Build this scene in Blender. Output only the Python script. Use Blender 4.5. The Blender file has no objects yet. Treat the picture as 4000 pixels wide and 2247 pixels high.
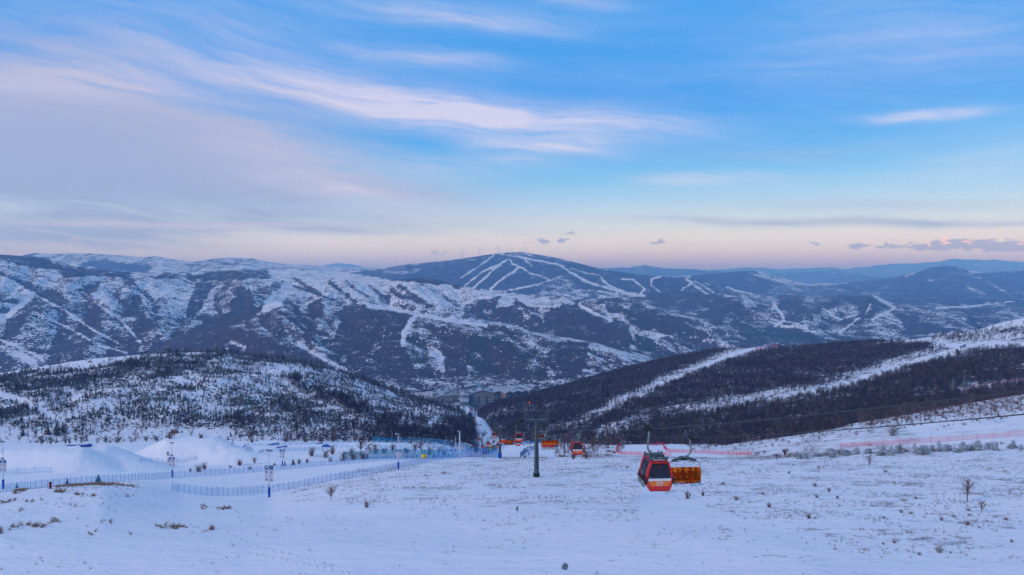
import bpy, bmesh, math, random
import numpy as np
from mathutils import Vector, Matrix
sc = bpy.context.scene
C = sc.collection
# ------------------------------------------------------------------ camera
F = 2667.0; HZ = 1060.0; PITCH = math.atan((1123.5 - HZ) / F)
CP, SP = math.cos(PITCH), math.sin(PITCH)
cam_d = bpy.data.cameras.new('camera'); cam_d.sensor_width = 36; cam_d.lens = 36 * F / 4000
cam_d.clip_start = 0.5; cam_d.clip_end = 150000
cam = bpy.data.objects.new('camera', cam_d); C.objects.link(cam)
cam.location = (0, 0, 0); cam.rotation_euler = (math.pi / 2 - PITCH, 0, 0)
sc.camera = cam
# ------------------------------------------------------------------ colour management / cycles
sc.view_settings.view_transform = 'Standard'; sc.view_settings.look = 'None'
sc.view_settings.exposure = 0.0; sc.view_settings.gamma = 1.0; sc.view_settings.use_curve_mapping = False
cy = sc.cycles
cy.use_denoising = True
try: cy.denoiser = 'OPENIMAGEDENOISE'
except Exception: pass
cy.max_bounces = 5; cy.diffuse_bounces = 2; cy.glossy_bounces = 2; cy.transmission_bounces = 3
cy.transparent_max_bounces = 12; cy.volume_bounces = 1
cy.use_adaptive_sampling = True; cy.adaptive_threshold = 0.012
sc.render.use_persistent_data = False

def lin(c):
    return tuple(((v / 255) / 12.92 if v / 255 <= 0.04045 else ((v / 255 + 0.055) / 1.055) ** 2.4) for v in c)

# ------------------------------------------------------------------ node expression helper
class Sx:
    def __init__(s, nt, sock): s.nt, s.k = nt, sock
    def _m(s, op, *a, clamp=False):
        n = s.nt.nodes.new('ShaderNodeMath'); n.operation = op; n.use_clamp = clamp
        for i, v in enumerate((s,) + a):
            if isinstance(v, Sx): s.nt.links.new(v.k, n.inputs[i])
            else: n.inputs[i].default_value = v
        return Sx(s.nt, n.outputs[0])
    def __add__(s, o): return s._m('ADD', o)
    __radd__ = __add__
    def __mul__(s, o): return s._m('MULTIPLY', o)
    __rmul__ = __mul__
    def __sub__(s, o): return s._m('SUBTRACT', o)
    def __rsub__(s, o): return (s * -1.0) + o
    def __truediv__(s, o): return s._m('DIVIDE', o)
    def pw(s, o): return s._m('POWER', o)
    def mx(s, o): return s._m('MAXIMUM', o)
    def mn(s, o): return s._m('MINIMUM', o)
    def clamp(s): return s._m('ADD', 0.0, clamp=True)
    def ss(s, a, b):
        n = s.nt.nodes.new('ShaderNodeMapRange'); n.interpolation_type = 'SMOOTHSTEP'
        s.nt.links.new(s.k, n.inputs['Value'])
        for nm, v in (('From Min', a), ('From Max', b)):
            if isinstance(v, Sx): s.nt.links.new(v.k, n.inputs[nm])
            else: n.inputs[nm].default_value = v
        return Sx(s.nt, n.outputs[0])
def nX(nt, sock): return Sx(nt, sock)
def comb(nt, x, y, z):
    n = nt.nodes.new('ShaderNodeCombineXYZ')
    for i, v in enumerate((x, y, z)):
        if isinstance(v, Sx): nt.links.new(v.k, n.inputs[i])
        else: n.inputs[i].default_value = v
    return n.outputs[0]
def noise(nt, vec, scale, detail=4, rough=0.55, dist=0.0):
    n = nt.nodes.new('ShaderNodeTexNoise'); n.inputs['Scale'].default_value = scale
    n.inputs['Detail'].default_value = detail; n.inputs['Roughness'].default_value = rough
    n.inputs['Distortion'].default_value = dist
    if vec is not None: nt.links.new(vec, n.inputs['Vector'])
    return Sx(nt, n.outputs['Fac'])
def mixc(nt, fac, a, b):
    n = nt.nodes.new('ShaderNodeMix'); n.data_type = 'RGBA'
    if isinstance(fac, Sx): nt.links.new(fac.k, n.inputs[0])
    else: n.inputs[0].default_value = fac
    for i, v in ((6, a), (7, b)):
        if hasattr(v, 'links') or isinstance(v, bpy.types.NodeSocket): nt.links.new(v, n.inputs[i])
        else: n.inputs[i].default_value = (*v, 1)
    return n.outputs[2]

# ------------------------------------------------------------------ world: evening sky with cirrus
W = bpy.data.worlds.new('World'); sc.world = W; W.use_nodes = True
nt = W.node_tree; nt.nodes.clear()
out = nt.nodes.new('ShaderNodeOutputWorld')
tc = nt.nodes.new('ShaderNodeTexCoord')
sep = nt.nodes.new('ShaderNodeSeparateXYZ'); nt.links.new(tc.outputs['Generated'], sep.inputs[0])
dx, dy, dz = (Sx(nt, sep.outputs[i]) for i in range(3))
U = dx._m('ARCTAN2', dy) * 57.29578
V = dz._m('ARCSINE') * 57.29578
def uv_of(px, py):
    ddx = px - 2000
    return math.degrees(math.atan(ddx / F)), math.degrees(math.atan((HZ - py) / math.hypot(F, ddx)))
ramp = nt.nodes.new('ShaderNodeValToRGB')
RS = [(-20, (120, 135, 180)), (-1, (120, 178, 228)), (0.1, (138, 190, 228)), (0.9, (172, 206, 224)), (1.7, (202, 218, 222)),
      (2.7, (214, 224, 228)), (4.0, (192, 216, 236)), (5.6, (160, 202, 240)), (7.6, (104, 182, 240)), (10.4, (46, 156, 237)),
      (13.8, (32, 144, 234)), (21.5, (56, 152, 233)), (38, (84, 150, 228)), (60, (104, 150, 218)), (90, (110, 150, 212))]
cr = ramp.color_ramp
while len(cr.elements) < len(RS): cr.elements.new(0.5)
for e, (v, c) in zip(cr.elements, RS):
    e.position = (v + 20) / 110; e.color = (*lin(c), 1)
nt.links.new(((V + 20.0) / 110.0).clamp().k, ramp.inputs[0])
# cloud coordinates: streak noise in (azimuth, elevation); gets finer and flatter toward the horizon
q = V.mx(0.0) + 9.0
flat = comb(nt, U * 0.030, V * 0.24, 3.1)
warp = noise(nt, comb(nt, U * 0.05, V * 0.16, 0.0), 1.0, 3) - 0.5
warp2 = noise(nt, comb(nt, U * 0.05, V * 0.16, 7.0), 1.0, 3) - 0.5
Uw = U + warp * 14.0
Vw = V + warp2 * 4.0 + U * 0.10
st1 = noise(nt, comb(nt, Uw * 0.040, Vw * 0.30, 1.0), 1.0, 6, 0.55)
st2 = noise(nt, comb(nt, Uw * 0.10, Vw * 1.0, 5.0), 1.0, 5, 0.6)
st3 = noise(nt, comb(nt, Uw * 0.26, Vw * 2.4 + U * 0.12, 8.0), 1.0, 4, 0.6)
def blob(Us, Vs, p0, p1, w):
    (u0, v0), (u1, v1) = uv_of(*p0), uv_of(*p1)
    cu, cv = (u0 + u1) / 2, (v0 + v1) / 2
    a = math.hypot(u1 - u0, v1 - v0) / 2 + 1e-3; th = math.atan2(v1 - v0, u1 - u0)
    b = math.degrees(w / F)
    c, s_ = math.cos(th), math.sin(th)
    P = (Us - cu) * (c / a) + (Vs - cv) * (s_ / a)
    Q = (Us - cu) * (-s_ / b) + (Vs - cv) * (c / b)
    return ((P * P + Q * Q) * -1.0)._m('EXPONENT')
wU = U + warp * 5.0; wV = V + warp2 * 2.2
def acc(lst, Us, Vs):
    t = None
    for p0, p1, w, k in lst:
        b = blob(Us, Vs, p0, p1, w) * k
        t = b if t is None else t + b
    return t
grey = acc([((-700, 560), (1000, 620), 290, 1.25), ((500, 640), (1850, 780), 120, .95), ((200, 470), (1300, 560), 80, .6), ((-300, 900), (900, 905), 60, .9),
            ((900, 330), (1500, 420), 70, .35), ((300, 790), (1500, 880), 30, .8), ((2650, 860), (4300, 872), 16, 1.0),
            ((2600, 620), (3500, 560), 30, .35), ((3000, 800), (4300, 800), 25, .45), ((700, 860), (1900, 900), 22, .6),
            ((-400, 350), (700, 330), 130, .55)], wU, wV)
bright = acc([((950, 280), (1950, 450), 70, 1.0), ((1500, 430), (2650, 500), 62, .95), ((1050, 700), (1750, 820), 40, .45), ((-100, 860), (1500, 870), 14, .5), ((1900, 560), (2450, 590), 28, .5),
              ((-500, 300), (1000, 330), 90, .42), ((1350, 20), (2200, 110), 42, .6), ((1300, 190), (2000, 260), 30, .5),
              ((2500, 705), (3050, 690), 26, .6), ((3330, 455), (3850, 425), 17, .85), ((2450, 40), (2000, -60), 20, .3),
              ((600, 480), (1500, 700), 110, .35), ((3000, 60), (4300, 170), 160, .20), ((2600, 280), (4200, 130), 80, .14),
              ((3500, 640), (4300, 560), 60, .25), ((0, 60), (1400, 120), 110, .25), ((1500, 660), (2300, 590), 60, .35)], wU, wV)
# elsewhere in the sky the same cloud goes on
inside = ((U._m('ABSOLUTE') - 37.0) * 0.12).clamp()
high = ((V - 20.0) * 0.08).clamp()
els = inside.mx(high)
gen = st1.ss(0.42, 0.72)
gfac = (grey + els * gen * 0.8) * ((st1 * 0.45 + st2 * 0.40 + st3 * 0.15).ss(0.32, 0.66) * 0.95 + 0.38)
bfac = (bright * (st2.ss(0.25, 0.68) * 0.65 + st3.ss(0.3, 0.7) * 0.35 + st1 * 0.65) + els * st2.ss(0.5, 0.75) * 0.35)
veil = (st1 * 0.6 + st2 * 0.4).ss(0.40, 0.68) * 0.11
cA = mixc(nt, veil.clamp(), ramp.outputs[0], lin((190, 205, 240)))
gcol = nt.nodes.new('ShaderNodeValToRGB')
ge = gcol.color_ramp; ge.elements[0].position = 0; ge.elements[0].color = (*lin((165, 175, 205)), 1)
ge.elements[1].position = 0.25; ge.elements[1].color = (*lin((142, 162, 206)), 1)
e = ge.elements.new(0.6); e.color = (*lin((160, 168, 206)), 1)
e = ge.elements.new(0.1); e.color = (*lin((132, 160, 204)), 1)
nt.links.new((V / 24.0).clamp().k, gcol.inputs[0])
cB = mixc(nt, (gfac * 0.95).clamp(), cA, gcol.outputs[0])
cC = mixc(nt, (bfac * 0.78).mn(0.80).clamp(), cB, lin((222, 214, 236)))
# small cumulus low over the horizon
wu2 = U + (noise(nt, comb(nt, U * 1.1, V * 2.2, 2.0), 1.0, 4, 0.65) - 0.5) * 2.2
wv2 = V + (noise(nt, comb(nt, U * 1.1, V * 2.2, 9.0), 1.0, 4, 0.65) - 0.5) * 1.3
cum = acc([((2090, 944), (2150, 944), 10, 1.0), ((2180, 936), (2215, 936), 12, 1.0), ((2210, 912), (2245, 908), 8, .9),
           ((2530, 949), (2610, 949), 6, .8), ((3305, 962), (3385, 961), 8, 1.1), ((3420, 965), (3520, 964), 8, 1.2),
           ((3560, 964), (3800, 955), 14, 1.5), ((3760, 960), (4100, 962), 17, 1.4), ((3165, 949), (3205, 955), 6, .8),
           ((1655, 985), (1780, 985), 6, .7), ((2048, 949), (2060, 949), 5, .9), ((330, 975), (540, 978), 8, .5), ((2640, 948), (2700, 950), 4, .5)], wu2, wv2)
cumf = cum.ss(0.28, 0.62)
cumtop = acc([((3610, 948), (3630, 948), 10, 1.0), ((3665, 940), (3700, 945), 15, 1.2), ((3780, 948), (3800, 948), 8, .9), ((3860, 945), (3875, 945), 7, .6),
              ((3960, 950), (4060, 950), 9, .9), ((3475, 957), (3490, 957), 5, .7), ((150, 940), (190, 945), 8, .4), ((270, 938), (330, 940), 10, .55)], wu2, wv2)
cD = mixc(nt, cumf * 0.85, cC, lin((122, 148, 186)))
cE = mixc(nt, cumtop.ss(0.2, 0.9) * 0.85, cD, lin((248, 214, 204)))
bg = nt.nodes.new('ShaderNodeBackground'); nt.links.new(cE, bg.inputs[0]); bg.inputs[1].default_value = 0.98
sky = nt.nodes.new('ShaderNodeTexSky'); sky.sky_type = 'NISHITA'; sky.sun_disc = False
SUN_EL, SUN_AZ = 2.5, 238.0           # low sun behind the camera, a little to the left
sky.sun_elevation = math.radians(SUN_EL); sky.sun_rotation = math.radians(SUN_AZ); sky.altitude = 1800
bg2 = nt.nodes.new('ShaderNodeBackground'); nt.links.new(sky.outputs[0], bg2.inputs[0]); bg2.inputs[1].default_value = 0.05
ad = nt.nodes.new('ShaderNodeAddShader'); nt.links.new(bg.outputs[0], ad.inputs[0]); nt.links.new(bg2.outputs[0], ad.inputs[1])
nt.links.new(ad.outputs[0], out.inputs[0])
W.cycles.sampling_method = 'MANUAL'; W.cycles.sample_map_resolution = 512
sl = bpy.data.lights.new('sun', 'SUN'); sl.energy = 1.4; sl.angle = math.radians(14); sl.color = (1.0, 0.82, 0.76)
so = bpy.data.objects.new('sun', sl); C.objects.link(so)
sd = Vector((math.sin(math.radians(SUN_AZ)) * 0.92, math.cos(math.radians(SUN_AZ)) * 0.92, math.tan(math.radians(30))))
so.rotation_euler = sd.to_track_quat('Z', 'Y').to_euler()

# ------------------------------------------------------------------ photo geometry helpers
def ray(px, py):
    X = (np.asarray(px, float) - 2000) / F; Zc = -(np.asarray(py, float) - 1123.5) / F
    Y = CP + SP * Zc; Z = -SP + CP * Zc
    return X / Y, Z / Y                      # per unit forward distance
def project(x, y, z):
    yc = y * CP - z * SP; zc = y * SP + z * CP
    return 2000 + F * x / yc, 1123.5 - F * zc / yc
def P(px, py, D):
    a, b = ray(px, py); return Vector((float(a) * D, D, float(b) * D))

_rng = np.random.RandomState(7)
_perm = _rng.permutation(512)
_ang = _rng.rand(512) * 2 * np.pi
_gx, _gy = np.cos(_ang), np.sin(_ang)
def perlin(x, y, seed=0):
    x = np.asarray(x, float) + seed * 17.31; y = np.asarray(y, float) + seed * 9.77
    xi = np.floor(x).astype(np.int64); yi = np.floor(y).astype(np.int64)
    xf, yf = x - xi, y - yi
    def g(ix, iy, fx, fy):
        h = _perm[(_perm[ix & 511] + iy) & 511]
        return _gx[h] * fx + _gy[h] * fy
    u = xf ** 3 * (xf * (xf * 6 - 15) + 10); v = yf ** 3 * (yf * (yf * 6 - 15) + 10)
    a = g(xi, yi, xf, yf); b = g(xi + 1, yi, xf - 1, yf)
    c = g(xi, yi + 1, xf, yf - 1); d = g(xi + 1, yi + 1, xf - 1, yf - 1)
    return (a + u * (b - a)) * (1 - v) + (c + u * (d - c)) * v
def fbm(x, y, octv=4, seed=0, gain=0.5):
    s = 0; a = 1.0; f = 1.0
    for o in range(octv):
        s = s + a * perlin(x * f, y * f, seed + o); a *= gain; f *= 2.03
    return s
def ridged(x, y, octv=4, seed=0):
    s = 0; a = 1.0; f = 1.0
    for o in range(octv):
        s = s + a * (0.5 - np.abs(perlin(x * f, y * f, seed + o)) * 1.6); a *= 0.5; f *= 2.03
    return s

# ------------------------------------------------------------------ vegetation maps (where woods, clearings and pistes lie)
MW, MH = 2000, 1124
class Raster:
    def __init__(s, v=0.0): s.a = np.full((MH, MW), v, np.float32)
    def poly(s, pts, val, mode='set'):
        p = np.array(pts, float) / 2
        x0, x1 = max(0, int(p[:, 0].min()) - 1), min(MW, int(p[:, 0].max()) + 2)
        y0, y1 = max(0, int(p[:, 1].min()) - 1), min(MH, int(p[:, 1].max()) + 2)
        if x1 <= x0 or y1 <= y0: return
        X, Y = np.meshgrid(np.arange(x0, x1) + .5, np.arange(y0, y1) + .5)
        # uneven edges
        Xw = X + 5 * fbm(X / 18, Y / 18, 3, 3); Yw = Y + 5 * fbm(X / 18, Y / 18, 3, 8)
        ins = np.zeros(X.shape, bool); n = len(p)
        for i in range(n):
            xa, ya = p[i]; xb, yb = p[(i + 1) % n]
            if ya == yb: continue
            c = ((ya > Yw) != (yb > Yw)) & (Xw < (xb - xa) * (Yw - ya) / (yb - ya) + xa)
            ins ^= c
        sub = s.a[y0:y1, x0:x1]; sub[ins] = val
    def stroke(s, pts, w, val, wob=1.5):
        p = np.array(pts, float) / 2; w = w / 2
        for (xa, ya), (xb, yb) in zip(p[:-1], p[1:]):
            x0, x1 = max(0, int(min(xa, xb) - w - 4)), min(MW, int(max(xa, xb) + w + 5))
            y0, y1 = max(0, int(min(ya, yb) - w - 4)), min(MH, int(max(ya, yb) + w + 5))
            if x1 <= x0 or y1 <= y0: continue
            X, Y = np.meshgrid(np.arange(x0, x1) + .5, np.arange(y0, y1) + .5)
            Xw = X + wob * fbm(X / 9, Y / 9, 2, 5); Yw = Y + wob * fbm(X / 9, Y / 9, 2, 6)
            dx_, dy_ = xb - xa, yb - ya; L = dx_ * dx_ + dy_ * dy_ + 1e-9
            t = np.clip(((Xw - xa) * dx_ + (Yw - ya) * dy_) / L, 0, 1)
            d = np.hypot(Xw - xa - t * dx_, Yw - ya - t * dy_)
            k = np.clip(w / 2 - d + .5, 0, 1)
            sub = s.a[y0:y1, x0:x1]; sub[...] = sub * (1 - k) + val * k
    def blur(s, r):
        k = np.ones(2 * r + 1) / (2 * r + 1)
        for ax in (0, 1):
            pad = [(0, 0), (0, 0)]; pad[ax] = (r, r)
            a = np.pad(s.a, pad, mode='edge'); c = np.cumsum(a, axis=ax, dtype=np.float64)
            c = np.insert(c, 0, 0, axis=ax)
            s.a = ((np.take(c, range(2 * r + 1, c.shape[ax]), axis=ax) - np.take(c, range(0, c.shape[ax] - 2 * r - 1), axis=ax)) / (2 * r + 1)).astype(np.float32)
        return s
    def at(s, px, py):
        x = np.clip(np.nan_to_num(px) / 2 - .5, 0, MW - 1.001); y = np.clip(np.nan_to_num(py) / 2 - .5, 0, MH - 1.001)
        xi = x.astype(int); yi = y.astype(int); xf = x - xi; yf = y - yi
        a = s.a
        return (a[yi, xi] * (1 - xf) + a[yi, xi + 1] * xf) * (1 - yf) + (a[yi + 1, xi] * (1 - xf) + a[yi + 1, xi + 1] * xf) * yf
ZR = {'A': (0, 900, 2.576), 'B': (900, 900, 2.576), 'C': (1800, 900, 2.576), 'D': (2700, 900, 1.9815), 'E': (3000, 1200, 2.576),
      'F': (2000, 1300, 2.576), 'G': (0, 1300, 2.576), 'H': (900, 1300, 2.576), 'S': (0, 0, 1.0)}
def Z(r, pts):
    x, y, k = ZR[r]; return [(x + a / k, y + b / k) for a, b in pts]

# ------------------------------------------------------------------ object helpers
def tag(o, label=None, cat=None, group=None, kind=None):
    if label: o['label'] = label
    if cat: o['category'] = cat
    if group: o['group'] = group
    if kind: o['kind'] = kind
    return o
def link(name, me, parent=None):
    o = bpy.data.objects.new(name, me); C.objects.link(o)
    if parent: o.parent = parent
    return o
def empty(name, loc=(0, 0, 0), rz=0.0, label=None, cat=None, group=None):
    o = bpy.data.objects.new(name, None); C.objects.link(o); o.location = loc; o.rotation_euler = (0, 0, rz)
    o.empty_display_size = 0.3
    return tag(o, label, cat, group)
def np_mesh(name, verts, quads, mat=None, smooth=True, tris=None):
    me = bpy.data.meshes.new(name)
    nv = len(verts); nq = 0 if quads is None else len(quads); nt_ = 0 if tris is None else len(tris)
    me.vertices.add(nv); me.vertices.foreach_set('co', np.asarray(verts, np.float32).ravel())
    tot = nq * 4 + nt_ * 3
    me.loops.add(tot)
    idx = []; starts = []; tl = []
    if nq: idx.append(np.asarray(quads).ravel()); starts.append(np.arange(nq) * 4); tl.append(np.full(nq, 4))
    if nt_: idx.append(np.asarray(tris).ravel()); starts.append(nq * 4 + np.arange(nt_) * 3); tl.append(np.full(nt_, 3))
    me.loops.foreach_set('vertex_index', np.concatenate(idx).astype(np.int32))
    me.polygons.add(nq + nt_)
    me.polygons.foreach_set('loop_start', np.concatenate(starts).astype(np.int32))
    try: me.polygons.foreach_set('loop_total', np.concatenate(tl).astype(np.int32))
    except Exception: pass
    me.polygons.foreach_set('use_smooth', np.full(nq + nt_, smooth))
    me.update(calc_edges=True)
    if mat: me.materials.append(mat)
    return me
def grid_quads(r, c):
    i = np.arange(r - 1)[:, None] * c + np.arange(c - 1)[None, :]
    return np.stack([i, i + 1, i + c + 1, i + c], -1).reshape(-1, 4)

# ------------------------------------------------------------------ terrain sheet: heights over (x/y, y), lofted through contour lines
def blur1(a, r, ax):
    if r < 1: return a
    k = 2 * r + 1
    pad = [(0, 0)] * a.ndim; pad[ax] = (r, r)
    b = np.pad(a, pad, mode='edge'); c = np.insert(np.cumsum(b, axis=ax), 0, 0, axis=ax)
    return (np.take(c, range(k, c.shape[ax]), axis=ax) - np.take(c, range(0, c.shape[ax] - k), axis=ax)) / k
class Sheet:
    def __init__(s, lines, t0, t1, nt_, D0, D1, nD, smooth=(1, 1), relief=None, logD=True):
        """lines: list of [(px, py, D), ...] or [('z', px, z, D)...], near to far"""
        s.t = np.linspace(t0, t1, nt_)
        s.lD = np.linspace(math.log(D0), math.log(D1), nD) if logD else None
        s.D = np.exp(s.lD)
        Dk, Zk = [], []
        for L in lines:
            tt, dd, zz = [], [], []
            for q in L:
                if q[0] == 'z': tt.append((q[1] - 2000) / F); dd.append(q[3]); zz.append(q[2])
                else:
                    a, b = ray(q[0], q[1]); tt.append(float(a)); dd.append(q[2]); zz.append(float(b) * q[2])
            tt, dd, zz = map(np.array, (tt, dd, zz))
            Dk.append(np.interp(s.t, tt, dd)); Zk.append(np.interp(s.t, tt, zz / dd))
        Dk = np.array(Dk); Sk = np.array(Zk)
        Dk = blur1(Dk, 4, 1); Sk = blur1(Sk, 2, 1)
        Zk = Sk * Dk
        K = len(lines); Zg = np.zeros((nD, nt_)); Vg = np.zeros((nD, nt_))
        Dg = s.D[:, None]
        for k in range(K - 1):
            a, b = Dk[k][None], Dk[k + 1][None]
            m = (Dg >= a) & (Dg <= b)
            f = (Dg - a) / np.maximum(b - a, 1e-6)
            Zg = np.where(m, Zk[k][None] * (1 - f) + Zk[k + 1][None] * f, Zg); Vg = np.where(m, k + f, Vg)
        Zg = np.where(Dg < Dk[0][None], Zk[0][None], Zg)
        Zg = np.where(Dg > Dk[-1][None], Zk[-1][None], Zg); Vg = np.where(Dg > Dk[-1][None], K - 1, Vg)
        Zg = blur1(blur1(Zg, smooth[0], 0), smooth[0], 0); Zg = blur1(Zg, smooth[1], 1)
        X = s.t[None] * Dg; Y = np.broadcast_to(Dg, X.shape)
        if relief is not None: Zg = Zg + relief(X, Y, Vg, Zg)
        s.X, s.Y, s.Z, s.V = X, np.array(Y), Zg, Vg
    def h(s, x, y):
        x = np.asarray(x, float); y = np.asarray(y, float)
        ti = (x / y - s.t[0]) / (s.t[1] - s.t[0]); di = (np.log(y) - s.lD[0]) / (s.lD[1] - s.lD[0])
        ti = np.clip(ti, 0, len(s.t) - 1.001); di = np.clip(di, 0, len(s.D) - 1.001)
        a = ti.astype(int); b = di.astype(int); fa = ti - a; fb = di - b; Zg = s.Z
        return (Zg[b, a] * (1 - fa) + Zg[b, a + 1] * fa) * (1 - fb) + (Zg[b + 1, a] * (1 - fa) + Zg[b + 1, a + 1] * fa) * fb
    def mesh(s, name, mat, attrs=None, keep=None):
        v = np.stack([s.X, s.Y, s.Z], -1).reshape(-1, 3)
        qd = grid_quads(*s.X.shape)
        me = np_mesh(name, v, qd[:, ::1], mat)
        px, py = project(s.X, s.Y, s.Z)
        for nm, fn in (attrs or {}).items():
            at = me.attributes.new(nm, 'FLOAT', 'POINT')
            at.data.foreach_set('value', np.asarray(fn(px, py, s), np.float32).ravel())
        o = link(name, me); o['kind'] = 'structure'
        return o
def hit(px, py, sheets, D0=20, D1=3000):
    """where the view line through this point of the photograph meets the ground"""
    a, b = map(float, ray(px, py))
    Ds = np.exp(np.linspace(math.log(D0), math.log(D1), 3000))
    top = np.max([np.where((Ds >= s.D[0]) & (Ds <= s.D[-1]) & (a >= s.t[0]) & (a <= s.t[-1]), s.h(a * Ds, Ds), -1e9) for s in sheets], 0)
    under = top >= b * Ds
    i = int(np.argmax(under)) if under.any() else len(Ds) - 1
    return Vector((a * Ds[i], Ds[i], float(top[i]) if under.any() else b * Ds[i]))
# ================================================================== vegetation maps
veg = Raster(0.30); con = Raster(0.0)
S = 'S'
def dec(r, pts, v=0.93): veg.poly(Z(r, pts), v)
def conf(r, pts, v=0.72): veg.poly(Z(r, pts), v); con.poly(Z(r, pts), 1.0)
# general cover of the middle mountains
veg.poly([(0, 1150), (500, 1200), (900, 1230), (1400, 1200), (2000, 1280), (2500, 1420), (2600, 1600), (0, 1600)], 0.58)
veg.poly([(0, 960), (1500, 1000), (1500, 1120), (0, 1100)], 0.34)
veg.poly([(1050, 1050), (1750, 1080), (2100, 1160), (2300, 1200), (1700, 1200), (1100, 1150)], 0.25)
veg.poly([(0, 1360), (500, 1330), (1000, 1300), (1700, 1450), (2400, 1400), (2500, 1560), (0, 1560)], 0.60)
veg.poly([(2300, 1160), (4000, 1080), (4000, 1260), (3400, 1340), (2900, 1340), (2600, 1300)], 0.62)
veg.poly([(2700, 1290), (3300, 1300), (3500, 1340), (2900, 1360)], 0.72)
# left mountain
dec('A', [(0, 225), (200, 235), (530, 300), (540, 335), (850, 380), (1000, 400), (1200, 420), (1320, 430), (1290, 480), (1100, 460), (850, 470), (650, 470), (560, 410), (350, 375), (150, 345), (0, 290)])
dec('A', [(1480, 480), (1600, 450), (2000, 440), (2300, 410), (2576, 420), (2576, 470), (2300, 500), (2000, 500), (1700, 500)], .82)
dec('A', [(800, 330), (1100, 310), (1500, 350), (1540, 375), (1440, 420), (1250, 420), (1000, 400)])
dec('A', [(0, 690), (120, 690), (230, 715), (150, 790), (0, 890)])
dec('A', [(90, 470), (250, 500), (600, 640), (800, 760), (1000, 930), (1150, 1010), (1000, 1000), (800, 960), (600, 840), (400, 700), (250, 590)], .8)
dec('A', [(1200, 420), (1300, 470), (1500, 640), (1600, 760), (1500, 700), (1400, 620), (1250, 520)], .85)
dec('A', [(1990, 530), (2140, 515), (2120, 600), (2060, 700), (2030, 800), (1900, 900), (1850, 870), (1900, 720), (1950, 600)])
dec('A', [(1180, 690), (1400, 650), (1450, 800), (1500, 1000), (1400, 1000), (1250, 900), (1150, 800)], .82)
veg.poly([(0, 1180), (560, 1250), (860, 1240), (1000, 1300), (1300, 1400), (1500, 1560), (0, 1560)], 0.66)
dec('A', [(1440, 1240), (1560, 1150), (1900, 1010), (2250, 840), (2576, 740), (2576, 860), (2400, 900), (2230, 990), (2150, 1130), (2120, 1240)], .97)
dec('A', [(350, 700), (700, 900), (950, 1050), (1200, 1200), (1000, 1180), (700, 1060), (400, 850)], .74)
dec('A', [(200, 900), (450, 1000), (700, 1100), (900, 1230), (600, 1180), (300, 1050)], .74)
dec('A', [(930, 520), (1020, 500), (990, 600), (700, 640), (710, 600)], .75)
dec('A', [(0, 1040), (200, 1110), (430, 1240), (300, 1230), (0, 1120)], .74)
for r_, p, w, v_ in (('A', [(0, 430), (150, 500), (350, 620), (520, 720), (780, 880), (1020, 1010)], 9, .92), ('A', [(330, 650), (640, 815), (900, 995), (1180, 1145)], 8, .95), ('A', [(330, 850), (520, 925), (760, 1045), (1000, 1185)], 8, .93), ('A', [(0, 1115), (220, 1205), (430, 1300)], 9, .92),
                     ('A', [(800, 620), (960, 760), (1080, 860), (1240, 960)], 8, .85), ('A', [(1320, 620), (1450, 760), (1560, 900), (1640, 1040)], 7, .85), ('A', [(1640, 700), (1720, 860), (1700, 1000)], 8, .8), ('A', [(560, 380), (720, 520), (900, 640)], 6, .8),
                     ('B', [(560, 860), (760, 1010), (960, 1180), (1080, 1330)], 9, .94), ('B', [(640, 560), (900, 650), (1130, 740)], 6, .85), ('B', [(2000, 930), (2080, 1060), (2150, 1200)], 8, .9), ('C', [(560, 720), (700, 800), (860, 960)], 7, .93), ('C', [(280, 1260), (420, 1340), (520, 1440)], 8, .93), ('C', [(1250, 1180), (1450, 1290), (1650, 1400)], 6, .9)):
    veg.stroke(Z(r_, p), w, v_)
veg.stroke(Z('A', [(0, 480), (130, 520), (330, 640), (640, 800), (900, 980), (1180, 1130)]), 11, .15)
veg.stroke(Z('A', [(0, 880), (90, 850), (220, 740), (330, 640)]), 22, .14)
veg.stroke(Z('A', [(0, 1100), (220, 1190), (420, 1290)]), 13, .18)
veg.stroke(Z('A', [(330, 830), (520, 900), (760, 1020), (1000, 1160), (1280, 1230)]), 9, .22)
veg.stroke(Z('A', [(1000, 760), (1170, 860), (1300, 1000), (1420, 1140)]), 8, .2)
veg.stroke(Z('A', [(0, 1190), (200, 1240), (330, 1330), (370, 1400)]), 30, .25)
dec('B', [(0, 840), (320, 740), (440, 640), (455, 600), (560, 500), (450, 520), (250, 590), (80, 650), (0, 700)], .80)
dec('B', [(0, 860), (300, 760), (450, 670), (320, 795), (0, 955)], .97)
dec('B', [(780, 750), (880, 710), (950, 740), (940, 800), (920, 880), (830, 900), (760, 830)])
dec('B', [(1130, 750), (1380, 740), (1350, 820), (1520, 780), (1700, 790), (1860, 830), (1800, 900), (1730, 1000), (1710, 1100), (1740, 1200), (1830, 1320), (1880, 1490), (1100, 1490), (1080, 1330), (950, 1250), (950, 1100), (1050, 1080), (1100, 950), (1130, 850)], .93)
veg.stroke(Z('B', [(1130, 1300), (1300, 1200), (1480, 1150)]), 16, .6)
veg.stroke(Z('B', [(1400, 1230), (1500, 1180)]), 12, .45)
dec('B', [(0, 1000), (420, 1100), (700, 1150), (1000, 1330), (1080, 1417), (700, 1350), (400, 1270), (0, 1190)], .78)
dec('B', [(500, 650), (620, 700), (750, 850), (900, 1000), (950, 1150), (800, 1100), (650, 950), (560, 850)], .84)
dec('B', [(440, 1120), (700, 1180), (960, 1290), (1080, 1400), (700, 1330), (420, 1250)], .9)
dec('B', [(2140, 960), (2200, 1020), (2300, 990), (2310, 1060), (2350, 1200), (2400, 1490), (2150, 1490), (2160, 1200), (2100, 1080)])
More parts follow.
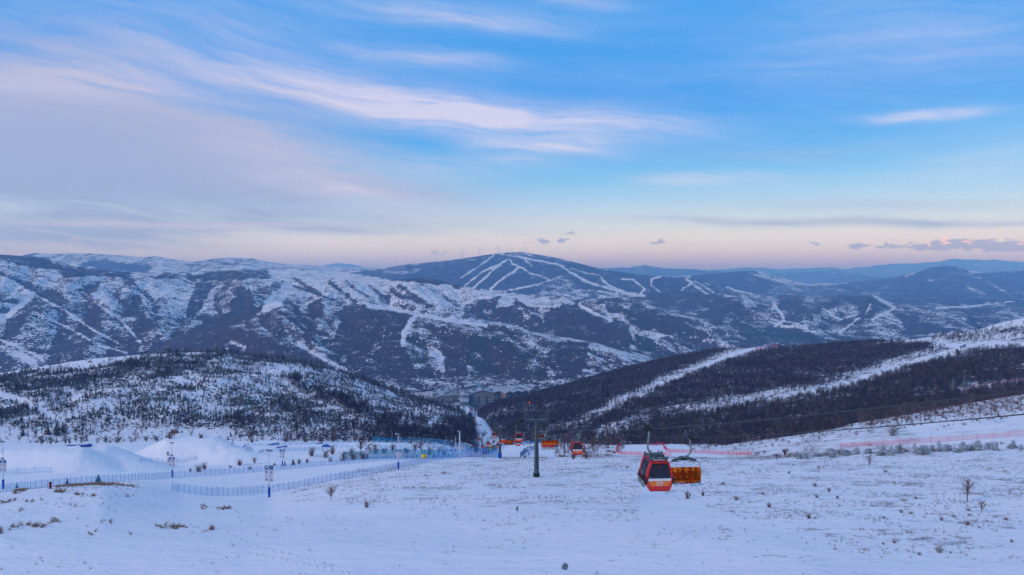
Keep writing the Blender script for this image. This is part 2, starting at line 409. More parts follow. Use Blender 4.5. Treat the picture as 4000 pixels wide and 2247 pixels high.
dec('B', [(2350, 800), (2576, 710), (2576, 900), (2450, 900), (2340, 860)], .88)
dec('B', [(1500, 640), (1620, 660), (1600, 740), (1480, 720)], .8)
dec('B', [(50, 400), (350, 400), (420, 470), (380, 490), (200, 470), (50, 470), (0, 480), (0, 420)], .85)
conf('B', [(1740, 1080), (1900, 1040), (1990, 1150), (1990, 1250), (2060, 1490), (1900, 1490), (1800, 1300), (1740, 1180)])
conf('B', [(2360, 1050), (2576, 1100), (2576, 1300), (2450, 1250), (2380, 1150)], .66)
conf('B', [(840, 1040), (1000, 1150), (1080, 1290), (900, 1200)], .7)
for p in ([(640, 480), (760, 560), (900, 640)], [(1000, 530), (1100, 600), (1260, 720)], [(1170, 520), (1300, 620), (1480, 730)], [(1700, 560), (1850, 660), (2050, 790)], [(1890, 520), (2100, 640), (2300, 760)], [(1620, 600), (1700, 660), (1900, 720)], [(1400, 560), (1500, 640)]):
    veg.stroke(Z('B', p), 11, .7)
veg.stroke(Z('B', [(690, 1150), (800, 1220), (980, 1320), (1160, 1400)]), 14, .2)
veg.stroke(Z('B', [(0, 1120), (150, 1180)]), 16, .2)
veg.stroke(Z('B', [(440, 640), (340, 790), (490, 730), (560, 620)]), 22, .15)
veg.stroke(Z('B', [(1380, 755), (1600, 785), (1860, 840), (2100, 890), (2576, 960)]), 14, .10)
veg.stroke(Z('B', [(1860, 860), (1800, 930), (1750, 1030), (1740, 1150)]), 18, .12)
veg.stroke(Z('B', [(2020, 1190), (2100, 1260), (2130, 1400)]), 26, .15)
# centre ridges
dec('C', [(820, 880), (1000, 740), (1180, 740), (1210, 790), (1300, 810), (1450, 890), (1690, 940), (1690, 1000), (1720, 1080), (1700, 1240), (1500, 1180), (1350, 1140), (1100, 1080), (870, 1020), (870, 960)], .95)
dec('C', [(1630, 850), (1700, 760), (1760, 740), (1850, 800), (1960, 800), (2100, 900), (2200, 900), (2260, 880), (2150, 1000), (2080, 1040), (1950, 1000), (1700, 930)], .92)
dec('C', [(60, 760), (250, 690), (410, 650), (380, 700), (340, 800), (450, 760), (560, 740), (600, 800), (640, 900), (870, 1010), (700, 1020), (560, 940), (0, 880)], .86)
dec('C', [(520, 690), (640, 760), (760, 850), (880, 990), (800, 960), (640, 820)], .82)
dec('C', [(870, 1240), (1000, 1110), (1280, 1130), (1300, 1200), (1280, 1290), (1200, 1490), (970, 1490), (880, 1300)], .93)
dec('C', [(330, 1240), (560, 1230), (700, 1330), (800, 1490), (380, 1490)], .88)
conf('C', [(60, 1200), (300, 1250), (400, 1490), (60, 1490)])
conf('C', [(60, 1050), (300, 1000), (700, 1180), (900, 1260), (840, 1300), (500, 1180)], .62)
conf('C', [(1700, 1150), (1780, 1050), (1900, 1080), (1980, 1150), (1960, 1250), (1850, 1270), (1700, 1230)])
conf('C', [(450, 1150), (700, 1300), (900, 1490), (820, 1490), (600, 1300)], .8)
conf('C', [(2180, 1040), (2240, 1010), (2320, 1020), (2310, 1070), (2230, 1070)], .85)
dec('C', [(1980, 1100), (2100, 1060), (2400, 1100), (2576, 1150), (2576, 1200), (2300, 1290), (2000, 1320), (1900, 1290)], .72)
dec('C', [(1900, 680), (2000, 640), (2100, 650), (2080, 720), (1980, 780), (1920, 740)])
dec('C', [(2240, 620), (2300, 610), (2400, 650), (2380, 700), (2200, 800), (2140, 800), (2250, 700)])
dec('C', [(1450, 780), (1540, 730), (1600, 760), (1600, 830), (1500, 840)], .85)
for k in range(9):
    x = 1250 + k * 60
    veg.stroke(Z('C', [(x, 1160 + k * 18), (x + 150, 1290 + k * 12), (x + 260, 1400)]), 5, .75)
# big ski mountain
veg.poly([(1380, 1064), (1500, 1050), (1650, 1040), (1850, 1015), (1950, 1000), (2110, 995), (2200, 1015), (2330, 1045), (2460, 1065), (2600, 1080), (2800, 1090), (2960, 1140), (2700, 1150), (2520, 1165), (2380, 1160), (2200, 1160), (2080, 1150), (1800, 1120), (1700, 1110), (1500, 1090)], .96)
veg.poly([(1840, 1005), (1950, 984), (2100, 984), (2300, 1030), (2180, 1010), (2060, 1000), (1950, 1000)], .55)
veg.poly([(1400, 1060), (1600, 1035), (1850, 1005), (1900, 1000), (1700, 1040), (1560, 1075)], .5)
veg.poly(Z('C', [(640, 640), (980, 590), (1200, 620), (1600, 660), (1850, 680), (1300, 690), (900, 650)]), .45)
veg.poly(Z('C', [(850, 540), (1000, 480), (1250, 560), (1500, 620), (1000, 580)]), .7)
PST = [([(330, 250), (230, 330), (0, 480)], 13), ([(470, 290), (380, 350), (230, 410), (150, 470), (40, 560)], 15), ([(400, 350), (320, 400), (250, 470), (130, 580)], 16),
       ([(590, 360), (530, 420), (400, 500), (290, 600)], 18), ([(480, 260), (520, 340), (600, 370), (700, 430), (880, 490)], 12), ([(400, 240), (600, 270), (1000, 350), (1100, 420), (1250, 510), (1500, 590), (1750, 660)], 15),
       ([(640, 290), (720, 360)], 10), ([(1020, 460), (780, 540), (1000, 580), (1500, 630), (1800, 670)], 8), ([(1100, 380), (1250, 430), (1450, 460)], 5), ([(1410, 480), (1480, 550), (1700, 640), (1850, 670)], 17),
       ([(1620, 490), (1740, 500), (1850, 590), (1800, 650)], 15), ([(2010, 465), (1920, 490), (1920, 560), (2000, 620)], 15), ([(2270, 490), (2320, 530), (2220, 600)], 14), ([(2330, 540), (2400, 590), (2480, 640)], 11),
       ([(2330, 500), (2450, 560), (2550, 630)], 8), ([(780, 545), (500, 600), (250, 620)], 12), ([(1740, 640), (1850, 660)], 18)]
for p, w in PST: veg.stroke(Z('C', p), w * .55, 0.10, 1.6)
veg.stroke(Z('D', [(20, 380), (130, 410), (250, 430), (370, 470), (470, 490)]), 7, 0.05)
for p, w in (([(1030, 655), (1150, 715), (1270, 770), (1500, 880), (1700, 935), (2000, 1030), (2300, 1090)], 5), ([(1140, 715), (1370, 665)], 7)):
    veg.stroke(Z('C', p), w, 1.0, 1)
veg.stroke(Z('C', [(1190, 745), (1300, 815), (1450, 880), (1510, 895)]), 12, .05)
# right hand hills
dec('D', [(1450, 500), (1700, 350), (1850, 290), (1980, 265), (2100, 285), (2200, 320), (2576, 300), (2576, 560), (1900, 570), (1500, 540)], .93)
dec('D', [(1150, 440), (1250, 400), (1450, 370), (1600, 350), (1700, 370), (1500, 430), (1250, 490)], .9)
veg.stroke(Z('D', [(1845, 385), (1870, 400)]), 11, .4)
veg.stroke(Z('D', [(2130, 440), (2200, 470), (2270, 490)]), 12, .5); veg.stroke(Z('D', [(2160, 325), (2576, 305)]), 14, .4)
veg.stroke(Z('D', [(2230, 370), (2350, 430), (2500, 520)]), 12, .5)
dec('D', [(0, 345), (300, 318), (460, 308), (700, 380), (800, 400), (600, 490), (480, 480), (200, 430), (0, 390)], .95)
veg.stroke(Z('D', [(450, 330), (640, 380), (760, 410)]), 9, .3); veg.stroke(Z('D', [(440, 390), (500, 380)]), 8, .4)
dec('D', [(700, 370), (900, 365), (1200, 375), (1180, 395), (900, 385)], .9)
veg.poly(Z('D', [(880, 360), (1080, 330), (1200, 370), (1100, 378)]), .1)
dec('D', [(200, 580), (250, 520), (330, 540), (420, 600), (410, 660), (330, 690), (230, 670), (160, 600)])
dec('D', [(660, 600), (700, 550), (760, 540), (740, 600), (690, 640)]); dec('D', [(750, 620), (800, 540), (850, 540), (830, 590), (780, 630)])
dec('D', [(690, 720), (800, 650), (1000, 580), (1200, 510), (1330, 500), (1150, 560), (950, 640), (760, 700)])
dec('D', [(1310, 580), (1370, 520), (1440, 520), (1530, 580), (1450, 630), (1330, 680), (1300, 640)])
veg.stroke(Z('D', [(1385, 575), (1350, 650)]), 8, .1)
dec('D', [(520, 500), (680, 430), (850, 420), (930, 440), (850, 490), (650, 500)], .85)
dec('D', [(880, 680), (960, 630), (1020, 620), (1000, 660), (920, 690)], .85); dec('D', [(1120, 600), (1160, 600), (1200, 680), (1150, 670)])
dec('D', [(1690, 680), (1760, 640), (1770, 700), (1720, 730)]); dec('D', [(1600, 800), (1800, 722), (1950, 755), (2000, 785), (1700, 810)])
conf('D', [(340, 700), (500, 760), (900, 800), (1300, 830), (1100, 850), (800, 860), (550, 850), (400, 800)], .8)
dec('D', [(2080, 610), (2300, 590), (2430, 610), (2350, 640), (2150, 640)], .95); dec('D', [(2400, 545), (2576, 505), (2576, 570)], .95)
dec('D', [(60, 620), (160, 650), (170, 690), (80, 670)]); dec('D', [(1450, 660), (1700, 640), (1690, 760), (1500, 740)], .6)
veg.stroke(Z('D', [(640, 570), (700, 650), (720, 700), (650, 740)]), 11, .03); veg.stroke(Z('D', [(720, 700), (900, 745)]), 7, .1)
veg.stroke(Z('D', [(1420, 510), (1580, 600), (1400, 690)]), 8, .1); veg.stroke(Z('D', [(1020, 605), (1150, 690), (1300, 650)]), 6, .12)
veg.stroke(Z('D', [(1150, 790), (1300, 680)]), 9, .1); veg.stroke(Z('D', [(1900, 600), (2150, 590), (2576, 540)]), 7, .1); veg.stroke(Z('D', [(700, 740), (900, 755)]), 12, .1)
veg.blur(1); con.blur(2)
# ================================================================== materials for land
def princ(nt_, rough=0.9, spec=0.1):
    b = nt_.nodes.new('ShaderNodeBsdfPrincipled'); o = nt_.nodes.new('ShaderNodeOutputMaterial')
    nt_.links.new(b.outputs[0], o.inputs[0]); b.inputs['Roughness'].default_value = rough
    b.inputs['Specular IOR Level'].default_value = spec
    return b
def new_mat(name, rough=.9, spec=.1):
    m = bpy.data.materials.new(name); m.use_nodes = True; m.node_tree.nodes.clear()
    return m, m.node_tree, princ(m.node_tree, rough, spec)
def attr(nt_, name):
    n = nt_.nodes.new('ShaderNodeAttribute'); n.attribute_name = name; return Sx(nt_, n.outputs['Fac'])
def bump(nt_, b, h, strength, dist):
    n = nt_.nodes.new('ShaderNodeBump'); n.inputs['Strength'].default_value = strength; n.inputs['Distance'].default_value = dist
    nt_.links.new(h.k, n.inputs['Height']); nt_.links.new(n.outputs[0], b.inputs['Normal'])
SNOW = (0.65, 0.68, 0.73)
def land_mat(name, grain, dcol=(0.034, 0.029, 0.040), ccol=(0.016, 0.030, 0.030), snow=SNOW, soft=0.055, big=None, relief=6.0):
    """snow with scrub: grain is the size in metres of the tufts"""
    m, n_, b = new_mat(name)
    geo = n_.nodes.new('ShaderNodeNewGeometry'); pos = geo.outputs['Position']
    v = attr(n_, 'veg'); c = attr(n_, 'con')
    n1 = noise(n_, pos, 1.0 / grain, 5, 0.62)
    n2 = noise(n_, pos, 1.0 / (grain * 7), 4, 0.6)
    n3 = noise(n_, pos, 1.0 / (grain * .28), 3, 0.6)
    f = (n1 * 0.62 + n2 * 0.38).ss(0.36, 0.64)
    thr = (v * -1.0) + 1.0
    d = (f - thr) * 1.0 + 0.0
    k = d.ss(-soft, soft) * v.ss(0.0, 0.06)
    vegc = mixc(n_, c.clamp(), dcol, ccol)
    light = mixc(n_, 0.5, dcol, tuple(x * .5 for x in snow))
    vegc2 = mixc(n_, n3.ss(0.42, 0.8) * 0.6, vegc, light)
    col = mixc(n_, k, snow, vegc2)
    n_.links.new(col, b.inputs['Base Color'])
    bump(n_, b, n2 * 1.0 + n1 * 0.35, 0.55, relief)
    return m
# ================================================================== near ground
N = {
 'L0': [('z', -9000, -20.5, 5), ('z', 13000, -20.5, 5)],
 'L1': [(-2000, 2247, 75), (6000, 2247, 75)],
 'L2': [(-1000, 2075, 86), (0, 2070, 88), (1000, 2062, 97), (4000, 2055, 98), (4800, 2040, 98)],
 'L3': [(-1000, 1995, 101), (0, 1955, 107), (400, 1915, 112), (700, 1955, 126), (1050, 1952, 146), (1300, 1905, 152), (1560, 1877, 152), (1850, 1862, 155), (2100, 1861, 155), (2600, 1855, 158), (3000, 1853, 160), (3500, 1840, 158), (4000, 1830, 152), (4800, 1800, 150)],
 'L4': [(-1000, 1990, 112), (0, 1930, 120), (200, 1906, 124), (400, 1893, 128), (560, 1899, 136), (700, 1927, 146), (870, 1944, 152), (1050, 1935, 160), (1300, 1872, 184), (1560, 1820, 225), (1700, 1796, 262), (1830, 1788, 285), (1950, 1790, 300), (2100, 1786, 270), (2400, 1779, 230), (2700, 1785, 218), (2840, 1790, 212), (3100, 1780, 205), (3400, 1765, 200), (4000, 1745, 195), (4800, 1715, 190)],
 'L5': [(-1000, 1975, 165), (0, 1922, 178), (350, 1890, 195), (670, 1868, 224), (1000, 1845, 248), (1250, 1822, 270), (1500, 1799, 292), (1700, 1790, 315), (1830, 1783, 330), (1950, 1786, 325), (2180, 1792, 320), (2400, 1800, 300), (2700, 1808, 290), (3000, 1808, 280), (4000, 1785, 260), (4800, 1750, 250)],
 'L6': [(-1000, 1880, 240), (0, 1850, 240), (400, 1835, 255), (1000, 1815, 290), (1250, 1795, 320), (1500, 1776, 350), (1700, 1770, 380), (1883, 1766, 440), (2030, 1765, 380), (2180, 1774, 370), (2400, 1779, 350), (2600, 1779, 345), (2840, 1792, 330), (3100, 1782, 310), (3400, 1755, 290), (4000, 1725, 275), (4800, 1690, 260)],
 'L7': [(-1000, 1735, 440), (0, 1728, 440), (400, 1722, 455), (1000, 1716, 470), (1500, 1722, 480), (1700, 1733, 490), (1883, 1756, 553), (2000, 1741, 520), (2180, 1733, 540), (2420, 1741, 440), (2640, 1738, 440), (2840, 1745, 420), (3100, 1710, 400), (3400, 1668, 390), (4000, 1600, 380), (4800, 1540, 370)],
 'L8': [(-1000, 1705, 640), (1600, 1712, 640), (1800, 1712, 680), (1870, 1693, 700), (2000, 1720, 690), (2400, 1730, 640), (2850, 1720, 560), (3100, 1690, 520), (3400, 1640, 500), (4000, 1530, 500), (4800, 1440, 500)],
 'L9': [(-1000, 1690, 825), (1500, 1690, 825), (1780, 1680, 825), (1840, 1640, 825), (1858, 1625, 825), (1888, 1628, 825), (1910, 1660, 825), (2000, 1690, 825), (3000, 1690, 825), (4800, 1550, 825)],
 'L10': [(-1000, 1630, 1060), (1500, 1625, 1060), (1700, 1592, 1060), (1832, 1588, 1060), (1850, 1606, 1060), (1870, 1640, 1060), (1900, 1650, 1060), (2300, 1660, 1060), (4800, 1600, 1060)],
 'L11': [(-1000, 1570, 1400), (1500, 1545, 1400), (1800, 1533, 1400), (2100, 1525, 1400), (4800, 1500, 1400)],
 'L12': [('z', -9000, -330, 2100), ('z', 13000, -330, 2100)],
 'L13': [('z', -9000, -262, 4500), ('z', 13000, -262, 4500)],
}
def near_relief(X, Y, V, Zg):
    r = 0.35 * fbm(X / 26, Y / 26, 4, 1) * np.clip((Y - 30) / 60, 0, 1)
    r += 1.4 * fbm(X / 130, Y / 130, 3, 4) * np.clip((Y - 380) / 150, 0, 1)
    r += 8 * fbm(X / 700, Y / 700, 4, 5) * np.clip((Y - 1500) / 1000, 0, 1)
    return r
def cut(t0, t1):
    return t0, t1
near = Sheet([N['L%d' % i] for i in range(14)], -1.05, 1.05, 1000, 5, 4600, 520, (3, 3), near_relief)
base0 = near.Z.copy()
# kickers and banks of the snow park, part of the ground as shaped snow
def wedge(px, py, L, Wd, H, ang, lip=0.35, flat=0.0):
    p = hit(px, py, [near], D0=200); c, s_ = math.cos(ang), math.sin(ang)
    x, y = near.X - p.x, near.Y - p.y
    u = (x * c + y * s_) / L; v = (-x * s_ + y * c) / Wd
    u = np.where(u < lip - flat, u + flat * (u + 1) / max(1e-3, lip - flat + 1), np.where(u > lip + flat, u - flat * (1 - u) / max(1e-3, 1 - lip - flat), lip)) if flat else u
    prof = np.where(u < lip, np.clip((u + 1) / (1 + lip), 0, 1) ** 1.25, np.clip((1 - u) / (1 - lip), 0, 1) ** 1.1)
    near.Z[...] = np.maximum(near.Z, base0 + (H + .45 * fbm(near.X / 5, near.Y / 7, 3, 55)) * prof * np.clip(1.25 - np.abs(v), 0, .5) / .5 * np.clip(1.25 - np.abs(v) * .8, 0, 1))
wedge(345, 1830, 32, 11, 8.8, 0.12, .05, .2); wedge(190, 1824, 28, 10, 8.4, 0.12, .0, .45)
wedge(760, 1800, 36, 12, 10.8, 0.1, .0, .25); wedge(985, 1795, 26, 11, 6.0, 0.1, -.3, .1)
wedge(1330, 1745, 30, 10, 2.6, 0.0); wedge(1650, 1765, 26, 9, 2.4, 0.0); wedge(1180, 1790, 18, 8, 2.2, 0.1); wedge(1600, 1728, 34, 8, 2.6, 0.0)

# scrub density of the near ground
nveg = Raster(0.0)
nveg.poly([(1400, 1830), (1850, 1795), (2100, 1790), (2500, 1785), (2500, 2060), (1750, 2020), (1300, 1960), (1200, 1900)], .30)
nveg.poly([(1500, 1940), (2000, 2000), (2700, 2050), (4000, 2100), (4000, 2247), (2500, 2247), (1700, 2100)], .16)
nveg.poly([(2300, 1780), (2840, 1790), (3400, 1765), (4000, 1745), (4000, 2160), (3300, 2110), (2800, 2000), (2500, 1900)], .36)
nveg.poly([(1080, 1900), (1350, 1880), (1500, 1850), (1550, 1880), (1300, 1950), (1150, 1960)], .30)
nveg.poly([(0, 1930), (300, 1885), (560, 1885), (540, 1960), (300, 1990), (0, 2010)], .22)
nveg.poly([(2650, 1745), (2900, 1790), (3200, 1775), (4000, 1740), (4000, 1480), (3300, 1570), (3050, 1680)], .50)
nveg.poly([(3300, 1600), (3600, 1540), (4000, 1490), (4000, 1620), (3700, 1630), (3400, 1660)], .62)
nveg.poly([(3500, 1640), (4000, 1610), (4000, 1700), (3600, 1710)], .30)
nveg.poly([(3560, 1735), (4000, 1712), (4000, 1690), (3600, 1722)], .0)
nveg.poly([(1250, 1740), (1900, 1745), (1880, 1790), (1700, 1785), (1300, 1810)], .22)
nveg.poly([(2220, 1745), (2420, 1735), (2430, 1780), (2220, 1785)], .5)
nveg.stroke([(1950, 1789), (2100, 1787), (2400, 1781), (2700, 1786), (2850, 1790), (3100, 1781), (3350, 1768)], 9, .75)
nveg.poly([(1930, 1733), (2190, 1730), (2190, 1783), (2000, 1783)], 0); nveg.poly([(2420, 1738), (2640, 1738), (2640, 1777), (2410, 1777)], 0)
nveg.poly([(1780, 1735), (1860, 1735), (1860, 1560), (1840, 1560)], .5)
nveg.poly([(1862, 1760), (1905, 1760), (1890, 1620), (1860, 1615)], .0)
nveg.poly([(1600, 1500), (2200, 1480), (2200, 1570), (2100, 1600), (1900, 1582), (1600, 1580)], .75)
nveg.blur(4)
def a_near(px, py, s): return np.where(s.Y > 3000, .4, nveg.at(px, py))
m_snow, n_, b = new_mat('snow_ground', 0.75, 0.25)
geo = n_.nodes.new('ShaderNodeNewGeometry'); pos = geo.outputs['Position']
v = attr(n_, 'veg')
mp = n_.nodes.new('ShaderNodeMapping'); mp.inputs['Scale'].default_value = (0.35, 1.0, 1.0); mp.inputs['Rotation'].default_value = (0, 0, 0.12)
n_.links.new(pos, mp.inputs[0])
t1 = noise(n_, pos, 1.1, 5, .65); t2 = noise(n_, pos, .09, 4, .6); t3 = noise(n_, mp.outputs[0], .55, 6, .7); t4 = noise(n_, mp.outputs[0], .05, 5, .6)
f = (t1 * .30 + t3 * .40 + t2 * .30).ss(.40, .66)
k = (f - ((v * -1.25) + 1.0)).ss(-.08, .10) * v.ss(.0, .05)
ground = mixc(n_, t1, (.16, .11, .09), (.30, .26, .26))
col = mixc(n_, k * .62, mixc(n_, t4.ss(.35, .7), (.84, .85, .88), (.90, .90, .91)), ground)
n_.links.new(col, b.inputs['Base Color'])
bump(n_, b, t4 * 2.6 + t3 * .6 + t1 * .15, .7, 1.1)
ground_o = near.mesh('snow_ground', m_snow, {'veg': a_near})
# ================================================================== left hill
def h1_relief(X, Y, V, Zg):
    w = np.clip(np.sin(np.clip(V, 0, 1) * np.pi), 0, 1)
    return w * (9 * fbm(X / 110, Y / 150, 4, 21) + 3 * fbm(X / 30, Y / 30, 3, 22)) + 0.8 * fbm(X / 14, Y / 14, 3, 23)
H1L = [
 [(-1000, 1745, 440), (0, 1722, 445), (400, 1714, 455), (1000, 1712, 470), (1500, 1722, 480), (1700, 1732, 488), (1800, 1738, 500), (1850, 1745, 520), (1862, 1757, 535), (1900, 1790, 560), (2100, 1850, 560)],
 [(-1000, 1490, 690), (0, 1457, 700), (150, 1433, 705), (300, 1408, 720), (400, 1396, 730), (560, 1381, 745), (700, 1374, 760), (850, 1373, 775), (1000, 1389, 800), (1200, 1416, 830), (1400, 1471, 860), (1550, 1528, 880), (1700, 1570, 890), (1800, 1600, 890), (1842, 1632, 850), (1866, 1660, 800), (1900, 1760, 790), (2100, 1850, 790)],
 [('z', -3000, -150, 900), ('z', 900, -150, 1000), ('z', 1400, -200, 1050), ('z', 1900, -260, 1000), ('z', 3000, -280, 1000)],
 [('z', -3000, -350, 1500), ('z', 3000, -350, 1500)],
]
hill1 = Sheet(H1L, -1.05, 0.02, 620, 425, 1500, 240, (2, 2), h1_relief)
h1v = Raster(.42)
h1v.poly(Z('G', [(0, 395), (450, 360), (800, 350), (1300, 270), (1440, 250), (2000, 200), (2250, 200), (2300, 300), (2100, 330), (1800, 420), (1500, 480), (1100, 520), (700, 600), (500, 640), (200, 650), (0, 600)]), .80)
h1v.poly(Z('G', [(1000, 560), (1800, 500), (2576, 560), (2576, 900), (2000, 960), (1300, 900), (700, 900), (600, 700)]), .50)
h1v.poly(Z('G', [(0, 640), (180, 700), (450, 830), (650, 980), (600, 1030), (300, 1000), (0, 900)]), .62)
h1v.poly(Z('G', [(0, 920), (300, 1010), (700, 1040), (1300, 960), (2576, 1000), (2576, 1090), (0, 1159)]), .14)
h1v.poly(Z('G', [(0, 300), (560, 300), (1400, 200), (1450, 240), (1250, 290), (800, 375), (500, 385), (480, 370), (0, 430)]), .03)
h1v.poly(Z('H', [(0, 600), (600, 640), (1300, 800), (2100, 860), (1700, 1000), (1400, 1070), (0, 1050)]), .66)
h1v.poly(Z('H', [(1300, 1060), (1450, 950), (1500, 880), (1950, 900), (2180, 830), (2400, 830), (2490, 900), (2450, 1120), (1400, 1110)]), .93)
h1v.poly(Z('H', [(580, 450), (700, 460), (900, 560), (1300, 700), (1450, 820), (1300, 880), (1000, 720), (750, 640), (600, 520)]), .86)
h1v.poly(Z('H', [(0, 190), (500, 260), (900, 350), (1100, 400), (1400, 440), (2000, 600), (2300, 740), (2400, 800), (2000, 740), (1500, 560), (1000, 400), (400, 300), (0, 260)]), .90)
h1v.poly(Z('H', [(460, 300), (780, 330), (850, 400), (700, 440), (500, 380)]), .15)
h1v.poly(Z('H', [(1950, 920), (2150, 830), (2450, 815), (2480, 850), (2200, 840), (2000, 960)]), .03)
h1v.stroke(Z('G', [(0, 612), (200, 670), (450, 800), (620, 900), (700, 980), (740, 1040)]), 20, .0)
h1v.stroke(Z('G', [(20, 640), (200, 690)]), 14, .0)
h1v.blur(2)
h1c = Raster(1.0)       # 1 conifer, 0 red-brown shrubs
h1c.poly(Z('H', [(1300, 1130), (1450, 950), (1500, 880), (1950, 900), (2180, 820), (2500, 820), (2500, 1159), (1300, 1159)]), .0)
h1c.poly(Z('H', [(580, 450), (700, 460), (900, 560), (1300, 700), (1450, 820), (1300, 880), (1000, 720), (750, 640), (600, 520)]), .15)
h1c.poly(Z('G', [(0, 900), (2576, 900), (2576, 1159), (0, 1159)]), .35)
h1c.poly(Z('H', [(0, 950), (1500, 950), (1500, 1159), (0, 1159)]), .3)
h1c.blur(6)
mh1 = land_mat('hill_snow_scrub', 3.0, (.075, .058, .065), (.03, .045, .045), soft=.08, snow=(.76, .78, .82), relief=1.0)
hill1_o = hill1.mesh('hill', mh1, {'veg': lambda px, py, s: np.where(s.V > 1.15, .6, h1v.at(px, py) * .52), 'con': lambda px, py, s: h1c.at(px, py)})
# ================================================================== right wooded hill
def h2_relief(X, Y, V, Zg):
    w = np.clip(np.sin(np.clip(V / 2, 0, 1) * np.pi), 0, 1)
    return w * 9 * fbm(X / 170, Y / 210, 4, 31) + 1.0 * fbm(X / 25, Y / 25, 3, 32)
H2L = [
 [(1500, 1850, 640), (1880, 1800, 640), (1930, 1775, 640), (2000, 1757, 620), (2200, 1748, 600), (2430, 1752, 510), (2640, 1765, 470), (2850, 1770, 450), (3050, 1745, 440), (3200, 1672, 475), (3400, 1620, 520), (3700, 1550, 550), (4000, 1500, 560), (4800, 1400, 560)],
 [(1500, 1750, 900), (1860, 1712, 900), (1878, 1690, 900), (1896, 1640, 900), (1960, 1612, 900), (2050, 1590, 900), (2300, 1540, 900), (2600, 1500, 880), (2900, 1470, 870), (3200, 1440, 850), (3600, 1395, 800), (4000, 1340, 760), (4800, 1270, 720)],
 [(1500, 1690, 1200), (1845, 1665, 1180), (1862, 1600, 1180), (1900, 1586, 1180), (1955, 1571, 1190), (2000, 1565, 1200), (2045, 1560, 1220), (2088, 1540, 1240), (2120, 1532, 1250), (2200, 1512, 1260), (2400, 1453, 1300), (2600, 1403, 1300), (2800, 1368, 1290), (2970, 1352, 1270), (3100, 1352, 1240), (3300, 1342, 1180), (3500, 1330, 1120), (3700, 1308, 1040), (3800, 1290, 1010), (3900, 1258, 990), (4000, 1236, 960), (4400, 1180, 900), (4800, 1140, 880)],
 [('z', 1000, -360, 1700), ('z', 2500, -300, 1700), ('z', 4800, -300, 1700)],
 [('z', 1000, -380, 2300), ('z', 4800, -380, 2300)],
]
hill2 = Sheet(H2L, -0.08, 1.05, 620, 430, 2300, 260, (2, 2), h2_relief)
h2v = Raster(.97)
def P2(pts, w, wl=None):       # piste with a thinned edge above it
    h2v.stroke([(x, y - (wl or w) * .8) for x, y in pts], (wl or w) * 2.2, .48, 3)
h2v.poly(Z('E', [(0, 330), (900, 300), (1800, 230), (2576, 60), (2576, 410), (2200, 400), (1900, 380), (1500, 370), (1300, 370), (1100, 340), (900, 340)]), .08)
h2v.poly(Z('E', [(1500, 330), (1800, 280), (2200, 240), (2400, 200), (2576, 190), (2576, 330), (2300, 370), (1900, 350)]), .45)
h2v.poly(Z('E', [(600, 350), (1060, 335), (1250, 375), (1450, 370), (1550, 400), (1800, 390), (1870, 420), (1800, 500), (1000, 520), (400, 420)]), .97)
for pts, w in (([(2985, 1352), (2930, 1368), (2850, 1390), (2760, 1425), (2700, 1450), (2600, 1492), (2500, 1537), (2400, 1588), (2340, 1620), (2280, 1640)], 13),
               ([(3800, 1358), (3740, 1368), (3640, 1398), (3560, 1422), (3450, 1450), (3370, 1480), (3290, 1502), (3180, 1530), (3100, 1548), (2980, 1572), (2850, 1590), (2700, 1612), (2600, 1628)], 20),
               ([(2530, 1645), (2480, 1662), (2400, 1680), (2340, 1692)], 14)):
    P2(pts, w)
for pts, w in (([(3010, 1350), (2930, 1370), (2850, 1395), (2760, 1430)], 18), ([(2760, 1430), (2700, 1455), (2600, 1497), (2540, 1523)], 13), ([(2540, 1523), (2400, 1592), (2340, 1625)], 9),
               ([(3900, 1345), (3800, 1360), (3740, 1370), (3640, 1402), (3560, 1426), (3450, 1456), (3370, 1486), (3290, 1508)], 20), ([(3290, 1508), (3180, 1535), (3100, 1553), (3000, 1572)], 13),
               ([(3000, 1572), (2700, 1618)], 5), ([(2530, 1645), (2480, 1664), (2400, 1682), (2340, 1694)], 19), ([(2950, 1362), (3160, 1352), (3260, 1340), (3500, 1328)], 9),
               ([(4000, 1490), (3900, 1502), (3830, 1515), (3740, 1532)], 15), ([(3560, 1330), (3650, 1345), (3800, 1358)], 12)):
    h2v.stroke(pts, w * 1.35, 0.0, 1)
h2v.stroke([(1900, 1600), (2100, 1560), (2350, 1500)], 4, .6)
h2v.stroke([(2600, 1628), (2250, 1700), (2050, 1730)], 22, .68, 4); h2v.stroke([(2280, 1640), (2100, 1700)], 20, .75, 4)
h2v.blur(2)
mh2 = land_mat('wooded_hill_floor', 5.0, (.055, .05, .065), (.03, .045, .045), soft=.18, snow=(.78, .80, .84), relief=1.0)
def a_h2(px, py, s): return np.where(s.V > 2.1, .9, h2v.at(px, py)) * .80
hill2_o = hill2.mesh('wooded_hill', mh2, {'veg': a_h2, 'con': lambda px, py, s: px * 0})
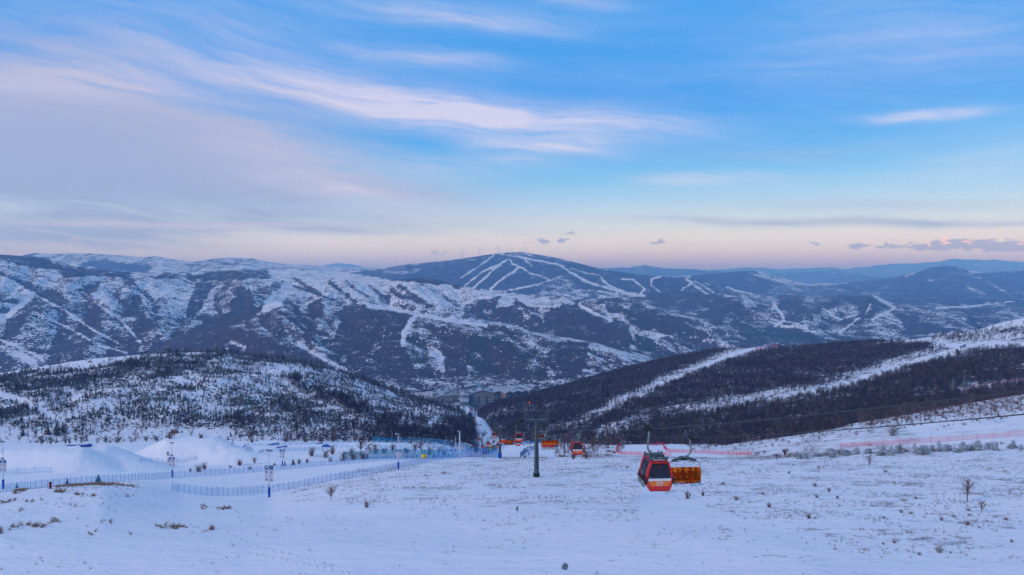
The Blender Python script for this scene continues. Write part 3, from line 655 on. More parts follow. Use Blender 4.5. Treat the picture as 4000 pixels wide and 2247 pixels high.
# ================================================================== middle mountains
def mtn(name, L, t0, t1, nt_, D0, D1, nD, amp, wl, grain, seed, kcrest=1, skew=.5, vegf=None, conf_=None, crestamp=.05, asp=.26, **kw):
    gul = [0]
    def rel(X, Y, V, Zg):
        v = np.clip(V / kcrest, 0, 1.6); w = np.where(v < 1, np.clip(np.sin(v ** 1.3 * np.pi), 0, 1), np.clip((v - 1) * 2, 0, 1)) * .9 + crestamp
        xs = X + skew * Y
        wx = xs + wl * .35 * fbm(X / (wl * 2), Y / (wl * 2), 3, seed + 9)
        pm = perlin(wx / (wl * .40), Y / (wl * 2.0), seed + 2); pf_ = perlin((X + .2 * Y) / (wl * .16), Y / (wl * .8), seed + 3)
        gul[0] = np.exp(-(pm / .055) ** 2) * .9 + np.exp(-(pf_ / .06) ** 2) * .4
        return w * amp * ((.5 - np.abs(perlin(wx / wl, Y / (wl * 4.5), seed)) * 1.9) + .62 * np.minimum(np.abs(pm), .35) + .22 * np.minimum(np.abs(pf_), .3) - .15) + w * amp * .12 * fbm(X / (wl * .2), Y / (wl * .2), 4, seed + 4)
    s = Sheet(L, t0, t1, nt_, D0, D1, nD, (1, 1), rel)
    m = land_mat(name + '_cover', grain, relief=grain * .6, **kw)
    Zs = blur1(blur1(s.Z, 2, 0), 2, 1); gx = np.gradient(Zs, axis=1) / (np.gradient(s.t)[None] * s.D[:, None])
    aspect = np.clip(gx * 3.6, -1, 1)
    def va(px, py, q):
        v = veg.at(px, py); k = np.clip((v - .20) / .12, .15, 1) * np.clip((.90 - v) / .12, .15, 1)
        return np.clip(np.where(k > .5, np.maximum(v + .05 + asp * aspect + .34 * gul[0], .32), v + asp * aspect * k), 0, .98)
    o = s.mesh(name, m, {'veg': va if vegf is None else vegf, 'con': lambda px, py, q: con.at(px, py)})
    return s, o
# front centre ridge
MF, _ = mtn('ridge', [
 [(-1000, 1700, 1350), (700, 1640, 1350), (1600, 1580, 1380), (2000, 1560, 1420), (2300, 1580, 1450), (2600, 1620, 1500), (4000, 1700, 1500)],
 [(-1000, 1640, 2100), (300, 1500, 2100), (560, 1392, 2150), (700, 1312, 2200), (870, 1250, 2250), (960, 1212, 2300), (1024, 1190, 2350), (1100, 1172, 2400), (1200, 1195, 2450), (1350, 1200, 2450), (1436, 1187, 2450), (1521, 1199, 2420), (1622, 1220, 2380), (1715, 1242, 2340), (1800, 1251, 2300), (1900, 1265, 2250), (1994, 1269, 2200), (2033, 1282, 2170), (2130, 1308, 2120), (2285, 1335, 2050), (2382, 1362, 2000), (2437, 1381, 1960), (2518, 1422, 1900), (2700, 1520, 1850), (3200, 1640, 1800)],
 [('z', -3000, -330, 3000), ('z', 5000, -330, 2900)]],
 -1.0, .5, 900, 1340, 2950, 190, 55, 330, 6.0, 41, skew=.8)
# left mountain and centre range
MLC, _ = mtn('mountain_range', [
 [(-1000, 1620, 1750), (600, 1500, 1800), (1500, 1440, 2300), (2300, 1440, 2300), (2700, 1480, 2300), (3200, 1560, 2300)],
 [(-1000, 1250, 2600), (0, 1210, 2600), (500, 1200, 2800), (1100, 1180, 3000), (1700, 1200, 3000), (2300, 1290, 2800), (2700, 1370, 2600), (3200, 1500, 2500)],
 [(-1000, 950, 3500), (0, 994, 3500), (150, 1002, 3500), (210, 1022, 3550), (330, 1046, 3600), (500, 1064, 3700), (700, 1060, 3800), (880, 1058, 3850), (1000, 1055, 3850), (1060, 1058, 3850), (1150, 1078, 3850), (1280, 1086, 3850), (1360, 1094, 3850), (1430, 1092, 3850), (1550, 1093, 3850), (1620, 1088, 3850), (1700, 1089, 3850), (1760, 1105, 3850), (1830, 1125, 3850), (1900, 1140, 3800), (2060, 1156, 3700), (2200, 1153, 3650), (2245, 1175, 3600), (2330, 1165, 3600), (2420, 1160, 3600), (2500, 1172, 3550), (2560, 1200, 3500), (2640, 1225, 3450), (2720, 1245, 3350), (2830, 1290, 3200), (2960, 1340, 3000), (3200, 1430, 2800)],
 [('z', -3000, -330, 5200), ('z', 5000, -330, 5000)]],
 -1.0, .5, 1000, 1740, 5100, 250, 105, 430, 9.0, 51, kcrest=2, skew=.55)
# low hills right
MR, _ = mtn('low_hills', [
 [(1800, 1500, 2500), (2600, 1440, 2500), (3000, 1390, 2500), (3500, 1380, 2500), (4000, 1370, 2500), (4800, 1370, 2500)],
 [(1800, 1190, 5200), (2300, 1175, 5200), (2480, 1158, 5100), (2560, 1148, 5000), (2640, 1136, 5000), (2700, 1142, 5000), (2760, 1140, 5000), (2851, 1142, 4900), (2900, 1148, 4800), (3048, 1172, 4600), (3129, 1153, 4600), (3200, 1160, 4600), (3300, 1165, 4600), (3406, 1150, 4600), (3487, 1188, 4500), (3600, 1200, 4500), (3800, 1210, 4600), (4000, 1205, 4800), (4800, 1190, 4800)],
 [('z', 1000, -300, 6200), ('z', 5000, -290, 6200)]],
 -.05, 1.05, 760, 2480, 6100, 190, 95, 560, 11.0, 61, skew=-.25)
# broad valley floor, all the way to the horizon
def vveg(px, py, q): return np.clip(.72 + .35 * fbm(q.X / 900, q.Y / 900, 4, 77) + .25 * np.clip((q.Y - 12000) / 20000, 0, 1), 0.15, .97)
VAL, _ = mtn('valley', [[('z', -9000, -345, 2000), ('z', 13000, -345, 2000)], [('z', -9000, -300, 6000), ('z', 13000, -262, 6000)], [('z', -9000, -250, 12000), ('z', 13000, -235, 12000)], [('z', -9000, -240, 70000), ('z', 13000, -240, 70000)]],
 -1.1, 1.1, 420, 2000, 70000, 240, 30, 1500, 30.0, 71, kcrest=3, vegf=vveg)
# ski mountain
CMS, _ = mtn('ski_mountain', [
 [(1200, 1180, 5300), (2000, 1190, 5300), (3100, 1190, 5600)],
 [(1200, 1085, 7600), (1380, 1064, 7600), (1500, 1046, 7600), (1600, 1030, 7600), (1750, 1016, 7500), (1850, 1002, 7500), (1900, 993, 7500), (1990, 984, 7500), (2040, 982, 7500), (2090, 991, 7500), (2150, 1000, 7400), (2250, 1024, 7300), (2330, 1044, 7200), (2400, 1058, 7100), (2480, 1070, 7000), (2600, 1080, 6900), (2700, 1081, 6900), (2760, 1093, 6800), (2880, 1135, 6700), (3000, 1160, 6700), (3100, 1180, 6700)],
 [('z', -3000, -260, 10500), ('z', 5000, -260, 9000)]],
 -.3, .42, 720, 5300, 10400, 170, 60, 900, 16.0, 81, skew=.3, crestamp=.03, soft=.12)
# left turbine ridge
LF, _ = mtn('turbine_ridge', [
 [(-1000, 1150, 6000), (1600, 1130, 6000), (2400, 1150, 6200)],
 [(-1000, 1000, 8200), (60, 1004, 8200), (130, 985, 8200), (200, 990, 8200), (340, 988, 8200), (450, 993, 8200), (560, 1004, 8200), (610, 999, 8200), (700, 1015, 8200), (760, 1022, 8200), (830, 1010, 8200), (890, 1005, 8200), (980, 1007, 8200), (1060, 1024, 8300), (1120, 1030, 8300), (1200, 1035, 8500), (1300, 1041, 8600), (1350, 1043, 8600), (1450, 1045, 8800), (1600, 1056, 8800), (2400, 1075, 8800)],
 [('z', -3000, -260, 11500), ('z', 5000, -260, 11500)]],
 -1.05, .1, 620, 5950, 11400, 130, 55, 900, 18.0, 91, skew=.4, crestamp=.03)
# dark peak and blue hill on the right
MP, _ = mtn('dark_peak', [
 [(2500, 1180, 6200), (3200, 1165, 6400), (4800, 1170, 6400)],
 [(2500, 1085, 8600), (2700, 1076, 8600), (2800, 1066, 8600), (2900, 1058, 8600), (2960, 1058, 8600), (3030, 1078, 8600), (3100, 1098, 8600), (3160, 1112, 8600), (3270, 1112, 9000), (3360, 1098, 9000), (3430, 1092, 9000), (3500, 1082, 9000), (3570, 1062, 9000), (3630, 1045, 9000), (3690, 1037, 9000), (3740, 1041, 9000), (3800, 1058, 9000), (3880, 1064, 9000), (3950, 1055, 9000), (4000, 1050, 9000), (4800, 1035, 9000)],
 [('z', 1000, -250, 12500), ('z', 5000, -250, 12500)]],
 .15, 1.05, 620, 6150, 12400, 140, 60, 1000, 20.0, 101, skew=-.3, crestamp=.03)
def far_range(name, pts, D, seed, jag, t0=-1.05, t1=1.05, vv=.9):
    base = [('z', -9000, -235, D * .82), ('z', 13000, -235, D * .82)]
    crest = [(x, y, D) for x, y in pts]
    back = [('z', -9000, -235, D * 1.2), ('z', 13000, -235, D * 1.2)]
    def rel(X, Y, V, Zg):
        v = np.clip(V, 0, 2); w = np.sin(v / 2 * np.pi) ** .7
        return w * jag * (ridged(X / (D * .035), Y / (D * .06), 4, seed) - .3)
    s = Sheet([base, crest, back], t0, t1, 520, D * .82, D * 1.2, 46, (1, 0), rel)
    return s.mesh(name, land_mat(name + '_cover', D / 300, relief=20), {'veg': lambda px, py, q: np.full(q.X.shape, vv), 'con': lambda px, py, q: px * 0})
far_range('blue_range', [(-1000, 1085), (2000, 1085), (2200, 1062), (2330, 1051), (2400, 1048), (2470, 1044), (2510, 1036), (2545, 1040), (2600, 1050), (2700, 1053), (2800, 1062), (2950, 1072), (3050, 1068), (3180, 1064), (3250, 1061), (3330, 1066), (3450, 1085), (4800, 1090)], 16500, 111, 70)
far_range('distant_range', [(-1000, 1080), (900, 1070), (1230, 1040), (1330, 1026), (1430, 1043), (1600, 1062), (2100, 1062), (2300, 1046), (2400, 1048), (2600, 1054), (2780, 1056), (2860, 1049), (2950, 1044), (3050, 1053), (3150, 1050), (3240, 1044), (3300, 1052), (3400, 1040), (3500, 1030), (3570, 1030), (3650, 1022), (3700, 1012), (3760, 1009), (3820, 1014), (3900, 1012), (3950, 1022), (4100, 1024), (4300, 1010), (4800, 1020)], 24000, 121, 80)
# ================================================================== air
bm = bmesh.new(); bmesh.ops.create_cube(bm, size=1)
for v_ in bm.verts:
    v_.co = Vector((v_.co.x * 176000, (v_.co.y + .5) * 74000 - 1500 if False else (-2500 if v_.co.y < 0 else 72000), -420 if v_.co.z < 0 else 520))
me = bpy.data.meshes.new('haze'); bm.to_mesh(me); bm.free()
hz = link('haze', me); hz['kind'] = 'stuff'
hm = bpy.data.materials.new('haze_air'); hm.use_nodes = True; hn = hm.node_tree; hn.nodes.clear()
pv = hn.nodes.new('ShaderNodeVolumePrincipled'); ho = hn.nodes.new('ShaderNodeOutputMaterial')
pv.inputs['Density'].default_value = 1.0e-4; pv.inputs['Color'].default_value = (0.18, 0.50, 1.0, 1); pv.inputs['Absorption Color'].default_value = (1, 1, 1, 1); pv.inputs['Anisotropy'].default_value = 0.0
hn.links.new(pv.outputs[0], ho.inputs['Volume']); me.materials.append(hm)
# ================================================================== mesh builder
class MB:
    def __init__(s): s.v = []; s.f = []
    def add(s, vs, fs):
        o = len(s.v); s.v += [tuple(v) for v in vs]; s.f += [tuple(i + o for i in f) for f in fs]; return s
    def box(s, c, d, rz=0.0, M=None):
        x, y, z = (k / 2 for k in d); vs = [Vector((a * x, b * y, e * z)) for a in (-1, 1) for b in (-1, 1) for e in (-1, 1)]
        if rz: vs = [Matrix.Rotation(rz, 3, 'Z') @ v for v in vs]
        if M: vs = [M @ v for v in vs]
        return s.add([v + Vector(c) for v in vs], [(0, 1, 3, 2), (4, 6, 7, 5), (0, 4, 5, 1), (2, 3, 7, 6), (0, 2, 6, 4), (1, 5, 7, 3)])
    def tube(s, pts, r, n=6, cap=True):
        pts = [Vector(p) for p in pts]; m = len(pts)
        rr = r if isinstance(r, (list, tuple)) else [r] * m
        rings = []
        for i, p in enumerate(pts):
            d = (pts[min(i + 1, m - 1)] - pts[max(i - 1, 0)]).normalized()
            a = d.cross(Vector((0, 0, 1))) if abs(d.z) < .95 else d.cross(Vector((1, 0, 0)))
            a.normalize(); b = d.cross(a)
            rings.append([p + (a * math.cos(2 * math.pi * k / n) + b * math.sin(2 * math.pi * k / n)) * rr[i] for k in range(n)])
        vs = [v for r_ in rings for v in r_]; fs = []
        for i in range(m - 1):
            for k in range(n):
                fs.append((i * n + k, i * n + (k + 1) % n, (i + 1) * n + (k + 1) % n, (i + 1) * n + k))
        if cap: fs += [tuple(range(n))[::-1], tuple((m - 1) * n + k for k in range(n))]
        return s.add(vs, fs)
    def lathe(s, prof, n=12, c=(0, 0, 0)):
        vs = []; fs = []
        for r, z in prof: vs += [(c[0] + r * math.cos(2 * math.pi * k / n), c[1] + r * math.sin(2 * math.pi * k / n), c[2] + z) for k in range(n)]
        for i in range(len(prof) - 1):
            for k in range(n): fs.append((i * n + k, i * n + (k + 1) % n, (i + 1) * n + (k + 1) % n, (i + 1) * n + k))
        fs += [tuple(range(n))[::-1], tuple((len(prof) - 1) * n + k for k in range(n))]
        return s.add(vs, fs)
    def prism(s, pts, d0, d1, axis=1):
        """outline (a, b) in the plane across axis, from d0 to d1 along it"""
        n = len(pts)
        def mk(a, b, d): return {0: (d, a, b), 1: (a, d, b), 2: (a, b, d)}[axis]
        vs = [mk(a, b, d0) for a, b in pts] + [mk(a, b, d1) for a, b in pts]
        return s.add(vs, [tuple(range(n)), tuple(range(2 * n - 1, n - 1, -1))] + [(i, i + n, (i + 1) % n + n, (i + 1) % n) for i in range(n)])
    def tri(s, a, b, c): return s.add([a, b, c], [(0, 1, 2)])
    def mesh(s, name, mat=None, smooth=False, fix=True, bevel=0.0):
        me = bpy.data.meshes.new(name); me.from_pydata(s.v, [], s.f)
        if fix or bevel:
            b = bmesh.new(); b.from_mesh(me)
            bmesh.ops.recalc_face_normals(b, faces=b.faces)
            if bevel:
                bmesh.ops.bevel(b, geom=[e for e in b.edges if len(e.link_faces) == 2 and e.calc_face_angle(0) > .5], offset=bevel, segments=2, affect='EDGES', profile=.6)
            b.to_mesh(me); b.free()
        if mat: me.materials.append(mat)
        if smooth: me.polygons.foreach_set('use_smooth', [True] * len(me.polygons))
        return me
    def build(s, name, mat=None, parent=None, **k): return link(name, s.mesh(name, mat, **k), parent)
def copy_tree(o, parent=None):
    c = o.copy(); C.objects.link(c)
    if parent: c.parent = parent
    for ch in list(o.children): copy_tree(ch, c)
    return c
_mats = {}
def paint(name, col, rough=.5, spec=.4, metal=0.0, wear=.0, scale=3.0):
    if name in _mats: return _mats[name]
    m, n_, b = new_mat(name, rough, spec); b.inputs['Metallic'].default_value = metal
    tcn = n_.nodes.new('ShaderNodeTexCoord')
    f = noise(n_, tcn.outputs['Object'], scale, 4, .6)
    dark = tuple(c * .72 for c in col)
    cc = mixc(n_, f.ss(.35, .75) * (.5 + wear), col, dark)
    n_.links.new(cc, b.inputs['Base Color']); _mats[name] = m
    return m
def glassy(name, col, alpha, rough=.12):
    m, n_, b = new_mat(name, rough, .5); b.inputs['Base Color'].default_value = (*col, 1)
    tr = n_.nodes.new('ShaderNodeBsdfTransparent'); tr.inputs[0].default_value = (*[min(1, c * 1.2 + .05) for c in col], 1)
    mx = n_.nodes.new('ShaderNodeMixShader'); mx.inputs[0].default_value = alpha
    o = [x for x in n_.nodes if x.type == 'OUTPUT_MATERIAL'][0]
    n_.links.new(tr.outputs[0], mx.inputs[1]); n_.links.new(b.outputs[0], mx.inputs[2]); n_.links.new(mx.outputs[0], o.inputs[0])
    _mats[name] = m; return m
# ================================================================== plants
R = random.Random(11)
def twig_mat(name, col, frost=.35):
    m, n_, b = new_mat(name, .9, .05)
    oi = n_.nodes.new('ShaderNodeObjectInfo'); rnd = Sx(n_, oi.outputs['Random'])
    tcn = n_.nodes.new('ShaderNodeTexCoord'); f = noise(n_, tcn.outputs['Object'], .8, 3)
    c = mixc(n_, rnd, col, tuple(x * 1.7 for x in col)); c = mixc(n_, f.ss(.5, .75) * frost, c, (.34, .35, .40))
    n_.links.new(c, b.inputs['Base Color']); return m
M_bark = twig_mat('birch_bark', (.11, .075, .065)); M_red = twig_mat('red_brown_twigs', (.115, .045, .035), .15); M_grey = twig_mat('grey_brown_twigs', (.12, .085, .075))
M_dark = twig_mat('dark_twigs', (.042, .028, .032), .28)
def conifer_mat(name, col, frost):
    m, n_, b = new_mat(name, .9, .05)
    oi = n_.nodes.new('ShaderNodeObjectInfo'); rnd = Sx(n_, oi.outputs['Random'])
    geo = n_.nodes.new('ShaderNodeNewGeometry'); f = noise(n_, geo.outputs['Position'], 2.2, 3)
    c = mixc(n_, rnd, col, (col[0] * 2.3, col[1] * 1.5, col[2] * 1.3))
    c = mixc(n_, f.ss(.62 - frost * .4, .78 - frost * .3), c, (.42, .5, .55) if frost > .4 else (.6, .62, .66))
    n_.links.new(c, b.inputs['Base Color']); return m
M_con = conifer_mat('conifer_needles', (.030, .036, .034), .30); M_frost = conifer_mat('frosted_needles', (.09, .13, .15), .85)
M_frost2 = conifer_mat('lightly_frosted_needles', (.045, .08, .09), .42)
M_trunk = paint('conifer_bark', (.06, .042, .035), .9, .1)
def bare_tree(h, r, n, w, rnd, spread=1.0, low=.25, trunk=.012, twmin=.5):
    """leafless crown: a bent trunk, limbs and many thin twigs"""
    mb = MB(); top = Vector((rnd.uniform(-.06, .06) * h, rnd.uniform(-.06, .06) * h, h * .92))
    mb.tube([(0, 0, -.03 * h), top * .5 + Vector((0, .02 * h, 0)), top], [trunk * h, trunk * h * .6, trunk * h * .15], 4, cap=False)
    nl = max(5, n // 8)
    for k in range(nl):
        t = rnd.uniform(low, .85); a = rnd.uniform(0, 2 * math.pi)
        b0 = Vector((top.x * t, top.y * t, h * t * .95)); L = r * rnd.uniform(.6, 1.1) * (1.15 - abs(t - .45))
        b1 = b0 + Vector((math.cos(a) * L * spread, math.sin(a) * L * spread, L * rnd.uniform(.6, 1.3)))
        b1.z = min(b1.z, h)
        q = Vector((-math.sin(a), math.cos(a), 0)) * w * .9
        mb.tri(b0 - q, b0 + q, b1); mb.tri(b0 - Vector((0, 0, w)), b0 + Vector((0, 0, w)), b1)
        for j in range(n // nl):
            s_ = rnd.uniform(.25, 1); c0 = b0.lerp(b1, s_); a2 = a + rnd.uniform(-1.3, 1.3); l2 = L * rnd.uniform(twmin * .5, twmin)
            c1 = c0 + Vector((math.cos(a2) * l2 * .7, math.sin(a2) * l2 * .7, l2 * rnd.uniform(.3, 1.1)))
            a3 = rnd.uniform(0, math.pi); q = Vector((math.cos(a3), math.sin(a3), 0)) * w * .55
            mb.tri(c0 - q, c0 + q, c1)
    return mb
def shrub(h, r, n, w, rnd, up=.6):
    mb = MB()
    for k in range(n):
        a = rnd.uniform(0, 2 * math.pi); d = r * math.sqrt(rnd.random()); z = h * rnd.uniform(.5, 1) * (1 - .45 * (d / r) ** 2)
        b0 = Vector((math.cos(a) * d * .25, math.sin(a) * d * .25, -.05 * h)); b1 = Vector((math.cos(a) * d, math.sin(a) * d, z))
        a3 = rnd.uniform(0, math.pi); q = Vector((math.cos(a3), math.sin(a3), 0)) * w
        mb.tri(b0 - q, b0 + q, b1)
        for j in range(3):
            c0 = b0.lerp(b1, rnd.uniform(.4, .95)); c1 = c0 + Vector((rnd.uniform(-.3, .3) * r, rnd.uniform(-.3, .3) * r, rnd.uniform(.08, .3) * h)); c1.z = min(c1.z, h * 1.02)
            a3 = rnd.uniform(0, math.pi); q = Vector((math.cos(a3), math.sin(a3), 0)) * w * .7; mb.tri(c0 - q, c0 + q, c1)
    return mb
def conifer(h, r, tiers, m, rnd, bare=.06):
    mb = MB()
    for t in range(tiers):
        f = t / tiers; z0 = h * (bare + (1 - bare) * f); rr = r * (1 - f) ** .85 * rnd.uniform(.85, 1.1); dz = h / tiers
        for k in range(m):
            a = 2 * math.pi * (k + rnd.random() * .8) / m; L = rr * rnd.uniform(.7, 1.15); wdt = .42 * rr * rnd.uniform(.7, 1.2) + .02 * h
            tip = Vector((math.cos(a) * L, math.sin(a) * L, z0 - dz * .15 * rnd.random())); q = Vector((-math.sin(a), math.cos(a), 0)) * wdt
            up = Vector((0, 0, z0 + dz * 1.25)); mid = tip * .62; mid.z = z0 + dz * .25
            mb.add([up, mid - q, tip, mid + q], [(0, 1, 2), (0, 2, 3)])
    mb.tri((-.03 * r, 0, h * .85), (.03 * r, 0, h * .85), (0, 0, h * 1.03))
    return mb
NV = 5
P_birch = [bare_tree(8, 2.1, 110, .13, R).mesh('bare_tree', M_bark, fix=False) for _ in range(NV)]
P_birchd = [bare_tree(8, 2.2, 130, .15, R).mesh('bare_tree', M_dark, fix=False) for _ in range(NV)]
P_larch = [bare_tree(5, 1.3, 110, .045, R, spread=1.0, low=.08, trunk=.012).mesh('larch', M_grey, fix=False) for _ in range(3)]
P_shrubr = [shrub(1.6, 1.5, 46, .035, R).mesh('shrub', M_red, fix=False) for _ in range(4)]
P_shrubg = [shrub(1.5, 1.0, 40, .022, R).mesh('shrub', M_grey, fix=False) for _ in range(4)]
P_con = [conifer(4, 1.25, 6, 6, R, bare=.1).mesh('conifer', M_con, fix=False) for _ in range(5)]
P_frost = [conifer(2.6, 1.15, 6, 8, R).mesh('frosted_pine', M_frost, fix=False) for _ in range(3)]

def scatter(name, sheet, dens, n, px_rng, py_rng, protos, hgt, seed, vmax=None, minscale=.6, maxscale=1.25, label=None, near_n=0, near_fn=None, weight=None):
    """plant a wood: world positions drawn evenly over the ground, kept by the density map; returns the nearest for single objects"""
    rs = np.random.RandomState(seed)
    # draw cells by real ground area
    X, Y, Zz, V_ = sheet.X, sheet.Y, sheet.Z, sheet.V
    area = (sheet.t[1] - sheet.t[0]) * Y * np.gradient(sheet.D)[:, None]
    px, py = project(X, Y, Zz)
    d = dens(px, py) * area
    d *= (px > px_rng[0]) & (px < px_rng[1]) & (py > py_rng[0]) & (py < py_rng[1])
    if vmax is not None: d *= V_ < vmax
    if weight is not None: d *= weight(X, Y, V_)
    p = d.ravel() / d.sum()
    idx = rs.choice(p.size, n, p=p)
    r, c = np.unravel_index(idx, X.shape)
    t = sheet.t[c] + (rs.rand(n) - .5) * (sheet.t[1] - sheet.t[0]); D = sheet.D[r] * (1 + (rs.rand(n) - .5) * (sheet.lD[1] - sheet.lD[0]))
    x = t * D; y = D; z = sheet.h(x, y)
    sc_ = rs.uniform(minscale, maxscale, n)
    order = np.argsort(y); nearest = order[:near_n]; rest = order[near_n:]
    coll = bpy.data.collections.new(name + '_kinds')
    for i, me in enumerate(protos): coll.objects.link(bpy.data.objects.new(name + '_kind', me))
    pm = bpy.data.meshes.new(name); pm.vertices.add(len(rest)); pm.vertices.foreach_set('co', np.stack([x, y, z], -1)[rest].astype(np.float32).ravel())
    for nm, arr, ty in (('sc', sc_[rest], 'FLOAT'), ('rot', rs.rand(len(rest)) * 6.28, 'FLOAT'), ('kind_i', rs.randint(0, len(protos), len(rest)), 'INT')):
        a = pm.attributes.new(nm, ty, 'POINT'); a.data.foreach_set('value', arr.astype(np.int32 if ty == 'INT' else np.float32))
    o = link(name, pm); tag(o, label, None, None, 'stuff')
    g = bpy.data.node_groups.new(name + '_nodes', 'GeometryNodeTree')
    g.interface.new_socket('Geometry', in_out='INPUT', socket_type='NodeSocketGeometry'); g.interface.new_socket('Geometry', in_out='OUTPUT', socket_type='NodeSocketGeometry')
    gi = g.nodes.new('NodeGroupInput'); go = g.nodes.new('NodeGroupOutput')
    ci = g.nodes.new('GeometryNodeCollectionInfo'); ci.inputs['Collection'].default_value = coll; ci.inputs['Separate Children'].default_value = True; ci.inputs['Reset Children'].default_value = True
    ip = g.nodes.new('GeometryNodeInstanceOnPoints'); ip.inputs['Pick Instance'].default_value = True
    def na(nm, ty):
        a = g.nodes.new('GeometryNodeInputNamedAttribute'); a.data_type = ty; a.inputs['Name'].default_value = nm; return a.outputs['Attribute']
    cx = g.nodes.new('ShaderNodeCombineXYZ'); g.links.new(na('rot', 'FLOAT'), cx.inputs[2])
    g.links.new(gi.outputs[0], ip.inputs['Points']); g.links.new(ci.outputs[0], ip.inputs['Instance']); g.links.new(na('kind_i', 'INT'), ip.inputs['Instance Index'])
    g.links.new(cx.outputs[0], ip.inputs['Rotation']); g.links.new(na('sc', 'FLOAT'), ip.inputs['Scale']); g.links.new(ip.outputs[0], go.inputs[0])
    md = o.modifiers.new('plant', 'NODES'); md.node_group = g
    res = []
    for i in nearest:
        q = near_fn(i, Vector((x[i], y[i], z[i])), sc_[i], rs)
        res.append(q)
    return o
def single(name, label, cat, group):
    def fn(i, p, s, rs):
        me = name[1][rs.randint(len(name[1]))]
        o = link(name[0], me); o.location = p; o.scale = (s, s, s); o.rotation_euler = (0, 0, rs.rand() * 6.28)
        tag(o, label, cat, group); return o
    return fn
def gapped(r, seed, wl):      # clumps and gaps
    def fn(X, Y, V_): return np.clip(.5 + 1.6 * fbm(X / wl, Y / wl, 3, seed), 0.02, 1.6)
    return fn
def gapped(r, seed, wl):      # clumps and gaps
    def fn(X, Y, V_): return np.clip(.5 + 1.6 * fbm(X / wl, Y / wl, 3, seed), 0.02, 1.6)
    return fn
def rows(X, Y, V_):
    px = 2000 + F * X / Y; s_ = np.clip((px - 1350) / 60, 0, 1) * np.clip((1800 - px) / 60, 0, 1) * (V_ > .45)
    u = (X * .35 + Y) / 17.0
    return gapped(0, 3, 34)(X, Y, V_) * (1 - s_ + s_ * np.clip(np.cos(u * 6.283) * 2.2 - .6, 0, 2) * 1.6)
scatter('conifer_stand', hill1, lambda px, py: (h1v.at(px, py) ** 1.5) * (h1c.at(px, py) * .9 + .1), 19000, (-150, 1900), (1340, 1760), P_con, 4, 1, vmax=1.08, minscale=.22, maxscale=.82, label='dark young conifers planted over the snowy hill',
        near_n=150, near_fn=single(('conifer', P_con), 'dark young conifer low on the snowy hill behind the snow park', 'tree', 'conifers low on the snowy hill'), weight=rows)
scatter('hill_scrub', hill1, lambda px, py: (h1v.at(px, py) ** 1.2) * (1.3 - h1c.at(px, py)), 9500, (-150, 1900), (1340, 1770), P_shrubr + P_birchd[:2], 2, 2, vmax=1.08, minscale=.5, maxscale=1.1, label='red brown leafless scrub at the foot of the snowy hill',
        near_n=90, near_fn=single(('shrub', P_shrubr), 'leafless red brown shrub at the foot of the snowy hill', 'shrub', 'shrubs at the foot of the hill'), weight=gapped(0, 5, 25))
def h2near(X, Y, V_): return np.clip(.75 + .9 * fbm(X / 40, Y / 40, 3, 9), .1, 1.5) * (1 + 1.2 * np.exp(-V_ * 3))
scatter('birch_wood', hill2, lambda px, py: np.clip((h2v.at(px, py) - .12) * 1.15, 0, 1) ** 1.6, 42000, (1850, 4150), (1200, 1800), P_birchd + P_birch[:2], 8, 3, vmax=2.06, minscale=.55, maxscale=1.05, label='dense leafless birch wood covering the hill beside the pistes',
        near_n=160, near_fn=single(('bare_tree', P_birch), 'leafless birch at the lower edge of the wood', 'tree', 'birches along the lower edge of the wood'), weight=h2near)
# belt of red brown brush between the slopes
brush = Raster(0.0)
brush.poly([(2190, 1700), (2430, 1700), (2440, 1745), (2400, 1780), (2200, 1790), (2160, 1760)], 1)
brush.poly([(2640, 1690), (2760, 1690), (3060, 1700), (3120, 1735), (2850, 1752), (2700, 1755), (2650, 1740)], .8)
brush.poly([(1780, 1640), (1862, 1640), (1866, 1745), (1780, 1745)], .5)
brush.poly([(1905, 1630), (1990, 1650), (2010, 1700), (2190, 1735), (1920, 1735)], .8)
brush.poly([(3000, 1680), (3300, 1610), (3600, 1560), (4000, 1500), (4000, 1640), (3500, 1680), (3100, 1740), (2850, 1765)], .5)
brush.poly([(3300, 1625), (3500, 1575), (3800, 1545), (4000, 1515), (4000, 1605), (3700, 1640), (3400, 1670)], 1.6)
brush.poly([(2900, 1768), (3400, 1750), (4000, 1712), (4000, 1768), (3400, 1788), (2950, 1792)], .22)
brush.blur(3)
scatter('brush', near, lambda px, py: brush.at(px, py), 5200, (1750, 4100), (1480, 1792), P_shrubr + P_shrubg + P_birch[:1], 2, 5, minscale=.45, maxscale=1.2, label='tangled red brown brush between the slopes',
        near_n=60, near_fn=single(('shrub', P_shrubr), 'leafless red brown shrub in the brush behind the slope edge', 'shrub', 'shrubs behind the slope edge'),
        weight=lambda X, Y, V_: ((Y > 198) & (Y < 700) & ((Y > 235) | (X / Y > .4))) * 1.0)
scatter('valley_trees', near, lambda px, py: px * 0 + 1.0, 3200, (1640, 2250), (1480, 1600), P_birchd + P_con[:2], 8, 15, minscale=.4, maxscale=.8, label='dark trees around the village', weight=lambda X, Y, V_: ((Y > 1090) & (Y < 1600)) * np.clip(.3 + 2 * fbm(X / 40, Y / 60, 3, 12), 0, 1.5))
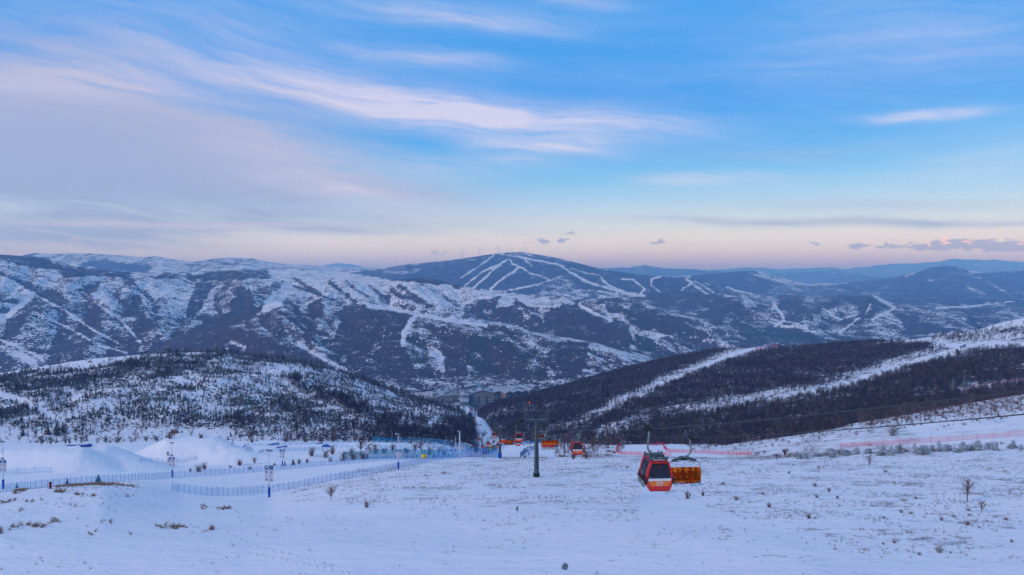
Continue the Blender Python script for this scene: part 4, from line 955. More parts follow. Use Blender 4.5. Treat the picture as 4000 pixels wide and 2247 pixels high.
# tufts of dead grass on the near slope
def tuft(h, n, w, rnd, lean=.5):
    mb = MB()
    for k in range(n):
        a = rnd.uniform(0, 6.28); d = rnd.uniform(0, .25); b0 = Vector((math.cos(a) * d, math.sin(a) * d, -.03))
        b1 = b0 + Vector((lean * h * rnd.uniform(.2, 1.2), rnd.uniform(-.3, .3) * h, h * rnd.uniform(.4, 1))); q = Vector((rnd.uniform(-1, 1), rnd.uniform(-1, 1), 0)).normalized() * w
        mb.tri(b0 - q, b0 + q, b1)
    return mb
M_straw = twig_mat('dead_grass', (.21, .135, .085), .5); M_weed = twig_mat('dead_weeds', (.15, .105, .10))
P_weed = [tuft(.55, 9, .018, R).mesh('weed', M_weed, fix=False) for _ in range(4)]
P_straw = [tuft(.8, 26, .02, R, 1.0).mesh('straw', M_straw, fix=False) for _ in range(3)]
gr = Raster(0.02)
gr.a = np.maximum(nveg.a * .8, .01); gr.poly([(0, 2100), (1500, 1980), (2600, 2150), (4000, 2200), (4000, 2247), (0, 2247)], .03)
gr.poly([(2900, 1900), (4000, 1850), (4000, 2200), (3300, 2160)], .36)
scatter('dead_weeds', near, lambda px, py: gr.at(px, py), 26000, (-100, 4100), (1740, 2300), P_weed, .5, 6, minscale=.25, maxscale=1.0, label='thin dead weeds poking through the snow slope', weight=lambda X, Y, V_: np.clip(.4 + 2.2 * fbm(X / 12, Y / 9, 4, 44), .03, 3) * (Y < 320))
st = Raster(0.0)
for pts, w in (([(20, 2005), (100, 1990)], 8), ([(60, 1925), (98, 1918)], 7), ([(225, 1905), (350, 1892), (480, 1895), (520, 1902)], 9), ([(205, 1922), (250, 1920)], 8), ([(290, 1930), (340, 1938), (420, 1942)], 5), ([(410, 1930), (520, 1938)], 6),
               ([(235, 1985), (290, 1980)], 8), ([(0, 2070), (60, 2062), (120, 2055), (180, 2050), (225, 2035)], 16), ([(0, 2075), (20, 2068)], 12), ([(195, 2089), (220, 2086)], 8), ([(350, 2086), (372, 2082)], 8), ([(400, 2033), (418, 2030)], 9),
               ([(418, 2046), (435, 2044)], 7), ([(500, 2095), (518, 2092)], 6), ([(620, 2060), (660, 2062), (720, 2060), (740, 2058)], 10), ([(790, 1985), (900, 1985)], 10), ([(800, 2075), (830, 2070)], 8), ([(1700, 1849), (1750, 1849)], 6), ([(1655, 1858), (1668, 1858)], 4),
               ([(0, 1965), (60, 1955)], 6), ([(90, 1960), (160, 1950)], 5)):
    st.stroke(pts, w, 1.0, 2)
scatter('straw_grass', near, lambda px, py: st.at(px, py) * np.where(py < 1908, .35, 1.3), 900, (-50, 1800), (1840, 2110), P_straw, .8, 7, minscale=.3, maxscale=1.0, label='tufts of orange brown dead grass leaning on the snow', weight=lambda X, Y, V_: (Y < 175) * np.clip(.6 + 2.5 * fbm(X / 4, Y / 3, 3, 71), .1, 3))

# trails of footprints across the near snow
def trail(name, pts, step, label):
    mb = MB(); hs = [hit(x, y, [near]) for x, y in pts]; rr = random.Random(5); k = 0
    for a, b in zip(hs[:-1], hs[1:]):
        n = max(1, int((b - a).length / step))
        for i in range(n):
            q = a.lerp(b, i / n); k += 1; q.x += .16 * (1 if k % 2 else -1) + rr.uniform(-.12, .12); q.y += rr.uniform(-.15, .15); q.z = float(near.h(q.x, q.y))
            rx, ry = rr.uniform(.16, .26), rr.uniform(.2, .34)
            vs = [q + Vector((math.cos(t) * rx, math.sin(t) * ry, -.02)) for t in np.linspace(0, 6.28, 8, endpoint=False)] + [q + Vector((math.cos(t) * rx * .55, math.sin(t) * ry * .55, .10)) for t in np.linspace(0, 6.28, 8, endpoint=False)] + [q + Vector((0, 0, -.01))]
            mb.add(vs, [(j, (j + 1) % 8, 8 + (j + 1) % 8, 8 + j) for j in range(8)] + [(8 + j, 8 + (j + 1) % 8, 16) for j in range(8)])
    tag(mb.build(name, m_snow, smooth=True), label, None, None, 'stuff')
trail('footprints', [(960, 2160), (1100, 2185), (1240, 2215), (1400, 2250)], .62, 'line of footprints crossing the lower snow')
trail('footprints', [(880, 2080), (980, 2130), (1120, 2165), (1250, 2200)], .8, 'faint second line of footprints above the first')
trail('footprints', [(0, 2030), (60, 2020), (120, 2008), (190, 1996)], .7, 'footprints climbing the left knoll')
# plants one can tell apart
def plant(px, py, hp, wp, kind, label, cat='shrub', group=None, parts=False):
    p = hit(px, py, [near, hill2] if px > 1950 else [near, hill1]); h = hp * p.y / F; w = wp * p.y / F; rnd = random.Random(int(px * 7 + py)); n = int(120 + hp * 3)
    nm = {'tree': 'bare_tree', 'bush': 'bush', 'larch': 'larch', 'conifer': 'conifer', 'frost': 'frosted_pine', 'tall': 'frosted_pine', 'low': 'shrub'}[kind]
    if kind in ('tree', 'tall', 'larch'):
        root = empty(nm, p, rnd.uniform(0, 6.28), label, cat, group)
        if kind == 'tall':
            MB().tube([(0, 0, -.2), (0, 0, h * .5), (0, 0, h * .9)], [h * .018, h * .014, h * .005], 6).build('trunk', M_trunk, root)
            mb = conifer(h, w / 2.6, 8, 8, rnd, bare=.36)
            for k in range(160):
                a = rnd.uniform(0, 6.28); z = rnd.uniform(.38, .97); rr = w / 2 * math.sin(min(1, (1.02 - z) * 2.6) * 1.5) * rnd.uniform(.4, 1.05); c = Vector((math.cos(a) * rr * .6, math.sin(a) * rr * .6, z * h)); e = Vector((math.cos(a) * rr * .5, math.sin(a) * rr * .5, rnd.uniform(-.2, .4))); q = Vector((-math.sin(a), math.cos(a), rnd.uniform(-.5, .5))) * w * .07
                mb.tri(c - q, c + q, c + e)
            mb.build('crown', M_frost2, root, fix=False)
        else:
            t_ = MB().tube([(0, 0, -.1), (w * .03, 0, h * .5), (0, w * .02, h * .9)], [h * .02, h * .013, h * .003], 5)
            t_.build('trunk', M_bark, root)
            tw = max(.018, .85 * p.y / F)
            bare_tree(h, w / 2, int(n * (1.6 if p.y > 200 else 1)), tw, rnd, low=.12 if kind == 'larch' else .25, trunk=.001).build('crown', M_grey if kind == 'larch' else M_red, root, fix=False)
        return root
    tw = max(.016, .8 * p.y / F)
    if kind == 'bush':
        mb = bare_tree(h, w / 2, int(n * 1.25), tw * .85, rnd, low=.05, trunk=.01, spread=1.1); m2 = shrub(h * .85, w / 2, int(n * .28), tw * .6, rnd); mb.add(m2.v, m2.f); me = mb.mesh(nm, M_red if rnd.random() < .6 else M_grey, fix=False)
    elif kind == 'low': me = shrub(h, w / 2, int(n * .28), tw * .55, rnd).mesh(nm, M_red if rnd.random() < .7 else M_grey, fix=False)
    elif kind == 'conifer': me = conifer(h, w / 2, 8, 8, rnd).mesh(nm, M_con, fix=False)
    else:
        mb = conifer(h, w / 2.4, 5, 9, rnd, bare=.0)
        for k in range(150):
            a = rnd.uniform(0, 6.28); z = rnd.uniform(.02, .9); rr = w / 2 * (1 - z) ** .6 * rnd.uniform(.5, 1.15); c = Vector((math.cos(a) * rr, math.sin(a) * rr, z * h)); e = Vector((math.cos(a) * .28, math.sin(a) * .28, rnd.uniform(.0, .3))) * w * .35; q = Vector((-math.sin(a), math.cos(a), rnd.uniform(-.5, .5))) * w * .06
            mb.tri(c - q, c + q, c + e)
        me = mb.mesh(nm, M_frost, fix=False)
    o = link(nm, me); o.location = p; return tag(o, label, cat, group)
PL = [
 (1292, 1959, 64, 56, 'tree', 'tallest leafless young birch on the snow below the lower blue net', 'tree'),
 (1433, 1983, 34, 30, 'low', 'small dark shrub to the right of the leafless young birch', 'shrub'),
 (778, 1844, 28, 34, 'bush', 'wide leafless bush against the upper blue net', 'bush'), (799, 1834, 26, 22, 'bush', 'narrow bush joined to the wide bush at the upper net', 'bush'),
 (744, 1843, 18, 12, 'low', 'thin shrub just left of the wide bush at the upper net', 'shrub'),
 (936, 1819, 28, 24, 'bush', 'leaning grey bush above the upper net, right of the second kicker', 'bush'), (995, 1815, 28, 20, 'larch', 'small bare larch above the upper blue net', 'tree'),
 (977, 1835, 18, 20, 'low', 'low shrub behind the posts under the bare larch', 'shrub'), (900, 1828, 12, 20, 'low', 'flat shrub between the wide bush and the leaning grey bush', 'shrub'),
 (1218, 1782, 35, 32, 'bush', 'round brown bush alone on the snow park bank', 'bush'), (1272, 1787, 29, 34, 'bush', 'brown bush left of the taller pair in the snow park', 'bush'),
 (1299, 1775, 36, 26, 'bush', 'tall bush beside the blue rainbow box', 'bush'), (1291, 1804, 22, 26, 'low', 'shrub touching the net below the rainbow box', 'shrub'), (1113, 1820, 22, 12, 'conifer', 'dark small fir right of the padded lamp post', 'tree'),
 (1145, 1817, 25, 20, 'conifer', 'small fir at the net, second right of the lamp post', 'tree'), (1168, 1812, 24, 20, 'low', 'grey shrub third right of the lamp post at the net', 'shrub'), (1200, 1808, 20, 16, 'low', 'shrub at the net left of the grey hedge bushes', 'shrub'),
 (1072, 1819, 14, 16, 'low', 'low twiggy shrub left of the padded lamp post', 'shrub'),
 (1340, 1800, 30, 46, 'bush', 'wide grey bush at the left end of the hedge on the net', 'bush'), (1380, 1797, 26, 40, 'bush', 'middle grey bush of the hedge on the net', 'bush'), (1420, 1795, 24, 40, 'bush', 'grey bush in the hedge below the red brown clump', 'bush'),
 (1409, 1771, 56, 46, 'tree', 'tallest tree of the red brown clump in the snow park', 'tree'), (1440, 1772, 42, 36, 'bush', 'dense bush in the middle of the red brown clump', 'bush'), (1466, 1773, 40, 34, 'bush', 'right hand bush of the red brown clump', 'bush'),
 (1374, 1774, 22, 26, 'bush', 'low left bush of the red brown clump', 'bush'), (1500, 1771, 20, 26, 'bush', 'low red bush right of the clump', 'bush'), (1534, 1775, 40, 26, 'tree', 'pale leafless birch behind the blue banner pole', 'tree'),
 (1588, 1771, 20, 32, 'bush', 'low brown bush left of the birch group by the standing people', 'bush'), (1622, 1773, 40, 26, 'tree', 'left birch of the pair above the standing people', 'tree'), (1642, 1770, 44, 24, 'tree', 'right birch of the pair above the standing people', 'tree'),
 (1678, 1779, 40, 34, 'bush', 'dense red brown bush beside the yellow sign pole', 'bush'), (1715, 1774, 26, 24, 'bush', 'thin bush right of the dense red bush', 'bush'), (1735, 1778, 22, 26, 'bush', 'thin bush near the small dish lamp', 'bush'),
 (1859, 1767, 28, 30, 'bush', 'round leafless bush beside the blue padded third tower', 'bush'),
 (1194, 1728, 25, 26, 'bush', 'bush under the hill behind the blue rail boxes', 'bush'), (1254, 1728, 27, 34, 'bush', 'wide pale bush under the hill above the rainbow box', 'bush'), (1302, 1726, 26, 28, 'bush', 'dark bush under the hill right of the wide pale one', 'bush'),
 (1117, 1726, 22, 28, 'bush', 'bush under the hill behind the long blue rail', 'bush'), (1150, 1728, 16, 12, 'larch', 'tiny larch between two bushes under the hill', 'tree'), (983, 1729, 20, 22, 'bush', 'lone bush under the hill right of the second kicker', 'bush'),
 (384, 1884, 30, 28, 'conifer', 'dark green small fir behind the upper net, largest of the three', 'tree'), (263, 1892, 27, 18, 'conifer', 'slim dark fir behind the upper net by the red bin', 'tree'), (66, 1907, 20, 18, 'conifer', 'two topped small fir near the left blue padded post', 'tree'),
 (162, 1740, 40, 34, 'larch', 'wide bare larch leftmost behind the first kicker', 'tree'), (199, 1740, 34, 30, 'larch', 'second bare larch behind the first kicker', 'tree'), (255, 1738, 48, 24, 'larch', 'tallest bare larch behind the first kicker', 'tree'), (272, 1738, 32, 20, 'larch', 'short larch touching the tallest larch', 'tree'),
 (297, 1730, 33, 22, 'larch', 'bare larch between the tallest larch and the blue box', 'tree'), (319, 1735, 31, 22, 'larch', 'bare larch above the blue box at the kicker', 'tree'), (295, 1697, 30, 26, 'larch', 'larch standing alone where the track meets the park', 'tree'),
 (415, 1735, 28, 20, 'larch', 'lone bare larch between the two kickers', 'tree'), (460, 1729, 20, 38, 'bush', 'long low brown bush between the two kickers', 'bush'), (572, 1729, 26, 24, 'larch', 'bare larch at the back of the second kicker', 'tree'),
 (611, 1721, 20, 28, 'bush', 'brown bush at the back of the second kicker', 'bush'), (664, 1715, 26, 30, 'bush', 'bush beside the pale rock at the hill foot', 'bush'), (785, 1712, 14, 20, 'bush', 'small bush on the flat behind the second kicker top', 'bush'),
 (89, 1704, 32, 24, 'conifer', 'dark conifer leftmost at the foot of the left slope', 'tree'), (140, 1712, 36, 28, 'larch', 'rusty larch beside the leftmost dark conifer', 'tree'), (187, 1698, 42, 30, 'conifer', 'tall dark conifer left of the snow track', 'tree'),
 (222, 1699, 48, 28, 'conifer', 'tallest dark conifer beside the snow track', 'tree'), (245, 1690, 38, 22, 'conifer', 'dark conifer right next to the snow track', 'tree'),
 (3778, 1961, 108, 50, 'tree', 'tall slim leafless tree alone on the right slope', 'tree'), (3833, 2005, 50, 34, 'tree', 'smaller faint tree right of the tall slim tree', 'tree'), (3395, 1829, 58, 26, 'tree', 'thin leafless tree near the top edge of the right slope', 'tree'),
 (3669, 2159, 38, 40, 'low', 'largest dark red shrub on the lower right slope', 'shrub'), (3494, 2122, 19, 22, 'low', 'orange brown shrub left of the largest lower shrub', 'shrub'), (3450, 2128, 11, 14, 'low', 'tiny shrub left of the orange brown shrub', 'shrub'),
 (3005, 1983, 27, 22, 'low', 'upright grey shrub right of the chair riders', 'shrub'), (3238, 1933, 30, 18, 'tree', 'tiny reddish sapling in the middle of the right slope', 'tree'), (3270, 1948, 16, 16, 'low', 'shrub just right of the reddish sapling', 'shrub'),
 (3191, 1945, 14, 18, 'low', 'dark low shrub left of the reddish sapling', 'shrub'), (2875, 1955, 20, 24, 'low', 'red shrub between the chairlift and the grey shrub', 'shrub'), (2979, 1931, 12, 20, 'low', 'flat dark shrub above the upright grey shrub', 'shrub'),
 (3159, 2026, 26, 26, 'low', 'open twiggy shrub left of the middle of the slope', 'shrub'), (3182, 2027, 9, 12, 'low', 'small black shrub touching the open twiggy shrub', 'shrub'), (3198, 1829, 11, 12, 'low', 'small square shrub below the brush edge', 'shrub'),
 (3459, 1845, 13, 24, 'low', 'round dark shrub right of the thin edge tree', 'shrub'), (3529, 1958, 15, 44, 'low', 'widest flat shrub left of the tall slim tree', 'shrub'), (3576, 1949, 12, 18, 'low', 'shrub just right of the widest flat shrub', 'shrub'),
 (3559, 2008, 14, 30, 'low', 'red brown shrub of the pair under the widest flat shrub', 'shrub'), (3520, 2003, 18, 22, 'low', 'upright shrub of the pair under the widest flat shrub', 'shrub'), (3783, 1997, 11, 30, 'low', 'flat red shrub under the tall slim tree', 'shrub'),
 (3788, 2015, 10, 30, 'low', 'second flat red shrub under the tall slim tree', 'shrub'), (3727, 2021, 10, 22, 'low', 'flat shrub down left of the tall slim tree', 'shrub'), (3592, 2168, 14, 22, 'low', 'small shrub down left of the largest lower shrub', 'shrub'),
 (3951, 2119, 15, 14, 'low', 'dark shrub near the lower right edge', 'shrub'), (3930, 2033, 14, 20, 'low', 'shrub above the dark lower edge shrub', 'shrub'), (3783, 2052, 18, 18, 'low', 'upright shrub below the flat red shrubs', 'shrub'),
 (3678, 2035, 22, 18, 'low', 'thin upright shrub left of the flat red shrubs', 'shrub'), (3082, 1851, 13, 12, 'low', 'small dark shrub high on the right slope', 'shrub'), (3182, 1902, 20, 22, 'low', 'pale twiggy shrub above the dark low shrub', 'shrub'),
 (3065, 1789, 36, 26, 'tree', 'dark leafless tree at the slope edge by the red net', 'tree'), (3035, 1801, 32, 14, 'tree', 'thin sapling left of the dark edge tree', 'tree'), (3452, 2026, 13, 16, 'low', 'shrub down left of the pair of shrubs', 'shrub'), (3713, 2162, 12, 10, 'low', 'tiny shrub right of the largest lower shrub', 'shrub'),
 (2686, 1948, 42, 32, 'low', 'tall twiggy shrub right below the skis of the chair riders', 'shrub'), (2746, 1938, 26, 16, 'low', 'dark narrow shrub right of the twiggy shrub below the chair', 'shrub'), (2825, 1893, 13, 14, 'low', 'small shrub right of the orange chair', 'shrub'),
 (2449, 1830, 12, 12, 'low', 'dark small shrub left of the red cabin', 'shrub'), (2240, 1794, 30, 24, 'bush', 'leafless bush at the slope edge below the middle red cabin', 'bush'), (2290, 1792, 34, 26, 'bush', 'rusty bush at the slope edge right of the middle red cabin', 'bush'),
 (2050, 1790, 16, 16, 'low', 'straw coloured shrub at the edge left of the first tower', 'shrub'), (1735, 1850, 10, 34, 'low', 'flat pile of brown brush on the slope left of the first tower', 'shrub'), (1661, 1859, 6, 14, 'low', 'small brown clod left of the brush pile', 'shrub'),
 (3487, 1702, 38, 64, 'bush', 'big dark red round bush between the cables on the right', 'bush'),
 (3723, 1547, 70, 26, 'tall', 'left one of the two tall frosted pines beside the upper piste', 'tree'), (3768, 1537, 72, 28, 'tall', 'right one of the two tall frosted pines beside the upper piste', 'tree'),
]
for q in PL: plant(*q[:6], cat=q[6])
fx = [3120, 3165, 3210, 3262, 3310, 3352, 3398, 3436, 3480, 3520, 3562, 3600, 3648, 3690, 3731, 3775, 3820, 3866, 3902, 3945, 3985, 3290, 3375, 3455, 3505, 3580, 3625, 3670, 3755, 3800, 3845, 3890, 3965, 3240, 3710]
for i, x in enumerate(fx):
    x += R.uniform(-16, 16); y = 1789 - (x - 3100) * .040 + R.uniform(-7, 7)
    plant(x, y, R.uniform(16, 44) * (.7 if x < 3350 else 1), R.uniform(26, 50), 'frost', 'blue grey frosted pine in the row along the top edge of the right slope', 'tree', 'frosted pines along the slope edge')
# ================================================================== ropeway
def xc(D): return 17.3 - .0755 * D
GA = 3.25
M_tow = paint('tower_steel', (.085, .115, .125), .55, .4, .2, .3, .6); M_gal = paint('galvanised_steel', (.21, .26, .27), .5, .4, .3, .2, 2)
M_blk = paint('black_rubber', (.015, .017, .02), .6, .3); M_blue = paint('blue_padding', (.01, .07, .42), .7, .2); M_rope = paint('wire_rope', (.05, .07, .08), .6, .3, .3)
M_redp = paint('red_cabin_paint', (.62, .016, .018), .28, .5, 0, -.2, 1.5); M_org = paint('orange_band', (.85, .19, .03), .4, .4); M_wht = paint('white_paint', (.75, .78, .80), .5, .3)
M_glass = glassy('tinted_cabin_glass', (.012, .018, .035), .90, .08); M_dred = paint('dark_red_roof', (.30, .01, .02), .5, .3)
M_bub = glassy('orange_bubble', (.95, .22, .012), .22, .25); [setattr(x.inputs[0], 'default_value', (1.0, .50, .14, 1)) for x in M_bub.node_tree.nodes if x.type == 'BSDF_TRANSPARENT']; _bn = M_bub.node_tree; _tl = _bn.nodes.new('ShaderNodeBsdfTranslucent'); _tl.inputs[0].default_value = (1, .26, .02, 1); _m2 = _bn.nodes.new('ShaderNodeMixShader'); _m2.inputs[0].default_value = .5
_mx = [x for x in _bn.nodes if x.type == 'MIX_SHADER' and x != _m2][0]; _pb = [x for x in _bn.nodes if x.type == 'BSDF_PRINCIPLED'][0]; _bn.links.new(_pb.outputs[0], _m2.inputs[1]); _bn.links.new(_tl.outputs[0], _m2.inputs[2]); _bn.links.new(_m2.outputs[0], _mx.inputs[2]); _mx.inputs[0].default_value = .15
M_pink = paint('pink_banner', (.70, .03, .08), .6, .2); M_bb = paint('blue_banner', (.02, .18, .55), .6, .2)
M_lamp_on = bpy.data.materials.new('red_marker'); M_lamp_on = paint('red_orange_marker', (.85, .12, .06), .5, .3)
M_yel = paint('yellow_board', (.75, .55, .04), .6, .2); M_wood = paint('pale_trim', (.62, .60, .5), .6, .2)
TW = [(155, -46.6, -33.6), (300, -82.1, -68.8), (550, -143.7, -130.7), (825, -176.9, -163.9)]
def quad3(p, q, r):
    A = np.array([[a * a, a, 1] for a, _ in (p, q, r)]); return np.linalg.solve(A, np.array([b for _, b in (p, q, r)]))
QA = quad3((155, -33.3), (50.5, -11.72), (17.0, -3.0)); QB = quad3((155, -33.3), (60.9, -14.9), (24.9, -5.25))
spans = [(155, -33.3, 300, -68.5, 3.2), (300, -68.5, 550, -130.4, 7.5), (550, -130.4, 825, -163.6, 7.0), (825, -163.6, 1050, -205.0, 4.0)]
def ropez(side, D):
    if D <= 155: q = QA if side < 0 else QB; return float(q[0] * D * D + q[1] * D + q[2])
    for a, za, b, zb, sag in spans:
        if D <= b: t = (D - a) / (b - a); return za + (zb - za) * t - 4 * sag * t * (1 - t)
    return -205.0
def rope_pt(side, D): return Vector((xc(D) + side * GA, D, ropez(side, D)))
for side, lb in ((-1, 'left haul rope of the gondola lift running down the valley'), (1, 'right haul rope of the gondola lift running down the valley')):
    Ds = list(np.concatenate([np.linspace(-12, 155, 40), np.linspace(160, 300, 20), np.linspace(305, 550, 26), np.linspace(555, 825, 24), np.linspace(835, 1050, 14)]))
    o = MB().tube([rope_pt(side, D) for D in Ds], [.026 if D < 170 else .026 + .00006 * (D - 170) for D in Ds], 6).build('cable', M_rope, smooth=True)
    tag(o, lb, 'cable', 'haul ropes of the lift')
LIFT_RZ = math.atan(.0755)
def tower(i, D, zb, za, pad, label):
    r = empty('lift_tower', (xc(D), D, zb), LIFT_RZ, label, 'lift tower', 'towers of the gondola lift'); H = za - zb
    MB().tube([(0, 0, -2), (0, 0, .35), (0, 0, H * .55), (0, 0, H - .6)], [.72, .6, .48, .36], 16).build('mast', M_tow, r, smooth=True)
    MB().lathe([(.72, -1.5), (.76, .15), (.76, .5), (.66, .55)], 16).build('base_collar', M_blk, r)
    lad = MB()
    for s in (-.17, .17): lad.tube([(s, -.62, 1.5), (s, -.5, H * .55), (s, -.4, H - .8)], .025, 4)
    z = 1.7
    while z < H - .9: lad.box((0, -.62 + .2 * z / H, z), (.34, .03, .03)); z += .33
    lad.build('ladder', M_blk, r)
    arm = MB(); arm.box((0, 0, H - .42), (6.3, .42, .38)); arm.box((0, -.25, H - .62), (5.2, .1, .08)); arm.box((0, .25, H - .62), (5.2, .1, .08)); arm.build('crossarm', M_tow, r, bevel=.02)
    MB().tube([(-1.9, -.27, H - .2), (-.45, -.27, H - .2)], .13, 8).tube([(.55, -.27, H - .2), (1.9, -.27, H - .2)], .13, 8).build('catwalk_roller', M_gal, r)
    cw = MB()
    for s in (-1, 1):
        for y in (-.5, .5):
            cw.box((s * 1.5, y, H + .55), (2.6, .03, .03)); cw.box((s * 1.5, y, H + 1.0), (2.6, .03, .03))
            for x in (.3, 1.1, 1.9, 2.7): cw.box((s * x, y, H + .4), (.04, .04, 1.2))
        cw.box((s * 1.5, 0, H - .15), (2.6, 1.0, .04))
    cw.build('catwalk_railing', M_tow, r)
    fr = MB(); fr.box((0, 0, H + 1.85), (6.6, .12, .12)).box((0, 0, H + 1.74), (6.2, .06, .04))
    for s in (-1, 1):
        fr.prism([(s * 3.15, H + 1.8), (s * 2.75, H + 1.8), (s * 2.3, H + .1), (s * 2.5, H + .1)], -.06, .06); fr.box((s * 2.05, 0, H + .8), (.1, .1, 2.0)); fr.box((0, 0, H + 1.4), (.03, .03, .9))
        fr.box((s * 3.3, 0, H + 1.8), (.25, .3, .25))
    fr.build('lifting_frame', M_tow, r)
    for s in (-1, 1):
        sh = MB(); sh.box((s * GA, 0, H - .28), (.10, 3.4, .14)); sh.box((s * (GA - .25), 0, H - .38), (.3, 1.2, .25))
        for k in range(6):
            y = -1.5 + k * .6; M_ = Matrix.Rotation(math.pi / 2, 3, 'Y')
            pts = [(s * GA - .05, y, H - .14), (s * GA + .05, y, H - .14)]; sh.tube(pts, .2, 10)
        sh.box((s * (GA + .35), 0, H - .1), (.5, 2.2, .35)); sh.box((s * (GA + .35), -.9, H - .45), (.62, .5, .35))
        sh.build('sheave_assembly', M_blk, r)
    if i == 0:
        mk = MB().tube([(-1.6, 0, H + 1.9), (-1.6, 0, H + 3.4)], .03, 6).build('marker_rod', M_gal, r)
        MB().lathe([(.06, 0), (.16, .12), (.22, .35), (.2, .5), (.05, .58)], 10, (-1.6, 0, H + 3.35)).build('marker', M_lamp_on, mk)
    if pad: MB().lathe([(.8, -.6), (.82, 0), (.82, 1.7), (.7, 1.75)], 14).build('blue_pad', M_blue, r, smooth=False)
    return r
tower(0, *TW[0], False, 'nearest steel lift tower, full mast and ladder in view on the open slope')
tower(1, *TW[1], True, 'second lift tower with a blue padded foot at the slope edge')
tower(2, *TW[2], True, 'third lift tower with a blue padded foot in the snow park')
tower(3, *TW[3], False, 'farthest lift tower on the narrow piste above the village')
# ---- hanger and grip shared by both kinds of carrier; origin of a carrier is its lowest point, rope is h above
OFF = .52
def grip(h, mb, a):
    g_(h, mb, a)
    for m in (mb, a): m.v = [(x - OFF, y, z) for x, y, z in m.v]
def g_(h, mb, a):
    a.tube([(-.02, 0, h - .05), (-.04, 0, h - .4), (-.10, 0, h - .9), (-.12, 0, h - 1.25)], [.075, .075, .08, .08], 8)
    mb.box((0, 0, h - .02), (.26, .75, .16)); mb.box((-.15, .1, h - .12), (.3, .3, .14)); mb.tube([(-.05, -.3, h + .05), (-.45, -.3, h + .38)], .045, 6); mb.tube([(-.1, .2, h - .05), (-.55, .2, h - .06)], .05, 6)
    mb.box((.05, 0, h + .1), (.2, .35, .12))
def glyphs(text, size, mat, parent, loc, rot, name='lettering'):
    cu = bpy.data.curves.new(name, 'FONT'); cu.body = text; cu.size = size; cu.align_x = 'CENTER'; cu.align_y = 'CENTER'; cu.extrude = .004
    t = bpy.data.objects.new(name + '_text', cu); C.objects.link(t)
    me = bpy.data.meshes.new_from_object(t.evaluated_get(bpy.context.evaluated_depsgraph_get())); bpy.data.objects.remove(t)
    me.materials.clear(); me.materials.append(mat); me.name = name
    o = link(name, me, parent); o.location = loc; o.rotation_euler = rot; return o
HC = 4.5; OFF = .52
PR = [(.78, 0), (.93, .32), (1.05, .78), (1.03, 1.15), (.92, 1.62), (.72, 2.18), (.62, 2.27)]
def section(k, z0=0, z1=9, dx=0):
    pts = []
    for i in range(len(PR) - 1):
        for t in np.linspace(0, 1, 4, endpoint=False): pts.append((PR[i][0] + (PR[i + 1][0] - PR[i][0]) * t, PR[i][1] + (PR[i + 1][1] - PR[i][1]) * t))
    pts.append(PR[-1])
    r = [(x * k - dx, z) for x, z in pts if z0 <= z <= z1]
    return r
def halfw(z): return float(np.interp(z, [p[1] for p in PR], [p[0] for p in PR]))
def panel(z0, z1, dx, y0, y1, k=1.0, bot=None):
    zz = np.linspace(z0, z1, 7); R_ = [(halfw(z) * k - dx, z) for z in zz]
    pts = R_ + [(-a, b) for a, b in R_[::-1]]
    return MB().prism(pts, y0, y1)
def ring(mb, outer, inner, y0, y1):
    n = len(outer); o = [(a, y0, b) for a, b in outer] + [(a, y1, b) for a, b in outer] + [(a, y0, b) for a, b in inner] + [(a, y1, b) for a, b in inner]; fs = []
    for i in range(n):
        j = (i + 1) % n; fs += [(i, j, j + n, i + n), (2 * n + i, 3 * n + i, 3 * n + j, 2 * n + j), (i, 2 * n + i, 2 * n + j, j), (n + i, n + j, 3 * n + j, 3 * n + i)]
    return mb.add(o, fs)
